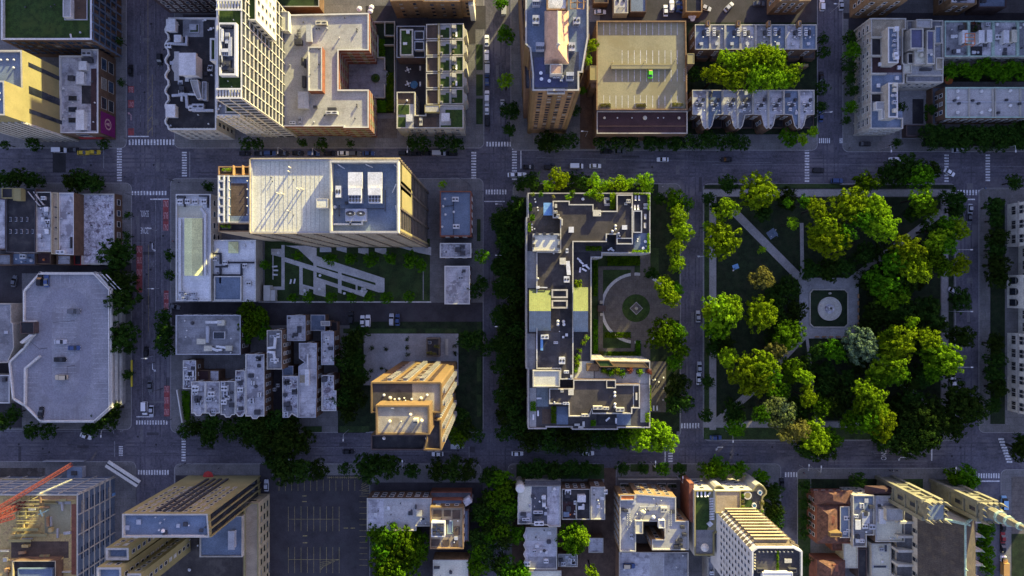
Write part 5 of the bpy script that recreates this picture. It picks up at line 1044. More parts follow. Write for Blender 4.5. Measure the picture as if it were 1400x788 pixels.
b=B('flat_roof_building','pale lavender roofed narrow building with soot stain left of the mottled roof',rect(313,251,397,586),11,'brick_brown','r_lav',.6,.3,'white'); U(b,'ac',338,572,44,18,1.6); U(b,'ac',388,520,6,60,1,'d'); clutter(b,4,72,'vv')
B('flat_roof_building','small pale blue shed roof behind the soot stained roof',rect(305,588,380,640),6,'brick_brown','r_lav',.4)
b=B('flat_roof_building','low building with mottled purple and white roof at the avenue corner',[(399,256),(616,256),(616,638),(438,638),(438,545),(399,545)],5.5,'brick_brown','r_mott',.7,.45,'stone_pale'); wins(b,3.4,4,2,2); clutter(b,5,73,'vv'); blk(b,'stair_well',rect(396,545,437,640),4,.1,'red','r_black',.6)
# hexagonal parking garage
org(0,400)
g=B('parking_garage','pale many sided parking garage deck with parked cars at the left',[(125,-8),(210,-102),(505,-102),(588,-15),(590,620),(505,696),(215,696),(130,612),(66,574),(46,378),(125,300),(187,215),(187,158),(125,158)],11,'concrete','r_park',.8,.4,'offwhite'); bands(g,3.1,1.1,.5,'offwhite')
loop=[arcc(355,110,125,180,360,14)+[(480,110),(480,480)]+arcc(355,480,125,0,180,14)+[(230,300)]]
def ringpoly(b,outer,inner,mat,part,dz):
    m=MB(); z=b.rz+dz; n=len(outer)
    for i in range(n):
        j=(i+1)%n; m.face([P(*outer[i],z),P(*outer[j],z),P(*inner[j],z),P(*inner[i],z)])
    return m.build(part,[mat],b.root)
out=arcc(355,110,135,180,360,14)+arcc(355,470,135,0,180,14); inn=arcc(355,110,75,180,360,14)+arcc(355,470,75,0,180,14); ringpoly(g,out,inn,'r_park_lane','drive_lane',.01)
pat(g,[(90,330),(135,330),(190,262),(235,262),(235,330),(140,400),(126,560),(80,560)],'r_park_lane',part='drive_lane',dz=.008)
blk(g,'ramp_wall',[(208,340),(214,348),(138,412),(134,606),(127,606),(128,408)],11.3,None,'offwhite','offwhite',.05)
blk(g,'stair_tower',rect(108,160,182,222),13,.1,'brick_dark','r_black',.4); blk(g,'stair_door',rect(160,165,188,216),12.2,.1,'red','red',.1); blk(g,'ramp_canopy',[(105,268),(160,225),(176,228),(118,276)],12.6,None,'offwhite','offwhite',.1)
m=MB()
def gl2(x0,y0,x1,y1,w=.12):
    z=g.rz+.016; a,e=P(x0,y0,z),P(x1,y1,z); d=(e-a).normalized(); n=Vector((-d.y,d.x,0))*w/2; m.face([a-n,e-n,e+n,a+n])
for i in range(24): gl2(500,-50+27*i,582,-50+27*i)
for i in range(14): gl2(300,80+27*i,410,80+27*i)
for i in range(11): gl2(215+27*i,640,215+27*i,690); gl2(225+25*i,-98,225+25*i,-50)
for i in range(5): gl2(136,20+28*i,200,20+28*i); gl2(140,430+28*i,205,430+28*i)
m.build('bay_marking',['paint_dim'],g.root)
for x0,y0,x1,y1 in((285,162,362,156),(362,440,362,400),(160,262,212,305)):
    m=MB(); a,e=P(x0,y0,14.5),P(x1,y1,14.5); m.tube((e.x,e.y,g.rz),e,.1); m.tube(a,e,.07); m.build('deck_lamp',['metal_dark'],g.root)
org(0,200); m=MB()
for k in range(4):
    a,e=P(505+22*k,690,11+.2*k),P(585+22*k,775,9); m.tube(a,e,.18)
m.build('steel_fin',['metal_white'],g.root)
org(0,400); m=MB()
for i in range(4): 
    a,e=P(600+11*i,0,9-2*i),P(600+11*i,590,9-2*i); m.tube(a,e,.22)
m.build('louvre',['offwhite'],g.root)
b=B('flat_roof_building','grey concrete building at the far left below the garage ramp',[(-160,60),(60,60),(60,160),(70,170),(75,300),(40,380),(-160,380)],8,'stone','r_grey',.5); clutter(b,5,74,'hva')
B('flat_roof_building','low beige roof with pale border at far left lower edge',rect(-160,445,52,598),6,'stone','r_grey',.5,.4,'white'); clutter(ALLB[-1],3,75)
q=P(715,435,.13); br=empty('barrier',(q.x,q.y,.13)); tag(br,'long yellow barrier along the left avenue kerb','barrier'); m=MB(); m.box((q.x,q.y,.5),(.45,10.5,.7)); m.build('rail',['yellow'],br); m=MB(); 
for k in range(5): m.box((q.x,q.y-5+2.5*k,.13),(.8,.3,.37))
m.build('foot',['metal_dark'],br)
# skylight building
org(0,200)
b=B('market_building','long pale building with a yellow ridge skylight on the left avenue',rect(946,258,1136,836),9.5,'stone','r_bounce_white',.8,.5,'white'); blk(b,'base_roof',rect(1100,258,1158,836),7,.1,'stone','r_blue',.5) if False else None
sk=MB(); A=[P(x,y,10.2) for x,y in((993,388),(1090,388),(1090,698),(993,698))]; r0,r1=P(1034,388,11.6),P(1034,698,11.6); sk.face([A[0],A[3],r1,r0]); sk.face([r0,r1,A[2],A[1]]); sk.face([A[0],r0,A[1]]); sk.face([A[3],A[2],r1])
for i in range(4):
    a,e=A[i],A[(i+1)%4]; sk.face([(a.x,a.y,b.rz),(e.x,e.y,b.rz),e,a],1)
sk.build('ridge_skylight',['skylight_pale','offwhite'],b.root)
duct(b,[(977,400),(977,800)],.9,.9); duct(b,[(1092,340),(1112,370),(1112,690)],.9,.9); pat(b,rect(955,320,1090,385),'r_cream',part='roof_patch')
for x,y in((980,302),(1020,300),(1060,302),(1108,302)): U(b,'ac',x,y,26,26,1.6,'w')
duct(b,[(960,275),(1000,275),(1000,325)],.5,.6,'frame_dark'); duct(b,[(1080,270),(1125,270),(1125,330)],.5,.6,'frame_dark')
for y in(440,500,560,620,690): U(b,'ven',962,y,8,8,.8,'w'); U(b,'ven',1098,y,8,8,.8)
for x,y in((985,790),(1015,800),(1050,795),(1000,820),(1060,825)): U(b,'ac',x,y,24,16,1.4,'g')
wins(b,3.6,4,2,2)
b=B('flat_roof_building','low white roof with pyramid skylight beside the ridge skylight building',[(1139,505),(1378,505),(1378,838),(1139,838)],7.5,'stone','r_bounce_white',.6,.4,'offwhite')
sk=MB(); A=[P(x,y,7.6) for x,y in((1230,515),(1284,515),(1284,577),(1230,577))]; r0=P(1257,546,9)
for i in range(4): sk.face([A[i],A[(i+1)%4],r0][::-1])
sk.build('pyramid_skylight',['skylight_pale'],b.root)
for p in([(1150,580),(1192,580),(1192,630)],[(1170,650),(1225,650),(1225,628),(1368,628)],[(1192,660),(1192,735)],[(1305,690),(1305,640)],[(1142,695),(1300,695)]): duct(b,p,.7,.6,'frame_dark')
for x,y in((1165,608),(1220,628),(1325,645),(1345,740)): U(b,'ac',x,y,24,24,1.3,'w')
blk(b,'upper_roof',rect(1152,700,1300,832),8.4,None,'stone','r_blue',.5,.4,'offwhite'); U(b,'ac',1245,818,34,12,.9,'d'); clutter(b,6,77,'vvh')
# the big cream roofed tower
t=B('office_tower','tall office tower with cream roof and a blue plant deck beside the lattice garden',[(1352,72),(2149,70),(2149,467),(1352,467)],69,'glass','r_cream',.5,.4,'metal_grey')
bands(t,3.6,1.0,.35,'conc_warm',only='SWN'); ribs(t,6.4,.6,.5,'bronze'); bands(t,3.6,.5,.2,'bronze',only='E')
org(350,200)
pd=blk(t,'plant_deck',rect(397,78,768,466),71.4,None,'white','r_blue',2.7,.5,'stone_pale')
pz=pd.rz
for x in(545,650): U(t,'big',x,272,68,80,3.2,'w',z=pz); U(t,'hat',x,192,68,78,2.6,'w',z=pz)
U(t,'ac',452,250,28,60,2,'w',z=pz); U(t,'chl',545,374,112,66,2.2,'g',z=pz); duct(t,[(412,422),(575,422),(575,405)],.5,.5,z=pz); duct(t,[(512,422),(512,400)],.5,.5,z=pz); U(t,'fan',427,330,22,22,1.4,'g',z=pz); U(t,'hat',490,308,14,14,1,'d',z=pz); duct(t,[(450,320),(450,375)],.2,.2,'metal_dark',z=pz); duct(t,[(420,340),(690,338)],.2,.2,'metal_dark',z=pz); duct(t,[(698,240),(698,350)],.2,.2,'metal_dark',z=pz)
for x0,y0,x1,y1 in((440,98,478,122),(590,98,628,115),(745,100,775,130),(755,205,735,250),(752,320,760,362)):
    m=MB(); m.tube(P(x0,y0,70.4),P(x1,y1,69.2),.15); m.build('brace',['metal_white'],t.root)
blk(t,'roof_hatch',rect(324,282,388,333),71.5,None,'stone_pale','r_cream',.1)
for i,(x,y,hh) in enumerate(((190,120,2.6),(182,140,2.2),(125,258,2.8),(148,260,2.4),(232,235,2.6),(255,235,2.6),(180,352,2.4),(205,372,.6),(205,182,.6),(85,170,1),(90,190,.6))): U(t,'ven',x,y,11 if hh>1 else 7,11 if hh>1 else 7,hh,'c' if hh>1 else 'd')
for x in range(30,390,24): duct(t,[(x,78),(x,462)],.08,.06,'stone_pale',lift=.0,part='roof_seam')
ee=[x for x in edges(t) if x[4].x>.8][0]
m=MB(); a,e=ee[1],ee[2]
for t0,t1,z0,z1,mi in((.35,.72,44,66,0),(.60,.95,48,66,0),(.02,.06,0,68,0)):
    p=a+(e-a)*((t0+t1)/2); m.box((p.x+.35,p.y,z0),(.3,(e-a).length*(t1-t0),z1-z0),0,mi)
m.build('wall_panel',['stone_yellow'],t.root); 

# tower's lower shoulder roofs at left
org(0,200)
s2=blk(t,'shoulder_block',rect(1172,158,1350,412),50,.1,'conc_warm','r_blue',.6,.4,'stone_pale'); pat(t,rect(1244,200,1332,376),'deck_brown',z=s2.rz,part='deck')
for x in(1185,1212,1235): duct(t,[(x,165),(x,408)],.5,.5,'metal_white',z=s2.rz)
for y in(190,235,280,325,370): U(t,'ven',1240,y,8,8,1,'w',z=s2.rz); U(t,'ven',1336,y,8,8,1,'w',z=s2.rz); U(t,'hat',1198,y,16,10,1,'g',z=s2.rz)
s3=blk(t,'shoulder_block',rect(1175,108,1350,156),46,.1,'conc_warm','r_black',.6,.4,'wood'); s4=blk(t,'shoulder_block',rect(1175,414,1352,462),46,.1,'conc_warm','r_black',.6,.4,'wood')
planter(1230,130,s3.rz,3,1.6,1.6,'sunlit yellow shrubs in a box above the tower shoulder roof','tower shoulder planters','y'); planter(1225,434,s4.rz,3,1.6,1.6,'sunlit yellow shrubs in a box below the tower shoulder roof','tower shoulder planters','y')
m=MB()
for x in(1258,1308,1345): q=P(x,130,47); m.box((q.x,q.y,s3.rz),(.15,3.2,2.2))
m.build('trellis',['wood'],t.root)
# garden pavilion and furniture
org(355,330,k7)
b=B('garden_pavilion','white garden pavilion at the lower left corner of the lattice garden',rect(30,345,80,466),3.4,'white','white',.1,.2); b2=blk(b,'lower_wing',rect(82,382,120,466),2.8,.1,'white','white',.1)
for i,(x,y,r) in enumerate(((122,198,5),(128,228,0),(124,262,-4),(245,315,80),(275,312,80))): lounger(x,y,.2,r,f"white lounger on the lattice garden lawn, {od(i)} counting from the upper left",'lattice garden loungers')
for i,(x,y) in enumerate(((150,92),(355,385),(470,375),(665,408),(800,388),(475,268))): table(x,y,.22,f"white round table on the garden paths, {od(i)} from the left edge" if i<5 else 'white round table on the middle garden bed','lattice garden tables')
for i,(x,y) in enumerate(((118,92),(340,372),(488,388),(815,372))): sofa(x,y,.22,0,f"pale garden sofa on the lattice paths, {od(i)} from the left",'lattice garden sofas')
org(350,200)
for nm,y0,y1,lab,h,rf in(('brick_building',242,486,'blue grey roofed building with red brick edging on the middle street',9.5,'r_blue'),('flat_roof_building',522,602,'small white lavender roofed building below the red edged one',7,'r_lav'),('flat_roof_building',645,852,'pale lavender roofed building near the alley on the middle street',8,'r_lav')):
    b=B(nm,lab,rect(990 if y0<600 else 1015,y0,1160 if y0<600 else 1152,y1),h,'brick_red' if y0<500 else 'brick_brown',rf,.7,.4,'brick_red' if y0<500 else 'white'); wins(b,3.2,3,1.4,1.8)
    if y0<500:
        for x,y in((1075,288),(1080,434)): U(b,'ac',x,y,34,24,1.3)
        for x,y in((1018,285),(1008,325),(1020,370),(1003,435),(1065,355)): U(b,'fan',x,y,14,14,.9)
        duct(b,[(1065,300),(1065,480)],.2,.2,'metal_dark',lift=.1); duct(b,[(1010,325),(1065,320)],.2,.2,'metal_dark',lift=.1)
    else: clutter(b,7,int(y0),'vvhaf')
# lower left cluster
org(0,400)
b=B('flat_roof_building','dark grey roofed building with metal ducts below the alley on the left avenue',rect(946,122,1296,336),10,'brick_dark','r_grey',.7,.35,'metal_grey'); wins(b,3.3,3.4,1.4,1.8)
duct(b,[(1122,160),(1195,160)],1.0,1.0); U(b,'hat',1198,163,34,26,1.4,'c'); U(b,'hat',1092,263,42,26,1.4,'c'); duct(b,[(1125,262),(1125,190)],1.1,1.0,'metal_grey'); U(b,'sky',1184,231,64,40,1.2,'w'); U(b,'hat',1128,300,36,26,1.4,'c'); U(b,'hat',1240,299,30,24,1.4,'c'); duct(b,[(1150,302),(1175,310),(1195,308)],.9,.9); duct(b,[(1175,290),(1220,296)],.8,.8); U(b,'fan',1040,165,22,20,1.2,'d'); 
for x,y in((1000,153),(1005,240),(1248,248),(1246,324),(1010,205)): U(b,'ven',x,y,8,8,.9)
rowh=[(985,366,1056,520,7,'r_mott'),(1030,480,1105,652,9,'r_lav'),(1106,480,1184,652,9,'r_lav'),(1188,478,1266,660,9,'r_grey'),(1268,420,1320,655,9.5,'r_mott'),(1322,332,1424,668,10,'r_lav')]
for i,(x0,y0,x1,y1,h,rf) in enumerate(rowh):
    bx=[] if i==0 else arcc((x0+x1)/2,y1,min(22,(x1-x0)/3),180,0,4)[::1]
    pts=[(x0,y0),(x1,y0),(x1,y1)]+([((x0+x1)/2+22,y1),((x0+x1)/2+12,y1+14),((x0+x1)/2-12,y1+14),((x0+x1)/2-22,y1)] if i else [])+[(x0,y1)]
    b=B('row_house',f"pale roofed row house with bay front below the grey roof, {od(i)} from the left",pts,h,'brick_brown',rf,.5,.3,'offwhite',group='row houses below the grey roof'); clutter(b,9,80+i,'vvhaafd'); wins(b,3,2.8,1.2,1.7)
    if i in(1,2,3): U(b,'ac',(1165,1145,1215)[i-1] if i!=1 else 1060,(515,545,515)[i-1],34,26,1.4)
blk(ALLB[-4],'rear_wing',rect(1128,420,1180,478),6,.1,'brick_brown','r_lav',.4); blk(ALLB[-5],'rear_wing',rect(1062,420,1124,476),5,.1,'brick_brown','r_maroon',.4)
m=MB(); a,e=P(970,520),P(1000,706); d=e-a; c=(a+e)/2; m.box((c.x,c.y,.13),(d.length,.5,2.6),math.atan2(d.y,d.x)); o=m.build('yard_wall',['offwhite'],None,tuple(c)); tag(o,'slanted white yard wall beside the left row house','wall')
hedge(978,530,1020,690,1.2,'dark hedge behind the slanted white yard wall')
org(340,420,130/640)
for i,(q,h,rf,lab,pm) in enumerate([(rect(122,156,224,420),14,'r_grey','tall narrow building with ducts on its grey roof and pale parapet','stone'),(rect(257,56,382,228),10,'r_lav','pale roofed building with black machines by the alley','metal_grey'),([(338,242),(458,242),(458,520),(452,745),(335,745),(335,400),(375,372),(338,345)],10,'r_lav','long pale striped roof with a white duct box','metal_grey'),([(226,464),(332,464),(332,745),(290,720),(270,745),(228,745)],9.5,'r_mott','pale mottled roof with two dark squares and machines','offwhite'),(rect(488,164,574,390),9,'r_lav','narrow lavender roof at the right side of the cluster','metal_grey'),([(490,458),(574,458),(574,562),(590,562),(590,700),(490,700)],9,'r_mott','lavender roof with brown stain at the lower right of the cluster','white'),(rect(415,52,515,160),5,'r_blue','low blue roof garage at the alley'  ,'metal_grey'),(rect(484,94,548,128),6,'r_white','tiny white roof beside the blue garage','white'),(rect(226,396,300,462),7,'r_blue','small blue grey roof behind the mottled roof','metal_grey'),(rect(545,100,596,162),4,'r_black','small black garage at the cluster corner','brick_dark')]):
    b=B('flat_roof_building',lab,q,h,'brick_brown',rf,.5,.3,pm); 
    if i<6: wins(b,3.1,2.8,1.2,1.7)
    if i==0: duct(b,[(140,275),(180,270),(185,210)],.9,.9); duct(b,[(140,300),(175,305),(185,370)],.9,.9); U(b,'ac',205,190,20,30,1.4); U(b,'ac',175,195,50,14,1.2,'g'); U(b,'ac',180,355,50,20,1.4)
    elif i==1: U(b,'ac',345,150,22,44,1.4,'d'); U(b,'ac',318,185,30,24,1.2,'d'); U(b,'fan',300,200,18,18,1,'d'); U(b,'hat',275,75,14,10,.6,'d')
    elif i==2: U(b,'hat',400,470,24,100,1.6,'w'); U(b,'fan',400,320,16,16,1); pat(b,rect(340,458,384,510),'r_gravel'); duct(b,[(400,330),(402,415)],.5,.5,'metal_white')
    elif i==3: U(b,'hat',262,508,36,26,1,'d'); U(b,'hat',260,654,36,26,1,'d'); clutter(b,10,88,'aavvh')
    elif i in(4,5): clutter(b,8,89+i,'vvvda')
blk(ALLB[-10],'light_well',rect(112,420,152,472),3,.1,'brick_dark','r_black',.3)
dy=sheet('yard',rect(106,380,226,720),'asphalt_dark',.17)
for i,(x,y,L,W) in enumerate(((120,560,22,40),(120,645,22,40),(142,602,24,24),(180,553,22,22),(202,525,22,22))):
    q=P(x,y,.17); k=pxm(.2); o=place('cooling_unit',T_('ac','w' if i>1 else 'g'),(q.x,q.y,.17),None,0,(L*k,W*k,1.2)); tag(o,f"{'white' if i>1 else 'grey'} air conditioner in the dark yard, {od(i)} counting from its left side",'air conditioner','yard air conditioners')
# plaza things
org(350,400)
ki=B('kiosk','small dark plaza pavilion with golden plants on its roof',rect(917,246,989,346),4,'brick_brown','r_black',.5,.4,'bronze'); U(ki,'sky',935,270,18,16,.4,'g')
for i,(x,y) in enumerate(((935,325),(960,330),(975,290))): planter(x,y,ki.rz,2,1.4,1,f"golden shrub box on the plaza pavilion roof, {od(i)} from the left",'pavilion planters','t')
for i,(x,y) in enumerate(((622,300),(700,305),(815,252),(815,296),(815,334),(678,410),(620,420),(705,425),(1073,290),(1073,328))): tree(x,y,13,f"clipped dark shrub in the pale plaza, {od(i)} counted from the left",'plaza shrubs','d',1.9,.17,cat='shrub',name='shrub')
m=MB(); q=P(1028,294,.17); m.box((q.x,q.y,.17),(1.0,6.4,.5)); o=m.build('plaza_bench',['stone_pale'],None,(q.x,q.y,.17)); tag(o,'long pale stone bench right of the plaza pavilion','bench')
# orange tower
org(490,480,150/844)
t=B('apartment_tower','tall orange brick tower with gravel roof and stepped wings',[(95,240),(630,240),(640,252),(640,478),(95,478)],60,'brick_orange','r_gravel',.6,.45,'brick_orange')
pat(t,rect(100,246,414,474),'r_tar',part='roof_patch')  # darker area over the left part of the roof
ph=blk(t,'penthouse',[(132,418),(545,418),(548,645),(135,645)],68,.1,'brick_orange','r_gravel',.6,.5,'brick_orange')
w2=blk(t,'lower_wing',[(560,528),(635,528),(640,765),(500,765),(520,700),(520,528)],57,.1,'brick_orange','r_tar',1.2,.45,'brick_orange')
m=MB(); m.box((0,0,0),(1.6,.9,.2)); m.box((0,-.42,.2),(1.6,.07,.8)); m.box((0,.42,.2),(1.6,.07,.8)); BALC=m.mesh('balcony',['concrete']); NB=0
for ob in(t,w2):
    for i,a,e,d,nr,L,fc in edges(ob):
        if nr.x>.7: ts=(.28,.72)
        elif nr.y>.7: ts=(.28,.52,.75)
        elif nr.y<-.7: ts=(.3,.7)
        else: continue
        for tt in ts:
            p=a+d*L*tt
            z=ob.h-3.6
            while z>6:
                place('balcony',BALC,(p.x+nr.x*.5,p.y+nr.y*.5,z),t.root,math.atan2(d.y,d.x)); NB+=1; z-=3.2
wins(t,3.2,4.2,1.4,1.8,'brick_brown','glass',z0=8,only='NE')
for i,(x,y,s,c) in enumerate(((200,338,30,'w'),(247,360,38,'w'),(315,368,28,'w'),(355,360,18,'w'),(412,370,28,'w'),(483,362,36,'w'),(530,338,30,'w'),(281,370,22,'c'),(365,378,12,'g'))): U(t,'fan',x,y,s*.8,s*.8,1.5,'c' if i%2 else 'g')
for x,y,L,W,kd,hh in((245,538,34,34,'fan',2),(405,484,30,30,'fan',2.2),(330,540,14,14,'ven',.8),(447,530,40,40,'big',2.4),(490,532,34,38,'fan',2.2),(265,438,26,10,'hat',.5)): U(t,kd,x,y,L*.85,W*.85,hh,'c',z=ph.rz)
for x,y in((200,668),(530,668)): U(t,'fan',x,y,26,26,1.4,z=54)
blk(t,'lower_terrace',[(95,646),(540,646),(500,765),(95,765)],54,.1,'brick_orange','r_black',.8,.4,'brick_dark')
# ================================================================== terrace block with the roof gardens
kz=185/911; org(715,260,kz)
E=B('terrace_apartment_block','dark roofed apartment block with planted terraces round a forecourt drive',[(32,18),(858,18),(858,425),(535,425),(535,455),(462,455),(462,1140),(560,1140),(560,1152),(857,1152),(857,1602),(640,1602),(640,1614),(330,1614),(330,1598),(160,1598),(160,1610),(35,1610),(35,1205),(22,1205),(22,180),(32,180)],20,'stone','deck_grey',1.0,.4,'concrete')
wins(E,3.3,3.4,1.5,2,'white','glass'); bands(E,3.3,.3,.2,'stone_pale')
zt=E.rz
mr=blk(E,'main_roof',[(200,72),(315,72),(315,95),(475,95),(475,140),(630,140),(630,30),(740,30),(740,365),(630,365),(630,300),(565,300),(565,350),(340,350),(340,1276),(250,1276),(250,1205),(90,1205),(90,415),(250,415),(250,190),(200,190)],23,None,'brick_dark','r_tar',.7,.4,'stone_pale')
rz=mr.rz
pat(E,rect(92,960,250,1200),'r_dark',z=rz); pat(E,rect(250,640,338,1000),'r_black',z=rz); pat(E,rect(635,35,736,110),'r_black',z=rz,part='roof_well')
blk(E,'roof_box',rect(742,138,802,288),22,None,'brick_dark','r_black',.8,.35,'metal_grey'); blk(E,'roof_box',rect(630,322,740,366),23.2,22,'brick_dark','r_black',.4,.3,'metal_grey')
b1=blk(E,'beige_block',rect(66,293,246,412),24,None,'stone_pale','r_cream',.4,.4,'stone_pale'); 
m=MB()
for x,y in((95,295),(145,295),(195,295),(240,320),(240,380),(70,330),(70,375)): q=P(x,y,24); m.box((q.x,q.y,24.0),(1.1,1.1,.5))
m.build('merlon',['frame_dark'],E.root)
pat(E,rect(28,412,90,660),'r_white',part='terrace'); pat(E,rect(345,420,455,540),'r_black',part='terrace'); pat(E,rect(345,540,455,660),'deck_grey',part='terrace'); pat(E,rect(540,300,625,415),'r_black',part='terrace'); pat(E,rect(745,290,850,405),'r_blue',part='terrace')
# units on the main roof
for x,y,L,W,hh,kd,c in((220,110,14,22,1.6,'hat','c'),(218,150,24,18,1.4,'ac','c'),(236,172,20,14,1,'ac','c'),(322,270,30,34,2,'hat','w'),(600,278,20,20,1.6,'fan','w'),(620,243,20,20,1.6,'fan','w'),(620,264,18,18,1.6,'fan','w'),(642,292,18,18,1.4,'fan','w'),(648,308,16,16,1.2,'fan','c'),(680,254,30,26,1.6,'hat','w'),(706,78,26,24,1.5,'ac','c'),(690,95,18,16,1.2,'ac','c'),(495,158,48,38,1.4,'hat','c'),(515,165,20,20,1.6,'fan','c'),(295,410,16,30,1.4,'ac','w'),(265,480,36,40,1.8,'hat','c'),(292,602,36,40,1.8,'ac','w'),(206,427,12,12,1,'fan','w'),(100,597,16,16,1,'fan','w'),(100,655,20,16,1,'hat','w'),(730,120,12,12,1,'fan','w')): U(E,kd,x,y,L,W,hh,c,z=rz)
duct(E,[(270,492),(300,492),(306,560)],1.4,1.1,'metal_white',z=rz); duct(E,[(225,180),(262,200),(262,235)],.5,.5,'metal_cream',z=rz); duct(E,[(100,655),(160,657)],.4,.4,'metal_white',z=rz)
# pitched copper roofs
def gable(x0,x1,y0,ym,y1,ze,zr,part):
    m=MB(); A=[P(x0,y0,ze),P(x1,y0,ze),P(x1,ym,zr),P(x0,ym,zr)]; m.face(A[::-1],0); B2=[P(x0,ym,zr),P(x1,ym,zr),P(x1,y1,ze),P(x0,y1,ze)]; m.face(B2[::-1],1)
    for i in(0,1):
        a=[A[0],A[3],B2[3]] if i==0 else [A[1],B2[2],A[2]]; m.face(a,2)
    for a,e in((A[0],A[1]),(B2[2],B2[3]),(A[1],B2[2]),(B2[3],A[0])): m.face([(a.x,a.y,zt),(e.x,e.y,zt),e,a],2)
    m.build(part,['copper_green','copper_dark','stone_pale'],E.root)  # one copper in two painted tones, sunlit slope and shaded slope
gable(42,188,668,815,955,22,27,'copper_roof'); gable(338,438,655,815,955,22,27,'copper_roof')
for y0,y1 in((668,728),(740,798)): blk(E,'light_well',rect(192,y0,302,y1),23.6,22,'frame_dark','r_black',.5,.6,'stone')
# spine units lower
org(700,400)
for x,y in((247,156),(277,156),(247,172),(279,172)): U(E,'fan',x,y,18,18,1.4,'w',z=rz)
for x,y,L,W,hh,kd in((293,228,12,14,1,'hat'),(275,240,10,10,1,'hat'),(235,270,22,12,1,'ac'),(268,365,32,36,1.6,'ac'),(292,427,26,14,1,'ac'),(318,450,10,12,1,'hat'),(176,238,40,22,1.6,'ac'),(255,210,6,6,.8,'ven')): U(E,kd,x,y,L,W,hh,'w',z=rz)
m=MB(); q=P(160,270,rz); m.box((q.x,q.y,rz),(.9,5.6,.9)); m.build('roof_tank',['blue_cloth'],E.root); duct(E,[(133,225),(133,360)],.3,.4,'metal_white',z=rz)
blk(E,'beige_block',rect(112,420,258,510),24,None,'stone_pale','r_cream',.4,.4,'stone_pale'); pat(E,rect(82,222,126,415),'r_white',part='terrace')
lw=blk(E,'lower_roof',[(330,470),(560,470),(560,495),(690,495),(690,625),(648,625),(648,655),(430,655),(430,630),(418,670),(305,670),(305,602),(200,602),(200,517),(330,517)],23,None,'brick_dark','r_tar',.7,.4,'stone_pale'); blk(E,'roof_box',rect(508,472,560,517),23.3,22.2,'brick_dark','r_black',.5,.3,'stone_pale'); blk(E,'roof_box',rect(652,500,690,626),22.4,None,'brick_dark','r_black',.6,.35,'stone_pale')
for x,y,L,W,hh,kd,c in((268,527,16,16,1.3,'ac','c'),(316,532,26,32,1.5,'hat','c'),(290,596,32,12,1,'ac','w'),(552,538,16,16,1.3,'fan','w'),(552,556,16,16,1.3,'fan','w'),(553,600,16,16,1.3,'fan','w'),(553,615,14,14,1.2,'fan','w'),(392,660,36,14,1,'ac','c'),(460,618,50,18,1.4,'ac','c'),(505,622,30,14,1.2,'ac','c'),(580,628,44,20,1.4,'ac','c'),(228,590,10,10,1,'fan','w'),(668,558,8,34,1,'hat','c')): U(E,kd,x,y,L,W,hh,c,z=lw.rz)
pat(E,rect(132,510,196,615),'copper_dark',part='terrace'); pat(E,rect(162,628,208,708),'deck_brown',part='deck'); pat(E,rect(95,515,130,725),'r_white',part='terrace'); pat(E,rect(240,615,302,712),'r_blue',part='terrace'); pat(E,rect(455,656,560,716),'r_black',part='terrace'); pat(E,rect(565,650,640,716),'r_blue',part='terrace'); pat(E,rect(335,372,440,466),'r_cream',part='terrace'); pat(E,rect(445,408,742,492),'stone',part='terrace'); pat(E,rect(692,495,742,700),'stone',part='terrace',dz=.016)  # stone terraces made paler, sunlight put into their colour
blk(E,'brick_bed',[(448,365),(525,365),(555,402),(475,402)],zt+2.5,None,'brick_tan','sedum',.2,.3,'brick_orange'); blk(E,'brick_bed',[(528,372),(712,376),(738,406),(556,402)],zt+1.6,None,'brick_orange','brick_orange',.1); blk(E,'brick_bed',rect(402,384,470,424),zt+1.2,None,'brick_orange','brick_tan',.1)
for i,(x,y,c,r) in enumerate(((495,420,'y',1.5),(525,430,'g',1.6),(560,425,'y',1.7),(590,432,'g',1.4),(628,418,'r',1.3),(685,428,'y',1.6),(735,424,'r',1.2))): planter(x,y,zt,2.4,1.6,2.0,f"{TONE[c]} shrub box along the sunlit lower wing terrace, {od(i)} from the left",'lower wing planters',c,r=r)
for i,(x,y) in enumerate(((345,355),(350,385),(342,415),(355,345),(400,240),(385,270),(365,310))): planter(x,y,zt,1.6,2.2,1.6,f"yellow-green shrub box on the inner sunlit terrace, {od(i)} of the boxes from below",'inner terrace planters','y',r=1.1)
table(598,453,zt,'round white table on the lower wing terrace',None); 
for i,(x,y) in enumerate(((350,712),(370,725),(385,708))): sofa(x,y,zt,(0,180,90)[i],f"pale sofa on the blue lower front terrace, {od(i)} from the left",'lower front sofas')
for i,(x,y) in enumerate(((762,622),(780,622),(758,470),(770,468),(790,480),(815,457),(815,515),(812,578))): (lounger if i<2 else chair)(x,y,.2,90,f"{'white lounger' if i<2 else 'white chair'} in the dark side court, {od(i if i<2 else i-2)} counted from the {'left' if i<2 else 'top left'}",'side court seats')
for i,(x,y,r) in enumerate(((560,690,90),(515,682,40),(140,650,90),(115,670,90),(145,570,0))): lounger(x,y,zt+.05,r,f"white lounger on the lower wing front terraces, {od(i)} of five",'front terrace loungers')
hedge(743,500,750,640,1.3,'bright clipped hedge along the right edge of the lower wing',zt,group='roof hedges',mat='leaf_y'); hedge(212,614,238,706,1.2,'yellow-green planting strip between lower left terraces',zt,group='roof hedges'); hedge(425,690,452,720,1.0,'small hedge at the black lower front terrace',zt,group='roof hedges'); hedge(100,588,128,640,1.2,'dark shrub bed on the white lower left terrace',zt,group='roof hedges'); hedge(720,650,742,700,1.3,'yellow-green hedge at the lower right corner of the terraces',zt,group='roof hedges',mat='leaf_y')
org(715,260,kz)
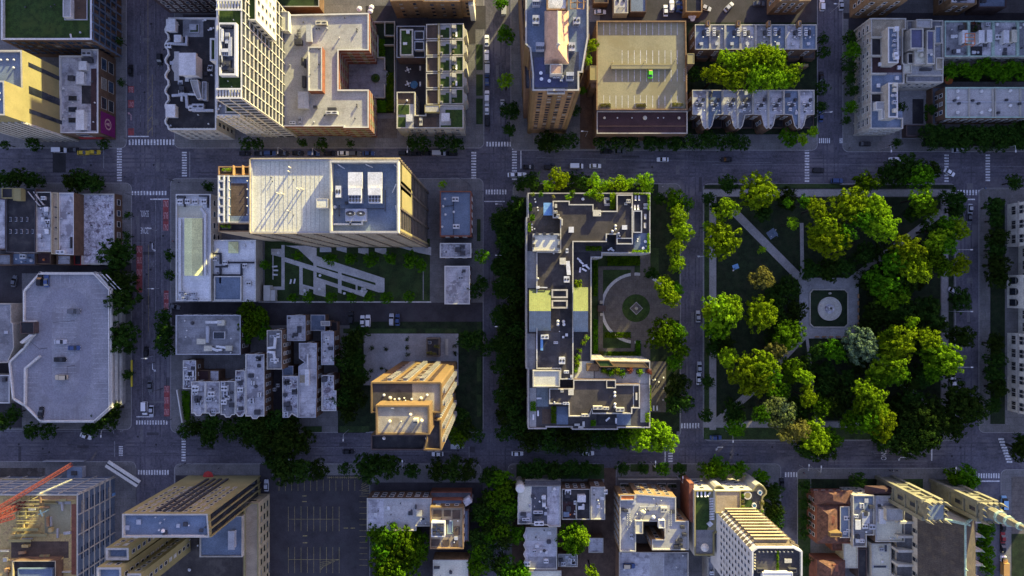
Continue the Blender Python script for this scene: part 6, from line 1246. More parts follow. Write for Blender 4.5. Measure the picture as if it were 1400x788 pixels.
m=MB(); q=P(166,134,zt); k=pxm(zt); aw=empty('awning',(q.x,q.y,zt)); tag(aw,'pale blue awning on the left roof terrace','awning'); m.box((q.x,q.y,zt+2.6),(60*k,84*k,.18)); m.build('canvas',['blue_cloth'],aw); m=MB()
for sx in(-1,1):
    for sy in(-1,1): m.box((q.x+sx*28*k,q.y+sy*40*k,zt),(.12,.12,2.6))
m.build('post_frame',['metal_dark'],aw)
hedge(38,90,60,140,1.2,'upper hedge at the left roof terrace edge',zt,group='roof hedges'); hedge(48,165,78,205,1.6,'round shrubs at the left roof terrace middle',zt,group='roof hedges'); hedge(34,222,52,280,1.2,'lower bright hedge at the left roof terrace edge',zt,group='roof hedges',mat='leaf_y'); hedge(840,25,855,135,1.2,'bright hedge at the upper right terrace edge',zt,group='roof hedges',mat='leaf_y'); hedge(838,292,855,420,1.2,'bright hedge at the right terrace lower edge',zt,group='roof hedges',mat='leaf_y'); hedge(735,404,838,420,1.2,'bright hedge under the right terrace furniture',zt,group='roof hedges',mat='leaf_y'); hedge(742,20,838,30,1.2,'bright thin hedge along the top of the right terrace',zt,group='roof hedges',mat='leaf_y'); hedge(588,18,626,128,1.6,'tall yellow-green hedge between the upper terraces',zt,group='roof hedges',mat='leaf_y'); hedge(425,378,530,408,1.4,'dark green planting bed above the forecourt',zt,group='roof hedges')
for i,(x,y,r,c) in enumerate(((62,30,14,'y'),(120,30,18,'g'),(205,48,12,'t'),(305,50,22,'y'),(332,22,22,'g'),(450,28,30,'y'),(505,40,34,'y'),(478,18,22,'g'),(372,640,34,'y'),(360,675,28,'g'))): tree(x,y,r,f"potted {TONE[c]} roof terrace tree, {od(i)} along the upper terraces from the left" if i<8 else f"potted {TONE[c]} tree beside the right copper roof, {'upper' if i==8 else 'lower'} one",'roof terrace trees',c,2.6 if i<8 else 3.2,zt,cat='potted tree',name='potted_tree')
table(402,63,zt,'round white table on the upper middle terrace',None); 
for i,(x,y) in enumerate(((757,55),(780,55),(752,118),(774,118))): lounger(x,y,zt,90,f"pale lounger on the upper right terrace, {od(i)} by rows from the upper left",'upper right terrace loungers')
for i,(x,y,r) in enumerate(((828,100,90),(828,122,90),(822,180,90),(820,240,90))): sofa(x,y,zt,0 if i<2 else 90,f"outdoor sofa at the upper right terrace edge, {od(i)} from the top",'terrace edge sofas')
for i,(x,y) in enumerate(((822,348),(808,392),(772,330),(770,345),(828,378))): (table if i<2 else chair)(x,y,zt,*(() if i<2 else (40,)),f"{'white table' if i<2 else 'white chair'} on the blue right terrace, {od(i if i<2 else i-2)} from the top",'blue terrace furniture')
for i,(x,y,r) in enumerate(((378,470,-40),(392,488,-40),(416,508,10),(436,522,-40),(384,538,80),(412,538,-30),(585,398,30),(598,402,-30))): lounger(x,y,zt+.02,r,f"white lounger on the dark inner terrace, {od(i)} of the loungers from the upper left",'inner terrace loungers')
for i,(x,y) in enumerate(((80,62),(85,82),(98,118),(102,138),(60,232),(60,252),(78,262),(62,268))): chair(x,y,zt,60*i,f"white chair on the left roof terrace, {od(i)} from the top",'left terrace chairs')
for i,(x,y) in enumerate(((552,78),(565,100),(562,62))): sofa(x,y,zt,(90,0,0)[i],f"pale sofa on the dark upper terrace, {od(i)} from the left",'upper terrace sofas')
# forecourt sculpture
org(700,400)
for i,(x0,y0,x1,y1,w_) in enumerate([(515,320,690,360,'lower bed by the sunlit terrace'),(500,215,640,245,'curved lower bed right of the round drive'),(440,145,462,330,'left bed beside the lower wing path'),(515,-195,690,-145,'upper bed below the upper wing'),(440,-190,462,20,'left bed beside the upper path'),(668,260,692,360,'narrow bed right of the lower path')]): hedge(x0,y0,x1,y1,.7,f"low green planting in the forecourt, {w_}",.26,group='forecourt beds')
q=P(669,86,.2); sc=empty('plinth_sculpture',(q.x,q.y,.19)); tag(sc,'square stone plinth turned on edge at the centre of the round drive lawn','sculpture'); m=MB(); m.box((q.x,q.y,.19),(3.7,3.7,.35),R(45)); m.build('kerb_stone',['concrete'],sc); m=MB(); m.box((q.x,q.y,.54),(3.2,3.2,.05),R(45)); m.build('slab',['paver'],sc); m=MB(); m.cyl((q.x,q.y,.59),.7,.5,.5,10); m.cyl((q.x,q.y,1.09),.25,.1,1.2,8); m.build('finial',['stone_pale'],sc)
for i,(x,y) in enumerate(((478,52),(480,118))): q=P(x,y,.2); m=MB(); m.box((q.x,q.y,.13),(1,1,2.2)); m.box((q.x,q.y,2.33),(1.2,1.2,.2)); o=m.build('gate_pier',['stone'],None,(q.x,q.y,.13)); tag(o,f"{'upper' if i==0 else 'lower'} stone gate pier left of the round drive",'pier','gate piers')
m=MB(); q=P(480,86,.2); m.box((q.x,q.y,.13),(3.0,2.3,2.4)); o=m.build('gate_house',['brick_dark'],None,(q.x,q.y,.13)); tag(o,'dark entry porch between the two gate piers','porch')
tree(478,328,17,'round golden shrub at the lower path corner of the forecourt','forecourt shrubs','t',2.2,.2,cat='shrub',name='shrub')
# fountain
org(1050,400); q=P(327,88,.2); fo=empty('fountain',(q.x,q.y,.15)); tag(fo,'round pale stone fountain bowl in an eight sided dark bed','fountain')
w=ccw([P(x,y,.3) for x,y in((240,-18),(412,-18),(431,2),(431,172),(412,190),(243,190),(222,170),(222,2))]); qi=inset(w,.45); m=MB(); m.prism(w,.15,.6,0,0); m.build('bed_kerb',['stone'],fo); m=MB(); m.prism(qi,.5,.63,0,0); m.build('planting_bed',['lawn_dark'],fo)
m=MB(); n=32
for i in range(n):
    a,c=6.2832*i/n,6.2832*(i+1)/n
    pr=[(4.7,.5),(4.7,1.2),(4.35,1.2),(4.2,1.0),(3.0,.9),(1.2,.85)]
    for (r0,z0),(r1,z1) in zip(pr,pr[1:]): m.face([(q.x+r0*math.cos(a),q.y+r0*math.sin(a),z0),(q.x+r0*math.cos(c),q.y+r0*math.sin(c),z0),(q.x+r1*math.cos(c),q.y+r1*math.sin(c),z1),(q.x+r1*math.cos(a),q.y+r1*math.sin(a),z1)])
m.build('basin',['stone_pale'],fo); m=MB(); m.cyl((q.x,q.y,.83),3.9,3.9,.04,32); m.build('water',['r_mott'],fo)
qc=P(335,86,1.5); m=MB(); m.cyl((qc.x,qc.y,.85),.55,.4,1.1,12); m.cyl((qc.x,qc.y,1.95),.5,.95,.25,14); m.cyl((qc.x,qc.y,2.2),.5,.5,.02,12,1); m.build('centre_bowl',['stone_pale','frame_dark'],fo)
m=MB(); m.cyl((P(327,5).x,P(327,5).y,.6),.5,.4,.8,8); m.dome((P(327,5).x,P(327,5).y,1.4),.45,.4); m.build('bollard',['stone_pale'],fo)
# picnic and people
def _person():
    me=D.meshes.new('person'); V=[(0,0,.95),(0,0,1.2),(0,0,1.42),(0,0,1.52),(0,.02,1.66),(0,.02,1.76),(.19,0,1.4),(.27,.02,1.12),(.25,.12,.9),(-.19,0,1.4),(-.27,-.03,1.12),(-.25,.08,.9),(.1,0,.9),(.11,.08,.5),(.11,.02,.06),(.11,.14,.03),(-.1,0,.9),(-.11,-.05,.5),(-.11,-.12,.06),(-.11,0,.03)]
    Ed=[(0,1),(1,2),(2,3),(3,4),(4,5),(2,6),(6,7),(7,8),(2,9),(9,10),(10,11),(0,12),(12,13),(13,14),(14,15),(0,16),(16,17),(17,18),(18,19)]; Rr=[.15,.14,.15,.06,.1,.085,.07,.05,.035,.07,.05,.035,.1,.075,.05,.04,.1,.075,.05,.04]
    me.from_pydata(V,Ed,[]); o=D.objects.new('person',me); C.objects.link(o); s=o.modifiers.new('s','SKIN'); 
    for i,v in enumerate(me.skin_vertices[0].data): v.radius=(Rr[i],Rr[i]*(.75 if i in(0,1,2) else 1)); v.use_root=(i==0)
    o.modifiers.new('b','SUBSURF').levels=1; dg=bpy.context.evaluated_depsgraph_get(); r=D.meshes.new_from_object(o.evaluated_get(dg)); D.objects.remove(o); D.meshes.remove(me); return r
PM=_person(); PC={}
def person(x,y,rot,top,leg,label,z=.15,lie=False):
    k=(top,leg)
    if k not in PC:
        me=PM.copy(); me.name='person'; me.materials.clear()
        for mt in(top,leg,'skin','bark'): me.materials.append(MT[mt])
        for p in me.polygons:
            c=p.center; p.material_index=3 if c.z>1.72 else 2 if c.z>1.5 or (abs(c.x)>.2 and c.z<1.1) else 1 if c.z<.95 else 0
            p.use_smooth=True
        PC[k]=me
    q=P(x,y,z); o=D.objects.new('person',PC[k]); C.objects.link(o); o.location=q; o.rotation_euler=(R(-90) if lie else 0,0,R(rot))
    if lie: o.location.z+=.2
    tag(o,label,'person')
org(700,200)
q=P(1205,650,.16); m=MB(); m.box((q.x,q.y,.15),(2.4,1.9,.03),R(20)); o=m.build('picnic_blanket',['blue_cloth'],None,(q.x,q.y,.15)); tag(o,'pale blue picnic blanket on the park lawn left of the diagonal path','blanket'); person(1200,655,150,'fabric_white','cloth_dark','person in white lying on the blue picnic blanket',.18,True)
org(1050,200); q=P(22,472,.16); m=MB(); m.box((q.x,q.y,.15),(3.6,3.2,.03),R(35)); o=m.build('picnic_blanket',['steel_blue'],None,(q.x,q.y,.15)); tag(o,'dark blue picnic blanket right of the diagonal park path','blanket')
for i,(dx,dy) in enumerate(((-18,-14),(14,-20),(22,12),(-10,16),(4,-2))): person(22+dx,472+dy,70*i,'fabric_white' if i%2 else 'blue_cloth','cloth_dark',f"person standing round the dark blue blanket, {'in white' if i%2 else 'in blue'}, {od(i)} from the upper left",.15)
person(222,752,20,'fabric_white','cloth_dark','person in white walking at the fountain plaza corner'); person(188,692,200,'cloth_dark','cloth_dark','dark clothed person on the path above the fountain plaza')
org(1050,588); 
for i,x in enumerate((650,668,688)): person(x,216,90,'cloth_dark' if i!=1 else 'fabric_white','cloth_dark',f"person on the lower pavement by the lawn, {od(i)} from the left")
org(1050,0); person(338,605,0,'fabric_white','cloth_dark','person in white crossing the top right side street'); 
org(1050,0); q=P(1268,658,.16)
for i in range(4):
    q=P(1255+9*i,655+((i*5)%9),.2); t=empty('bicycle',(q.x,q.y,.15),R(70+20*i)); tag(t,f"parked bicycle before the pale grid roof, {od(i)} from the left",'bicycle','parked bicycles')
    m=MB()
    for sx in(-.5,.5):
        for k in range(12):
            a,c=6.2832*k/12,6.2832*(k+1)/12; m.tube((sx+.33*math.cos(a),0,.34+.33*math.sin(a)),(sx+.33*math.cos(c),0,.34+.33*math.sin(c)),.025,n=4)
    o=m.build('wheel',['tyre'],None); o.parent=t; m=MB()
    for a,c in(((-.5,0,.34),(-.1,0,.8)),((-.1,0,.8),(.4,0,.8)),((.4,0,.8),(.5,0,.34)),((-.5,0,.34),(0,0,.34)),((0,0,.34),(.4,0,.8)),((.38,-.28,.95),(.38,.28,.95)),((.4,0,.8),(.38,0,.95))): m.tube(a,c,.025,n=5)
    o=m.build('frame',['metal_white']); o.parent=t; m=MB(); m.box((-.15,0,.88),(.26,.14,.06)); o=m.build('saddle',['tyre']); o.parent=t
# benches in the park
def bench(x,y,rot,label):
    q=P(x,y,.15); t=empty('park_bench',(q.x,q.y,.16),R(rot)); tag(t,label,'bench','park benches')
    for nm,c,s in(('seat',(0,0,.42),(1.7,.45,.06)),('backrest',(0,.24,.5),(1.7,.06,.4)),('leg',(-.7,0,0),(.08,.42,.42)),('leg',(.7,0,0),(.08,.42,.42))):
        m=MB(); m.box(c,s); o=m.build(nm,['wood' if nm!='leg' else 'metal_dark']); o.parent=t
org(1050,400)
for i in range(5): bench(262+38*i,238,180,f"park bench on the lower edge of the fountain plaza, {od(i)} from the left")
for i in range(5): bench(482,20+38*i,-90,f"park bench on the right edge of the fountain plaza, {od(i)} from the top")
# ================================================================== lower edge
org(0,588)
cb=B('construction_building','unfinished glass building with wooden decks and scaffold under a red crane',[(-200,346),(420,346),(420,1000),(-200,1000)],23,'steel_blue','ply',1.2,.5,'stone_pale'); bands(cb,3.3,.35,.3,'stone_pale'); ribs(cb,7,.4,.35,'stone_pale'); wins(cb,3.3,7,4.6,2.4,'steel_blue','glass_blue',only='E')
blk(cb,'podium_slab',[(-200,268),(588,268),(588,1000),(-200,1000)],2,.1,'brick_dark','r_black',.2,.4,'stone')
z=cb.rz
blk(cb,'formwork',rect(180,352,415,380),z+1.0,None,'ply','wood',.1); pat(cb,rect(300,385,382,470),'concrete',part='deck'); pat(cb,rect(240,400,380,560),'r_conc',part='deck',dz=.02); pat(cb,rect(60,600,370,690),'deck_brown',part='deck',dz=.02); pat(cb,rect(385,400,410,780),'brick_red',part='deck',dz=.02)
rg=random.Random(5)
ST=sorted([(rg.uniform(30,375),rg.uniform(360,785),rg.choice((('timber_stack','wood','brown timber stack'),('pallet_load','ply','plywood pallet load'),('steel_bundle','metal_cream','cream steel bundle'),('block_stack','concrete','grey block stack'),('formwork_panel','stone_yellow','yellow formwork panel'))),rg.choice(((50,8),(8,50),(36,14),(20,20),(70,6)))) for _ in range(36)]); CN={}
for x,y,(nm,mt,lb),(L,W) in ST:
    n=CN.get(nm,0); CN[nm]=n+1; q=P(x,y,z); k=pxm(z); m=MB(); m.box((q.x,q.y,z),(L*k,W*k,rg.uniform(.4,1.5)),rg.choice((0,0,.1))); o=m.build(nm,[mt],None,(q.x,q.y,z)); tag(o,f"{lb} on the unfinished deck, {od(n)} of its kind from the left",'building material','material on the unfinished deck')
m=MB()
for x in(90,115,140,165,190,215): 
    q=P(x,405,z); m.box((q.x,q.y,z),(.2,7,.15)); m.tube((q.x,q.y+3.4,z),(q.x,q.y+3.4,z+4),.1); m.tube((q.x,q.y-3.4,z),(q.x,q.y-3.4,z+4),.1)
for y in(380,400,420,440,465,490,505): q=P(150,y,z+4); m.box((q.x,q.y,z+3.9),(8,.25,.2))
m.build('scaffold',['stone_yellow'],cb.root)
for x,y,w_ in((150,530,140),(180,560,170),(120,590,120)): q=P(x,y,z); m=MB(); m.box((q.x,q.y,z+.9),(w_*pxm(z),1.0,.5)); m.box((q.x-3,q.y,z),(.3,.6,.9)); m.box((q.x+3,q.y,z),(.3,.6,.9)); m.build('steel_beam',['stone_yellow'],cb.root)
q=P(262,430,z); m=MB(); m.cyl((q.x,q.y,z),.3,.25,3.4,8); m.box((q.x,q.y,z+3.2),(3,.4,.4),.4); m.box((q.x,q.y,z+3.6),(.4,2.4,.4),.4); o=m.build('concrete_boom',['verdigris'],None,(q.x,q.y,z)); tag(o,'pale green concrete placing boom on the unfinished deck','boom')
blk(cb,'lift_core',rect(65,705,300,820),26,None,'brick_brown','r_black',.8,.3,'conc_warm'); blk(cb,'blue_form',rect(95,748,280,830),26.6,None,'steel_blue','r_blue',.4,.3,'steel_blue')
for k in range(3): blk(cb,'edge_slab',rect(-200,270+14*k,300-40*k,282+14*k),5+3*k,2,'stone_yellow','stone_yellow',.05)
# crane
cr=empty('tower_crane',tuple(P(-230,600,0).to_2d())+(.1,)); tag(cr,'red lattice tower crane reaching over the unfinished building','crane')
def lattice(a,e,w,n,nm,par,mat):
    a,e=Vector(a),Vector(e); d=(e-a).normalized(); u=d.cross(Vector((0,0,1))).normalized() if abs(d.z)<.95 else Vector((1,0,0)); v=u.cross(d); m=MB(); cs=[(u*sx+v*sy)*w/2 for sx,sy in((-1,-1),(1,-1),(1,1),(-1,1))]
    for c in cs: m.tube(a+c,e+c,w*.12,n=5)
    for i in range(n):
        p,q=a+(e-a)*(i/n),a+(e-a)*((i+1)/n)
        for k in range(4): m.tube(p+cs[k],q+cs[(k+1)%4],w*.07,n=4); m.tube(q+cs[k],q+cs[(k+1)%4],w*.07,n=4)
    return m.build(nm,[mat],par)
tip=P(388,186,30); base=P(-240,560,52); lattice(base,tip,1.15,34,'jib',cr,'crane_red'); lattice((base.x,base.y,.1),(base.x,base.y,54),1.9,24,'mast',cr,'crane_red'); lattice(P(-240,560,55),P(75,468,50),1.2,16,'luffing_strut',cr,'crane_red'); m=MB(); m.tube((base.x,base.y,56),tip+Vector((0,0,.8)),.08); m.build('pendant_line',['crane_red'],cr); m=MB(); m.box((base.x-9,base.y-4,51),(5,3,3)); m.build('counterweight',['concrete'],cr)
m=MB(); a,e=P(575,182,4),P(745,292,4); d=e-a; c=(a+e)/2; hh=empty('walkway_canopy',(c.x,c.y,.13)); tag(hh,'slanted white roofed pedestrian canopy at the construction corner','canopy'); m.box((c.x,c.y,3.6),(d.length,3.0,.35),math.atan2(d.y,d.x)); m.build('canopy_roof',['offwhite'],hh); m=MB(); m.box((c.x,c.y,3.96),(d.length,.5,.12),math.atan2(d.y,d.x)); m.build('gutter',['metal_dark'],hh)
for t_ in(.05,.35,.65,.95):
    p=a+d*t_; m=MB(); m.box((p.x,p.y,.13),(.25,.25,3.46)); m.build('post',['metal_dark'],hh)
m=MB(); p0=P(360,160),P(470,160); 
fe=empty('site_hoarding',tuple(P(360,162))); tag(fe,'grey site hoarding above the crane tip','hoarding'); m=MB(); q=P(360,162); m.box((q.x,q.y,.13),(16,.2,2.2)); m.build('panel',['metal_grey'],fe)
q=P(425,222,.2); cab=empty('site_cabin',(q.x,q.y,.14)); tag(cab,'pale blue site cabin beside the crane tip','cabin'); m=MB(); m.box((q.x,q.y,.14),(5.6,4.2,2.6)); m.build('wall',['metal_grey'],cab); m=MB(); m.box((q.x,q.y,2.74),(5.9,4.5,.2)); m.box((q.x,q.y,2.95),(2.2,1.6,.4),0,1); m.build('roof',['r_blue','metal_dark'],cab)
for i,(x,y) in enumerate(((598,292),(600,310),(612,345))): q=P(x,y,.2); m=MB(); m.box((q.x,q.y,.14),(1.4,1.2,1.6)); m.box((q.x,q.y,1.74),(1.5,1.3,.15)); o=m.build('portable_toilet',['metal_white' if i<2 else 'blue_cloth'],None,(q.x,q.y,.14)); tag(o,f"{'white' if i<2 else 'blue'} site cubicle beside the unfinished building, {od(i)} from the top",'cubicle','site cubicles')
# slab tower with punched windows
st=B('slab_tower','tall concrete slab tower with rows of punched windows at the lower left',[(657,452),(1118,452),(1128,580),(657,580)],46,'stone_yellow','r_blue',1.2,.5,'stone_pale'); st_=st
wins(st,3.3,2.7,1.1,1.6,'stone_pale','glass',only='N',z0=14,mg=1.5); ex=[x for x in edges(st) if x[4].x>.7][0]; cx_=(ex[1]+ex[2])/2+ex[4]*.08; m=MB(); m.box((cx_.x,cx_.y,3),(ex[5]*.98,.16,41),math.atan2(ex[3].y,ex[3].x)); m.build('dark_face_panel',['glass'],st.root)  # dark panel laid over the right-hand face
m=MB(); ee=[x for x in edges(st) if x[4].y>.7][0]
for k in range(4):
    p=ee[1]+ee[3]*ee[5]*(.36+.09*k)+ee[4]*.25; m.box((p.x,p.y,6),(1.0,.5,38),math.atan2(ee[3].y,ee[3].x))
m.build('facade_fin',['metal_dark'],st.root)
ribs(st,2.8,.45,.6,'stone_yellow',only='E',part='facade_rib')
blk(st,'front_block',[(700,400),(1240,400),(1240,420),(700,420)],12,.1,'stone','r_grey') if False else None
U(st,'fan',885,540,22,22,1.6,'w'); duct(st,[(830,566),(1100,566)],.4,.4,'metal_white'); clutter(st,8,99,'vvh')
org(130,640,240/1278)
s1=B('slab_tower','small concrete tower with blue roof well left of the big slab tower',[(76,582),(244,582),(246,672),(78,672)],43,'stone_yellow','r_blue',1.6,.7,'stone_pale'); wins(s1,3.3,2.6,1.2,1.7,'stone_pale','glass',only='NE',z0=12,lit=.25)
s2=B('slab_tower','lowest left concrete tower with a blue roof at the lower edge',[(10,724),(190,724),(192,860),(12,860)],46,'stone_yellow','r_blue',1.2,.7,'stone_pale'); wins(s2,3.3,2.6,1.2,1.7,'stone_pale','glass',only='NE',z0=12)
s3=B('slab_tower','long concrete wing running up to the big slab tower at the lower edge',[(232,768),(335,768),(337,900),(234,900)],44,'stone_yellow','r_blue',1.2,.7,'stone_pale'); wins(s3,3.3,2.6,1.2,1.7,'stone_pale','glass',only='NE',z0=4,lit=.1)
b=B('podium_building','low dark podium roof between the concrete towers',rect(420,500,1078,900),10,'brick_dark','r_tar',.6); clutter(b,10,101); blk(b,'upper_roof',rect(760,350,1072,650),14,.1,'stone','r_blue',.6,.4,'stone'); U(b,'hat',1010,510,40,120,2.5,'g',z=13.4)
b=B('parking_podium','tan walled garage podium at the right of the concrete towers',rect(1080,255,1190,1000),12,'conc_warm','r_tan',.8,.5,'stone_yellow'); wins(b,3.2,4,2.2,1.5,'stone_yellow','glass')
q=P(840,55,.2); 
parasol(840,50,.2,'red','dark red parasol on the pavement above the slab tower',None,1.5)
# lower middle
org(350,588)
b=B('long_roof_building','long pale roofed building with brick front above the big tree clump',[(597,368),(946,368),(942,520),(864,520),(864,544),(597,544)],9.5,'brick_brown','r_white',.5,.35,'stone_pale'); wins(b,3.2,3.2,1.6,1.9,'offwhite','glass')
pat(b,rect(602,374,690,538),'r_lav'); U(b,'hat',881,445,26,28,1.1,'c'); U(b,'sky',903,478,14,14,.5,'g'); U(b,'ac',862,412,6,22,.8,'d'); clutter(b,10,110,'vvhd')
b=B('deck_roof_building','orange edged building with black roof deck squares and a white plant box',rect(937,416,1118,642),13,'brick_orange','r_tan',.7,.4,'brick_tan'); wins(b,3.2,3,1.4,1.8)
for q in(rect(955,432,1000,468),rect(1012,432,1050,466),rect(1058,432,1100,480),rect(1064,520,1098,566),rect(945,590,990,625),rect(1004,592,1042,625),rect(1060,588,1090,630)): pat(b,q,'deck_brown',part='deck',dz=.2)
wb=blk(b,'plant_box',rect(944,498,1018,577),15.2,None,'white','r_white',.8,.4,'white')
for x,y in((962,525),(962,552),(985,512),(985,540),(1000,555),(1003,515)): U(b,'ac',x,y,16,14,1.1,'d',z=14.4)
blk(b,'roof_deck',rect(1030,490,1060,560),12.6,None,'verdigris','r_blue',.1); clutter(b,6,111,'vhv')
b=B('flat_roof_building','narrow dark blue front roof above the roof deck squares',rect(947,376,1112,414),9,'brick_red','r_blue',.5,.3); blk(b,'bay_front',[(940,335),(1160,335),(1160,372),(940,372)],6,.1,'brick_red','r_slate',.3)
q=P(1138,388,9.2); m=MB(); m.box((q.x,q.y,.13),(2.8,2.4,9),R(35)); o=m.build('turret',['r_lav'],b.root)
B('flat_roof_building','narrow grey strip building right of the roof deck squares',rect(1122,432,1146,600),9,'brick_dark','r_blue',.4)
b=B('flat_roof_building','small cream roofed building at the lower edge right of the tree clump',rect(953,700,1143,860),8,'brick_tan','r_cream',.4,.3,'stone_pale'); U(b,'ac',1050,765,14,12,1,'d'); U(b,'ac',975,738,30,10,1,'d'); clutter(b,4,112,'vv')
# turret house group
org(700,588)
b=B('turret_house','slate fronted house with a round white turret and three roof strips',[(33,300),(262,300),(262,522),(200,524),(190,515),(104,508),(30,508)],11,'stone_pale','r_lav',.5,.35,'stone_pale'); wins(b,3.1,3,1.3,1.8)
pat(b,rect(36,305,104,440),'r_cream'); pat(b,rect(107,305,190,512),'r_slate'); q=P(44,314,11); m=MB(); m.cyl((q.x,q.y,.1),1.7,1.7,11.2,16); m.dome((q.x,q.y,11.3),1.75,.8,16,3,1); m.build('turret',['stone_pale','white'],b.root); mm=MB()
A=[P(70,272,8.5),P(264,272,8.5)]; B2=[P(264,303,11.2),P(70,303,11.2)]; mm.face([A[0],B2[1],B2[0],A[1]]); mm.face([A[0],A[1],(A[1].x,A[1].y,.1),(A[0].x,A[0].y,.1)],1); mm.build('mansard_roof',['r_slate','stone'],b.root)
for x,y,L,W in((140,440,50,14),(140,470,40,18),(172,380,18,60),(95,405,10,16),(145,500,50,22),(60,450,30,16),(75,478,40,14),(60,492,30,14)): U(b,'ac',x,y,L,W,1,random.choice('gdw'))
clutter(b,12,120,'vvhfd')
b=B('row_house','house with black roof patches and white plant box beside the turret house',rect(268,318,422,484),10,'brick_brown','r_black',.5,.3,'stone_pale'); U(b,'blk',372,362,42,34,2.2); pat(b,rect(276,386,346,480),'r_maroon'); U(b,'hat',372,410,30,26,1,'w'); U(b,'hat',292,452,28,24,.8,'b'); U(b,'fan',312,455,10,10,.8,'o'); clutter(b,6,121,'aavv'); blk(b,'parapet_wall',rect(344,384,350,484),10.6,None,'stone_pale','stone_pale',.05); wins(b,3,2.8,1.2,1.7)
b=B('row_house','narrow lavender white roofed house at the brown alley',rect(424,306,502,484),10.5,'brick_brown','r_white',.5,.3,'stone_pale'); U(b,'ac',503,330,18,22,1.2); U(b,'sky',402,430,2,2,.1,'g'); clutter(b,5,122,'vvh'); wins(b,3,2.8,1.2,1.7)
b=B('row_house','lavender roofed house with a scalloped left side below the turret house',[(75,525),(243,525),(243,752),(90,752),(72,735),(62,715),(72,695),(60,670),(72,645),(60,620),(72,595),(60,570),(72,545)],9,'brick_brown','r_lav',.5,.3,'stone_pale'); pat(b,rect(80,530,240,596),'r_white'); pat(b,rect(85,682,240,748),'r_grey'); clutter(b,9,123,'vvhaf'); wins(b,3,2.8,1.2,1.7)
B('row_house','cream roofed house at the lower edge below the scalloped side house',rect(90,758,266,860),9,'brick_brown','r_cream',.5,.3,'stone_pale'); clutter(ALLB[-1],3,124)
B('coach_house','low white roofed coach house right of the scalloped side house',rect(247,668,354,738),6,'brick_brown','r_white',.4,.3,'stone_pale'); clutter(ALLB[-1],5,125,'hva'); B('coach_house','small white sloped garage roof at the brown alley',rect(412,582,492,662),5,'brick_brown','r_lav',.3,.3,'stone_pale')
# courtyard block
b=B('courtyard_block','white roofed block around a dark courtyard with an orange lit corner',[(580,362),(664,362),(664,345),(884,362),(884,490),(952,490),(952,648),(754,648),(754,590),(822,590),(822,494),(706,494),(706,560),(668,560),(668,656),(580,656)],15,'brick_tan','r_white',.6,.4,'stone_pale'); wins(b,3.2,3,1.4,1.9,'stone','glass')
blk(b,'corner_bay',rect(584,350,664,380),15.6,None,'brick_orange','orange',.2,.3,'stone_pale'); blk(b,'roof_box',rect(664,490,704,560),16.5,None,'stone','r_cream',.3); blk(b,'roof_box',rect(790,486,824,530),16.5,None,'white','r_white',.3)
U(b,'fan',702,440,34,30,1.8,'c'); U(b,'fan',760,468,24,24,1.4); U(b,'ac',815,424,34,26,1.5,'c'); U(b,'ac',612,432,24,14,1,'d'); U(b,'ac',640,568,16,26,1.2,'g')
for i in range(16): U(b,'ven',620+(i%2)*14,455+11*(i//2),5,5,.7,'g'); U(b,'ven',843+(i%2)*12,435+11*(i//2),5,5,.7,'g')
for x,y in((890,600),(905,620),(880,625),(925,560),(905,590),(915,520)): U(b,'ac',x,y,22,16,1.2,'d')
duct(b,[(690,412),(800,408)],.3,.3,'metal_grey'); clutter(b,12,126,'vvhd')
b=B('flat_roof_building','lavender car deck roof below the courtyard block',rect(576,658,952,900),9,'brick_brown','r_lav',.6,.4,'stone'); pat(b,rect(742,670,816,900),'r_white'); pat(b,rect(820,664,948,900),'r_grey'); car(630,733,0,'blue','blue car with a tan roof on the lavender deck below the courtyard block','suv',None,b.rz,'tan')
for y in(690,730,770): duct(b,[(585,y),(615,y)],.1,.1,'metal_white',lift=0)
clutter(b,6,127,'vh')
w0=[P(570,262,.2),P(930,262,.2)]
m=MB(); c=(w0[0]+w0[1])/2; m.box((c.x,c.y,.13),((w0[1]-w0[0]).length,.4,1.4)); o=m.build('front_wall',['stone'],None,tuple(c)); tag(o,'low stone garden wall before the courtyard block','wall')
for i,x in enumerate((605,700,805,860)): planter(x,300,.2,3.4,2,1.2,f"dark front garden bed before the courtyard block, {od(i)} from the left",'front garden beds','d','stone')
# roof lawn podium and balcony tower
kq=180/958; org(930,640,kq)
p=B('podium_building','pale podium with a roof lawn, white loungers and a corner turret',[(103,162),(240,162),(250,142),(268,128),(292,126),(315,140),(330,162),(525,162),(548,128),(575,112),(612,135),(632,165),(630,190),(605,215),(600,240),(600,345),(520,345),(250,480),(250,640),(103,640),(103,405),(103,400)],16,'stone_pale','r_conc',.9,.5,'stone_yellow',); wins(p,3.3,3,1.6,2,'white','glass',only='N'); 
pat(p,[(110,172),(205,172),(205,230),(215,300),(215,400),(195,450),(110,450)],'sedum',part='roof_lawn',dz=.1); pat(p,rect(110,452,245,640),'r_grey'); pat(p,rect(445,170,520,340),'r_tar',part='deck'); pat(p,rect(520,170,598,340),'deck_grey',part='deck'); pat(p,rect(462,235,525,285),'sedum',part='roof_lawn',dz=.12)
blk(p,'beige_block',rect(256,168,440,330),18,None,'stone_pale','r_tan',.3,.3,'stone_yellow')
for i in range(4): lounger(124+28*i,188,p.rz,90 if i<3 else 50,f"white lounger on the top side of the roof lawn, {od(i)} from the left",'roof lawn loungers')
for i in range(9): lounger(228,222+18.5*i,p.rz,5,f"white lounger on the right side of the roof lawn, {od(i)} from the top",'roof lawn loungers')
for i in range(3): lounger(222-8*i,398+7*i,p.rz,-45,f"white lounger at the lower corner of the roof lawn, {od(i)} from the right",'roof lawn loungers')
q=P(486,196,p.rz)
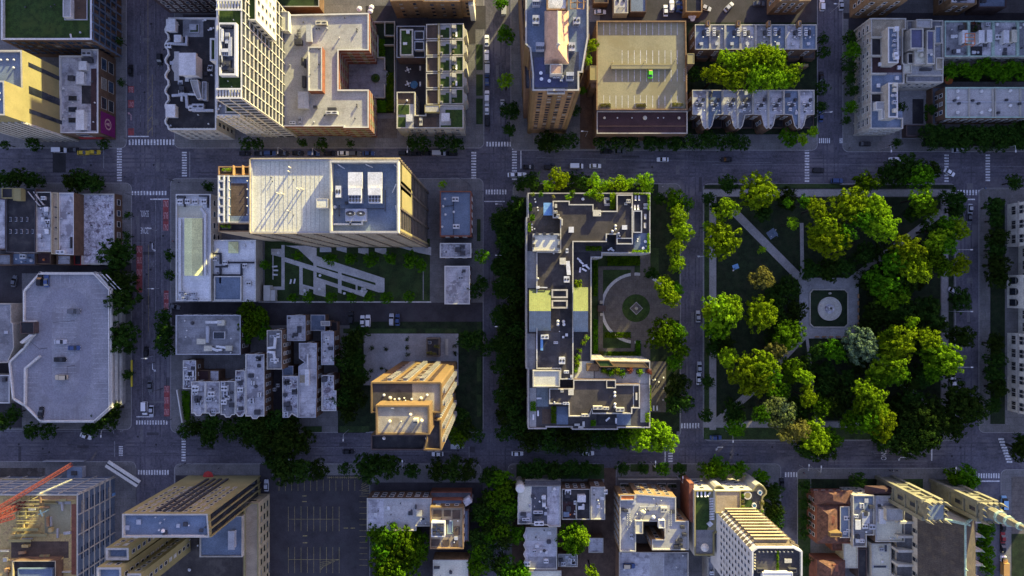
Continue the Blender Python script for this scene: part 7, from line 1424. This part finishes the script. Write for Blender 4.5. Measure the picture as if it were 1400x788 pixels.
for i,(x,y) in enumerate(((486,196),(575,175),(535,270))): q=P(x,y,p.rz); t=empty('spa_tub',(q.x,q.y,p.rz)); tag(t,f"round pale tub on the podium's right terrace, {od(i)} from the left",'tub','podium tubs'); m=MB(); m.cyl((q.x,q.y,p.rz),1.5 if i<1 else .9,1.5 if i<1 else .9,.8,16,0,0); m.build('shell',['offwhite'],t); m=MB(); m.cyl((q.x,q.y,p.rz+.8),1.1 if i<1 else .6,1.1 if i<1 else .6,.02,16); m.build('water',['blue_water' if i else 'stone_yellow'],t)
for i,(x,y) in enumerate(((450,200),(450,240),(450,280),(470,310),(510,312),(550,310),(590,310),(590,250))): planter(x,y,p.rz,1.6,1.2,1.0,f"plant box round the podium's right terrace, {od(i)} going round from the upper left",'podium planters',('g','t','y')[i%3],'stone_yellow',.7)
lounger(575,185,p.rz,-45,'lounger in the corner turret of the podium','turret lounger')
blk(p,'brick_side',[(66,112),(100,112),(100,405),(66,385)],14,.1,'brick_red','brick_red',.05); 
q=P(168,565,p.rz); m=MB(); m.cyl((q.x,q.y,.13),.2,.2,17,8); m.dome((q.x,q.y,17),1.5,1.6,16,4); m.cyl((q.x,q.y,16.6),1.2,1.5,.4,16); o=m.build('water_tank',['offwhite'],p.root)
T=B('balcony_tower','tall white tower with stacked balconies at the lower edge right of centre',[(522,606),(545,588),(562,576),(828,576),(848,588),(890,606),(890,1100),(522,1100)],53,'white','r_dark',.9,.5,'white')
wins(T,3.2,2.3,1.2,1.8,'white','glass',only='W',z0=18,mg=.6); 
ee=max([x for x in edges(T) if x[4].y>.9],key=lambda x:x[5]); zz_=19
while zz_<51:
    c=(ee[1]+ee[2])/2+ee[4]*.75; m=MB(); m.box((c.x,c.y,zz_),(ee[5]*.98,1.5,.25)); m.box((c.x,c.y+.7,zz_+.25),(ee[5]*.98,.08,.9)); zz_+=3.0; m.build('balcony',['conc_warm'],T.root)
cw=(ee[1]+ee[2])/2+ee[4]*.06; m=MB(); m.box((cw.x,cw.y,17),(ee[5]*.995,.12,35)); m.build('dark_face_panel',['bronze'],T.root)
m=MB()
for i,a,e,d,nr,L,fc in edges(T):
    if .3<abs(nr.x)<.95 and nr.y>.2:
        zq=19
        while zq<51: c=(a+e)/2+nr*.3; m.box((c.x,c.y,zq),(L*.9,.6,1.2),math.atan2(d.y,d.x)); zq+=3.0
m.build('corner_bay',['bronze'],T.root)
for i in range(9): U(T,'ac',570+30*i,606,8,8,.8,'c')
for i in range(6): U(T,'ac',540,625+22*i,8,8,.8,'c'); U(T,'ac',872,625+22*i,8,8,.8,'c')
U(T,'hat',780,672,46,26,.6,'c'); hedge(704,606,718,745,.8,'green planting strip down the middle of the balcony tower roof',T.rz,group='roof hedges'); blk(T,'roof_screen',rect(600,762,820,900),54,None,'white','white',.1); blk(T,'roof_box',rect(560,735,610,765),53.4,None,'metal_dark','r_black',.2); blk(T,'roof_box',rect(795,735,850,765),53.4,None,'metal_dark','r_black',.2)
pp=B('podium_building','low grey wing with pipes at the foot of the balcony tower',rect(200,650,250,900),8,'stone','r_grey',.5); clutter(pp,4,130)
# red roof house etc.
org(1050,588)
b=B('red_roof_house','house with orange terracotta hip roofs and a narrow flat deck',rect(262,352,458,612),9,'brick_red','terracotta',.2,.3,'brick_red'); wins(b,3,2.8,1.3,1.8)
def hiproof(x0,y0,x1,y1,ze,zr,mat,rx=.3,par=None,part='hip_roof'):
    A=[P(x0,y0,ze),P(x1,y0,ze),P(x1,y1,ze),P(x0,y1,ze)]; r0=P(x0+(x1-x0)*.5,y0+(y1-y0)*rx,zr); r1=P(x0+(x1-x0)*.5,y1-(y1-y0)*rx,zr); m=MB(); m.face([A[0],A[3],r1,r0]); m.face([A[1],r0,r1,A[2]]); m.face([A[0],r0,A[1]]); m.face([A[3],A[2],r1]); m.build(part,[mat],par)
hiproof(248,325,455,405,8.8,12,'terracotta',.3,b.root); hiproof(264,405,384,610,9.05,12.5,'terracotta',.25,b.root); blk(b,'flat_deck',rect(388,412,440,582),10,None,'brick_red','r_blue',.4,.3,'stone_pale'); U(b,'ac',418,470,30,22,1.2); U(b,'ac',425,538,18,16,1); U(b,'ac',408,550,16,16,1); U(b,'hat',322,472,36,34,2.6,'r'); blk(b,'chimney',rect(335,555,400,578),14,None,'brick_orange','brick_tan'); blk(b,'rear_wing',rect(345,580,425,650),6,.1,'brick_red','terracotta',.3)
b=B('row_house','grey flat roofed house with a white hatch right of the terracotta roof',[(458,352),(574,352),(574,568),(532,568),(532,632),(458,632)],11,'stone','r_grey',.6,.35,'stone_pale'); U(b,'hat',478,506,26,46,1.1,'w'); U(b,'hat',522,470,36,56,.8,'g'); pat(b,rect(462,355,570,430),'r_blue'); U(b,'ac',470,460,20,16,1); U(b,'ac',500,594,24,16,1.1,'w'); clutter(b,9,140,'vvhaf'); wins(b,3,2.8,1.2,1.7)
b=B('row_house','white roofed house with a big plant box left of the cathedral',rect(578,354,738,604),10.5,'brick_brown','r_lav',.6,.35,'stone_pale'); blk(b,'plant_box',rect(638,424,728,490),13.5,None,'stone','r_white',.2); U(b,'hat',606,460,30,70,1.6,'w'); pat(b,rect(586,492,734,600),'r_cream'); clutter(b,7,141,'vvh'); wins(b,3,2.8,1.2,1.7); hiproof(520,300,742,352,9,12.5,'r_maroon',.4,b.root)
b=B('flat_roof_building','cream roofed rear house below the terracotta roof',rect(408,612,484,745),7,'stone','r_cream',.4,.3,'stone_pale'); B('flat_roof_building','dark narrow roof between two cream roofs',rect(486,640,534,800),7,'brick_dark','r_black',.4,.3); b=B('flat_roof_building','cream roofed rear house with black skylight left of the cathedral',rect(558,612,664,900),8,'stone','r_cream',.5,.35,'stone_pale'); U(b,'sky',632,636,12,40,.5,'g'); U(b,'sky',600,735,76,12,.5,'g'); clutter(b,3,142)
B('flat_roof_building','tan roofed strip beside the cathedral buttresses',rect(665,612,722,700),6,'stone','r_tan',.4,.3); hedge(665,712,705,800,1.2,'dark hedge block left of the cathedral')
b=B('red_roof_house','terracotta roofed lower house at the bottom left of the red roofs',rect(268,706,412,900),8,'brick_red','terracotta',.2,.3,'brick_red'); hiproof(264,700,416,860,8.1,11.5,'terracotta',.3,b.root); U(b,'hat',345,728,26,34,2.8,'r'); clutter(b,2,143)
# cathedral
ce=empty('cathedral',tuple(P(960,700,0).to_2d())+(.1,)); tag(ce,'pale stone cathedral with a steep brown slate roof and two gothic towers','cathedral')
ze=15.0; zr=25.5; yt,yb=455,1100
xl,xr=805,1118; A=[P(xl,yt,ze),P(xr,yt,ze),P(xr,yb,ze),P(xl,yb,ze)]; cx=(A[0].x+A[1].x)/2; ty,by=A[0].y,A[3].y
r0=Vector((cx,ty,zr)); r1=Vector((cx,by,zr)); m=MB(); m.face([A[0],A[3],r1,r0]); m.face([A[1],r0,r1,A[2]]); m.build('slate_roof',['slate_brown'],ce)
m=MB(); 
for a,e in((A[0],A[1]),(A[1],A[2]),(A[2],A[3]),(A[3],A[0])): m.face([(a.x,a.y,.1),(e.x,e.y,.1),(e.x,e.y,ze),(a.x,a.y,ze)])
m.face([A[0],A[1],r0][::-1]); m.face([A[2],A[3],r1][::-1]); m.build('wall',['stone'],ce)
m=MB(); m.tube(r0+Vector((0,0,.1)),r1+Vector((0,0,.1)),.35); 
k=0
while k<6: q=r0+(r1-r0)*(.36+.11*k); m.cyl((q.x,q.y,zr),.45,.1,1.6,8); k+=1
m.build('roof_ridge',['verdigris'],ce)
m=MB(); d=(r0-A[0]); 
for a in(A[0],A[1]): m.tube(a+Vector((0,.2,.3)),r0+Vector((0,.2,.4)),.55)
m.build('gable_coping',['verdigris'],ce); m=MB(); q=r0; m.box((q.x,q.y+.3,zr),(.35,.35,2.6)); m.box((q.x,q.y+.3,zr+1.4),(1.5,.35,.35)); m.build('gable_cross',['verdigris'],ce)
x0=A[0].x-4.2; m=MB(); m.prism([(x0,ty),(A[0].x,ty),(A[0].x,by),(x0,by)],.1,9); m.build('aisle_wall',['stone'],ce); m=MB(); m.face([(x0-.2,ty,9.05),(A[0].x,ty,11.5),(A[0].x,by,11.5),(x0-.2,by,9.05)][::-1]); m.build('aisle_roof',['r_slate'],ce)
x1=A[1].x+3.6; m=MB(); m.prism([(A[1].x,ty),(x1,ty),(x1,by),(A[1].x,by)],.1,9); m.build('aisle_wall',['stone'],ce); m=MB(); m.face([(x1+.2,ty,9.05),(A[1].x,ty,11.5),(A[1].x,by,11.5),(x1+.2,by,9.05)]); m.build('aisle_roof',['r_slate'],ce)
for k in range(8):
    y=ty-4-5.4*k; m=MB(); m.prism([(x0-1.6,y-.45),(A[0].x,y-.45),(A[0].x,y+.45),(x0-1.6,y+.45)],.1,12.5); m.build('buttress',['stone_pale'],ce); place('window',winmesh(1.6,2.2,'stone_pale','glass','arch'),(A[0].x-.02,y-2.7,13),ce,math.pi/2); place('window',winmesh(1.8,3,'stone_pale','glass','arch'),(x0-.02,y-2.7,5),ce,math.pi/2)
    m=MB(); m.prism([(A[1].x,y-.4),(x1+1.2,y-.4),(x1+1.2,y+.4),(A[1].x,y+.4)],.1,12); m.build('buttress',['stone_pale'],ce)
    m=MB(); m.cyl((x1+.9,y,12),.4,.05,1.8,6); m.build('pinnacle',['verdigris'],ce)
place('rose_window',winmesh(4.5,2.5,'stone_pale','glass','arch'),(cx,ty+.02,10),ce,0); m=MB(); m.box((cx,ty+.3,.1),(4.4,.5,5)); m.build('door',['wood'],ce)
def ctower(x,y,top,spire):
    q=P(x,y,top); m=MB(); s=3.1; m.prism([(q.x-s,q.y-s),(q.x+s,q.y-s),(q.x+s,q.y+s),(q.x-s,q.y+s)],.1,top); 
    for sx in(-1,1):
        for sy in(-1,1): m.prism([(q.x+sx*s-.7,q.y+sy*s-.7),(q.x+sx*s+.7,q.y+sy*s-.7),(q.x+sx*s+.7,q.y+sy*s+.7),(q.x+sx*s-.7,q.y+sy*s+.7)],.1,top-2)
    for z in(12,20,27): m.box((q.x,q.y,z),(2*s+1.2,2*s+1.2,.5))
    o=m.build('bell_tower',['stone_gothic'],ce); m=MB(); m.prism([(q.x-s+.5,q.y-s+.5),(q.x+s-.5,q.y-s+.5),(q.x+s-.5,q.y+s-.5),(q.x-s+.5,q.y+s-.5)],top,top+.06); m.build('tower_roof',['copper_dark' if not spire else 'stone'],o) if False else None
    for nx,ny in((0,1),(-1,0),(1,0),(0,-1)):
        for zz2,hh in((23,4.5),(15,3)): 
            w=winmesh(1.5,hh,'stone_gothic','glass','arch'); o2=D.objects.new('window',w); C.objects.link(o2); o2.parent=ce; o2.location=Vector((q.x+nx*(s+.03),q.y+ny*(s+.03),zz2+hh/2))-ce.location; o2.rotation_euler=(0,0,math.atan2(-nx,ny))
    m=MB()
    for k in range(12):
        sx,sy=((-1,-1),(-1,-.33),(-1,.33),(-1,1),(-.33,1),(.33,1),(1,1),(1,.33),(1,-.33),(1,-1),(.33,-1),(-.33,-1))[k]; big=abs(sx)==abs(sy); m.box((q.x+sx*s,q.y+sy*s,top-.2),(.9 if big else .7,.9 if big else .7,1.4 if big else .9)); m.cyl((q.x+sx*s,q.y+sy*s,top+(1.2 if big else .7)),.5 if big else .34,.04,2.8 if big else 1.5,6)
    m.build('pinnacle',['stone_gothic'],ce)
    m=MB(); m.box((q.x,q.y,top),(2*s-1,2*s-1,.08)); m.build('tower_roof',['copper_dark'],ce)
    if spire:
        m=MB(); m.cyl((q.x,q.y,top),2.3,.25,20,8); m.build('spire',['stone_gothic'],ce); 
        for zz2,r in((top+4,2.3),(top+8,1.9),(top+13,1.3)): m=MB(); m.cyl((q.x,q.y,zz2),r,r*.95,.8,10); m.build('spire_collar',['verdigris'],ce)
        m=MB(); m.box((q.x,q.y,top+20),(.15,.15,2.2)); m.box((q.x,q.y,top+21.2),(1.1,.15,.15)); m.build('spire_cross',['metal_cream'],ce)
ctower(905,442,33,False); ctower(1205,448,30,True)
# library with arched windows
org(1050,200)
L=B('library','long pale stone library with arched windows along the right edge',[(1560,268),(2100,268),(2100,1490),(1560,1490),(1560,1030),(1625,1030),(1625,520),(1560,520)],25,'library_stone','r_grey',1.0,.6,'stone_pale')
bands(L,6,.5,.4,'stone',only='W'); 
for i,a,e,d,nr,Ln,fc in edges(L):
    if nr.x<-.8 and Ln>15:
        cen=Ln>32
        n=int(Ln/4.4)
        for z,hh,st in((3.6,2.0,'mull'),(7.4,2.2,'arch'),(13,3.0,'mull'),(18.5,3.0,'arch')):
            for k in range(n):
                p=a+d*(Ln*(k+.5)/n); 
                for o_ in(-.85,.85): pp_=p+d*o_; L.wl.append((Vector((pp_.x,pp_.y,z)),nr,1.3,hh,'stone','glass',st))
blk(L,'entrance_front',[(1500,690),(1660,690),(1660,880),(1500,880)],20,.1,'library_stone','r_grey',.5,.5,'stone')
eb=[(w.x,w.y) for w in [P(1500,690,20),P(1500,880,20)]]
for k in range(3):
    y=eb[0][1]+(eb[1][1]-eb[0][1])*(k+.5)/3; x=eb[0][0]
    for z,w_,h_,st in((3.2,2.6,3.4,'arch'),(10.5,1.5,2.6,'mull'),(15,1.5,2.2,'arch')): place('window' if z>4 else 'arched_door',winmesh(w_,h_,'stone','glass',st),(x-.02,y,z),L.root,math.pi/2)
wins(L,6,5,1.8,3,'stone','glass','arch',only='S')
# added blocks, unseen outside the frame, guessed to cast shade into it
for i,(x0,y0,x1,y1,h,lab,wl) in enumerate([(1185,-120,1300,-14,31,'added unseen brick shade block beyond the top edge, first from the left','brick_brown'),(1310,-120,1480,-14,31,'added unseen brick shade block beyond the top edge, second from the left','brick_red'),(1428,-60,1560,100,34,'added unseen brick shade block beyond the upper right corner','brick_brown'),(1428,130,1520,240,27,'added unseen stone shade block beyond the right edge above the library','stone'),(85,-140,168,-16,31,'added unseen brick shade slab beyond the top edge at the left avenue','brick_red'),(425,-330,540,-200,57,'added unseen tall shade slab far beyond the top edge','concrete')]):
    org(0,0,1); b=B('shade_block',lab,[P(x,y,0) for x,y in rect(x0,y0,x1,y1)],h,wl,'r_grey',.8,world=True); wins(b,3.3,3.6,1.4,1.9,every=False)
org(0,0,1)
for i,(x,y,t_,wh) in enumerate([(167,238,'fabric_white','beside the crossing at the mottled roof corner'),(172,243,'cloth_dark','nearer the kerb at the mottled roof corner'),(246,250,'cloth_dark','on the pavement above the ridge skylight'),(166,330,'blue_cloth','on the left avenue pavement above the pale garage'),(238,330,'red','on the left avenue pavement by the market building'),(655,200,'fabric_white','at the middle street crossing below the corner house'),(660,262,'cloth_dark','at the corner before the red edged building'),(905,256,'fabric_white','on the curved corner of the terrace block'),(1160,203,'cloth_dark','at the patchwork block street corner'),(1345,258,'blue_cloth','at the library street corner'),(1098,646,'red','at the corner beside the red-roof house'),(300,640,'cloth_dark','on the pavement above the slab tower'),(700,640,'fabric_white','on the corner before the turret house'),(845,640,'cloth_dark','on the pavement before the courtyard block')]): person(x,y,53*i,t_,'cloth_dark',f"person in {dict(fabric_white='white',cloth_dark='dark clothes',blue_cloth='blue',red='red')[t_]} {wh}",.14)
flushwins(); plant_all()
# ------------------------------------------------------------------ light and camera
EL,AZ=R(10.0),R(33)
W=D.worlds.new('World'); bpy.context.scene.world=W; W.use_nodes=True; nt=W.node_tree
sky=nt.nodes.new('ShaderNodeTexSky'); sky.sky_type='NISHITA'; sky.sun_disc=False; sky.sun_elevation=EL; sky.sun_rotation=AZ; sky.ozone_density=3; sky.dust_density=.6; sky.air_density=1.0; sky.altitude=200
bg=nt.nodes['Background']; tn=nt.nodes.new('ShaderNodeMix'); tn.data_type='RGBA'; tn.blend_type='MULTIPLY'; tn.inputs['Factor'].default_value=1; tn.inputs['B'].default_value=(1.58,.99,1.0,1); nt.links.new(sky.outputs['Color'],tn.inputs['A']); nt.links.new(tn.outputs['Result'],bg.inputs['Color']); bg.inputs['Strength'].default_value=.142
sl=D.lights.new('sun','SUN'); sl.energy=4.4; sl.angle=R(.6); sl.color=(1,.88,.40); so=D.objects.new('sun',sl); C.objects.link(so); so.location=(80,140,90)
dv=Vector((math.sin(AZ)*math.cos(EL),math.cos(AZ)*math.cos(EL),math.sin(EL))); so.rotation_euler=dv.to_track_quat('Z','Y').to_euler()
cd=D.cameras.new('camera'); cd.sensor_width=36; cd.lens=24; cd.clip_start=1; cd.clip_end=4000; co=D.objects.new('camera',cd); C.objects.link(co); co.location=(0,0,H); bpy.context.scene.camera=co
vs=bpy.context.scene.view_settings; vs.view_transform='Standard'; vs.look='None'; vs.gamma=1; vs.exposure=1.9; vs.use_curve_mapping=False
cy=bpy.context.scene.cycles; cy.max_bounces=6; cy.diffuse_bounces=3; cy.glossy_bounces=2; cy.transmission_bounces=3; cy.use_denoising=True
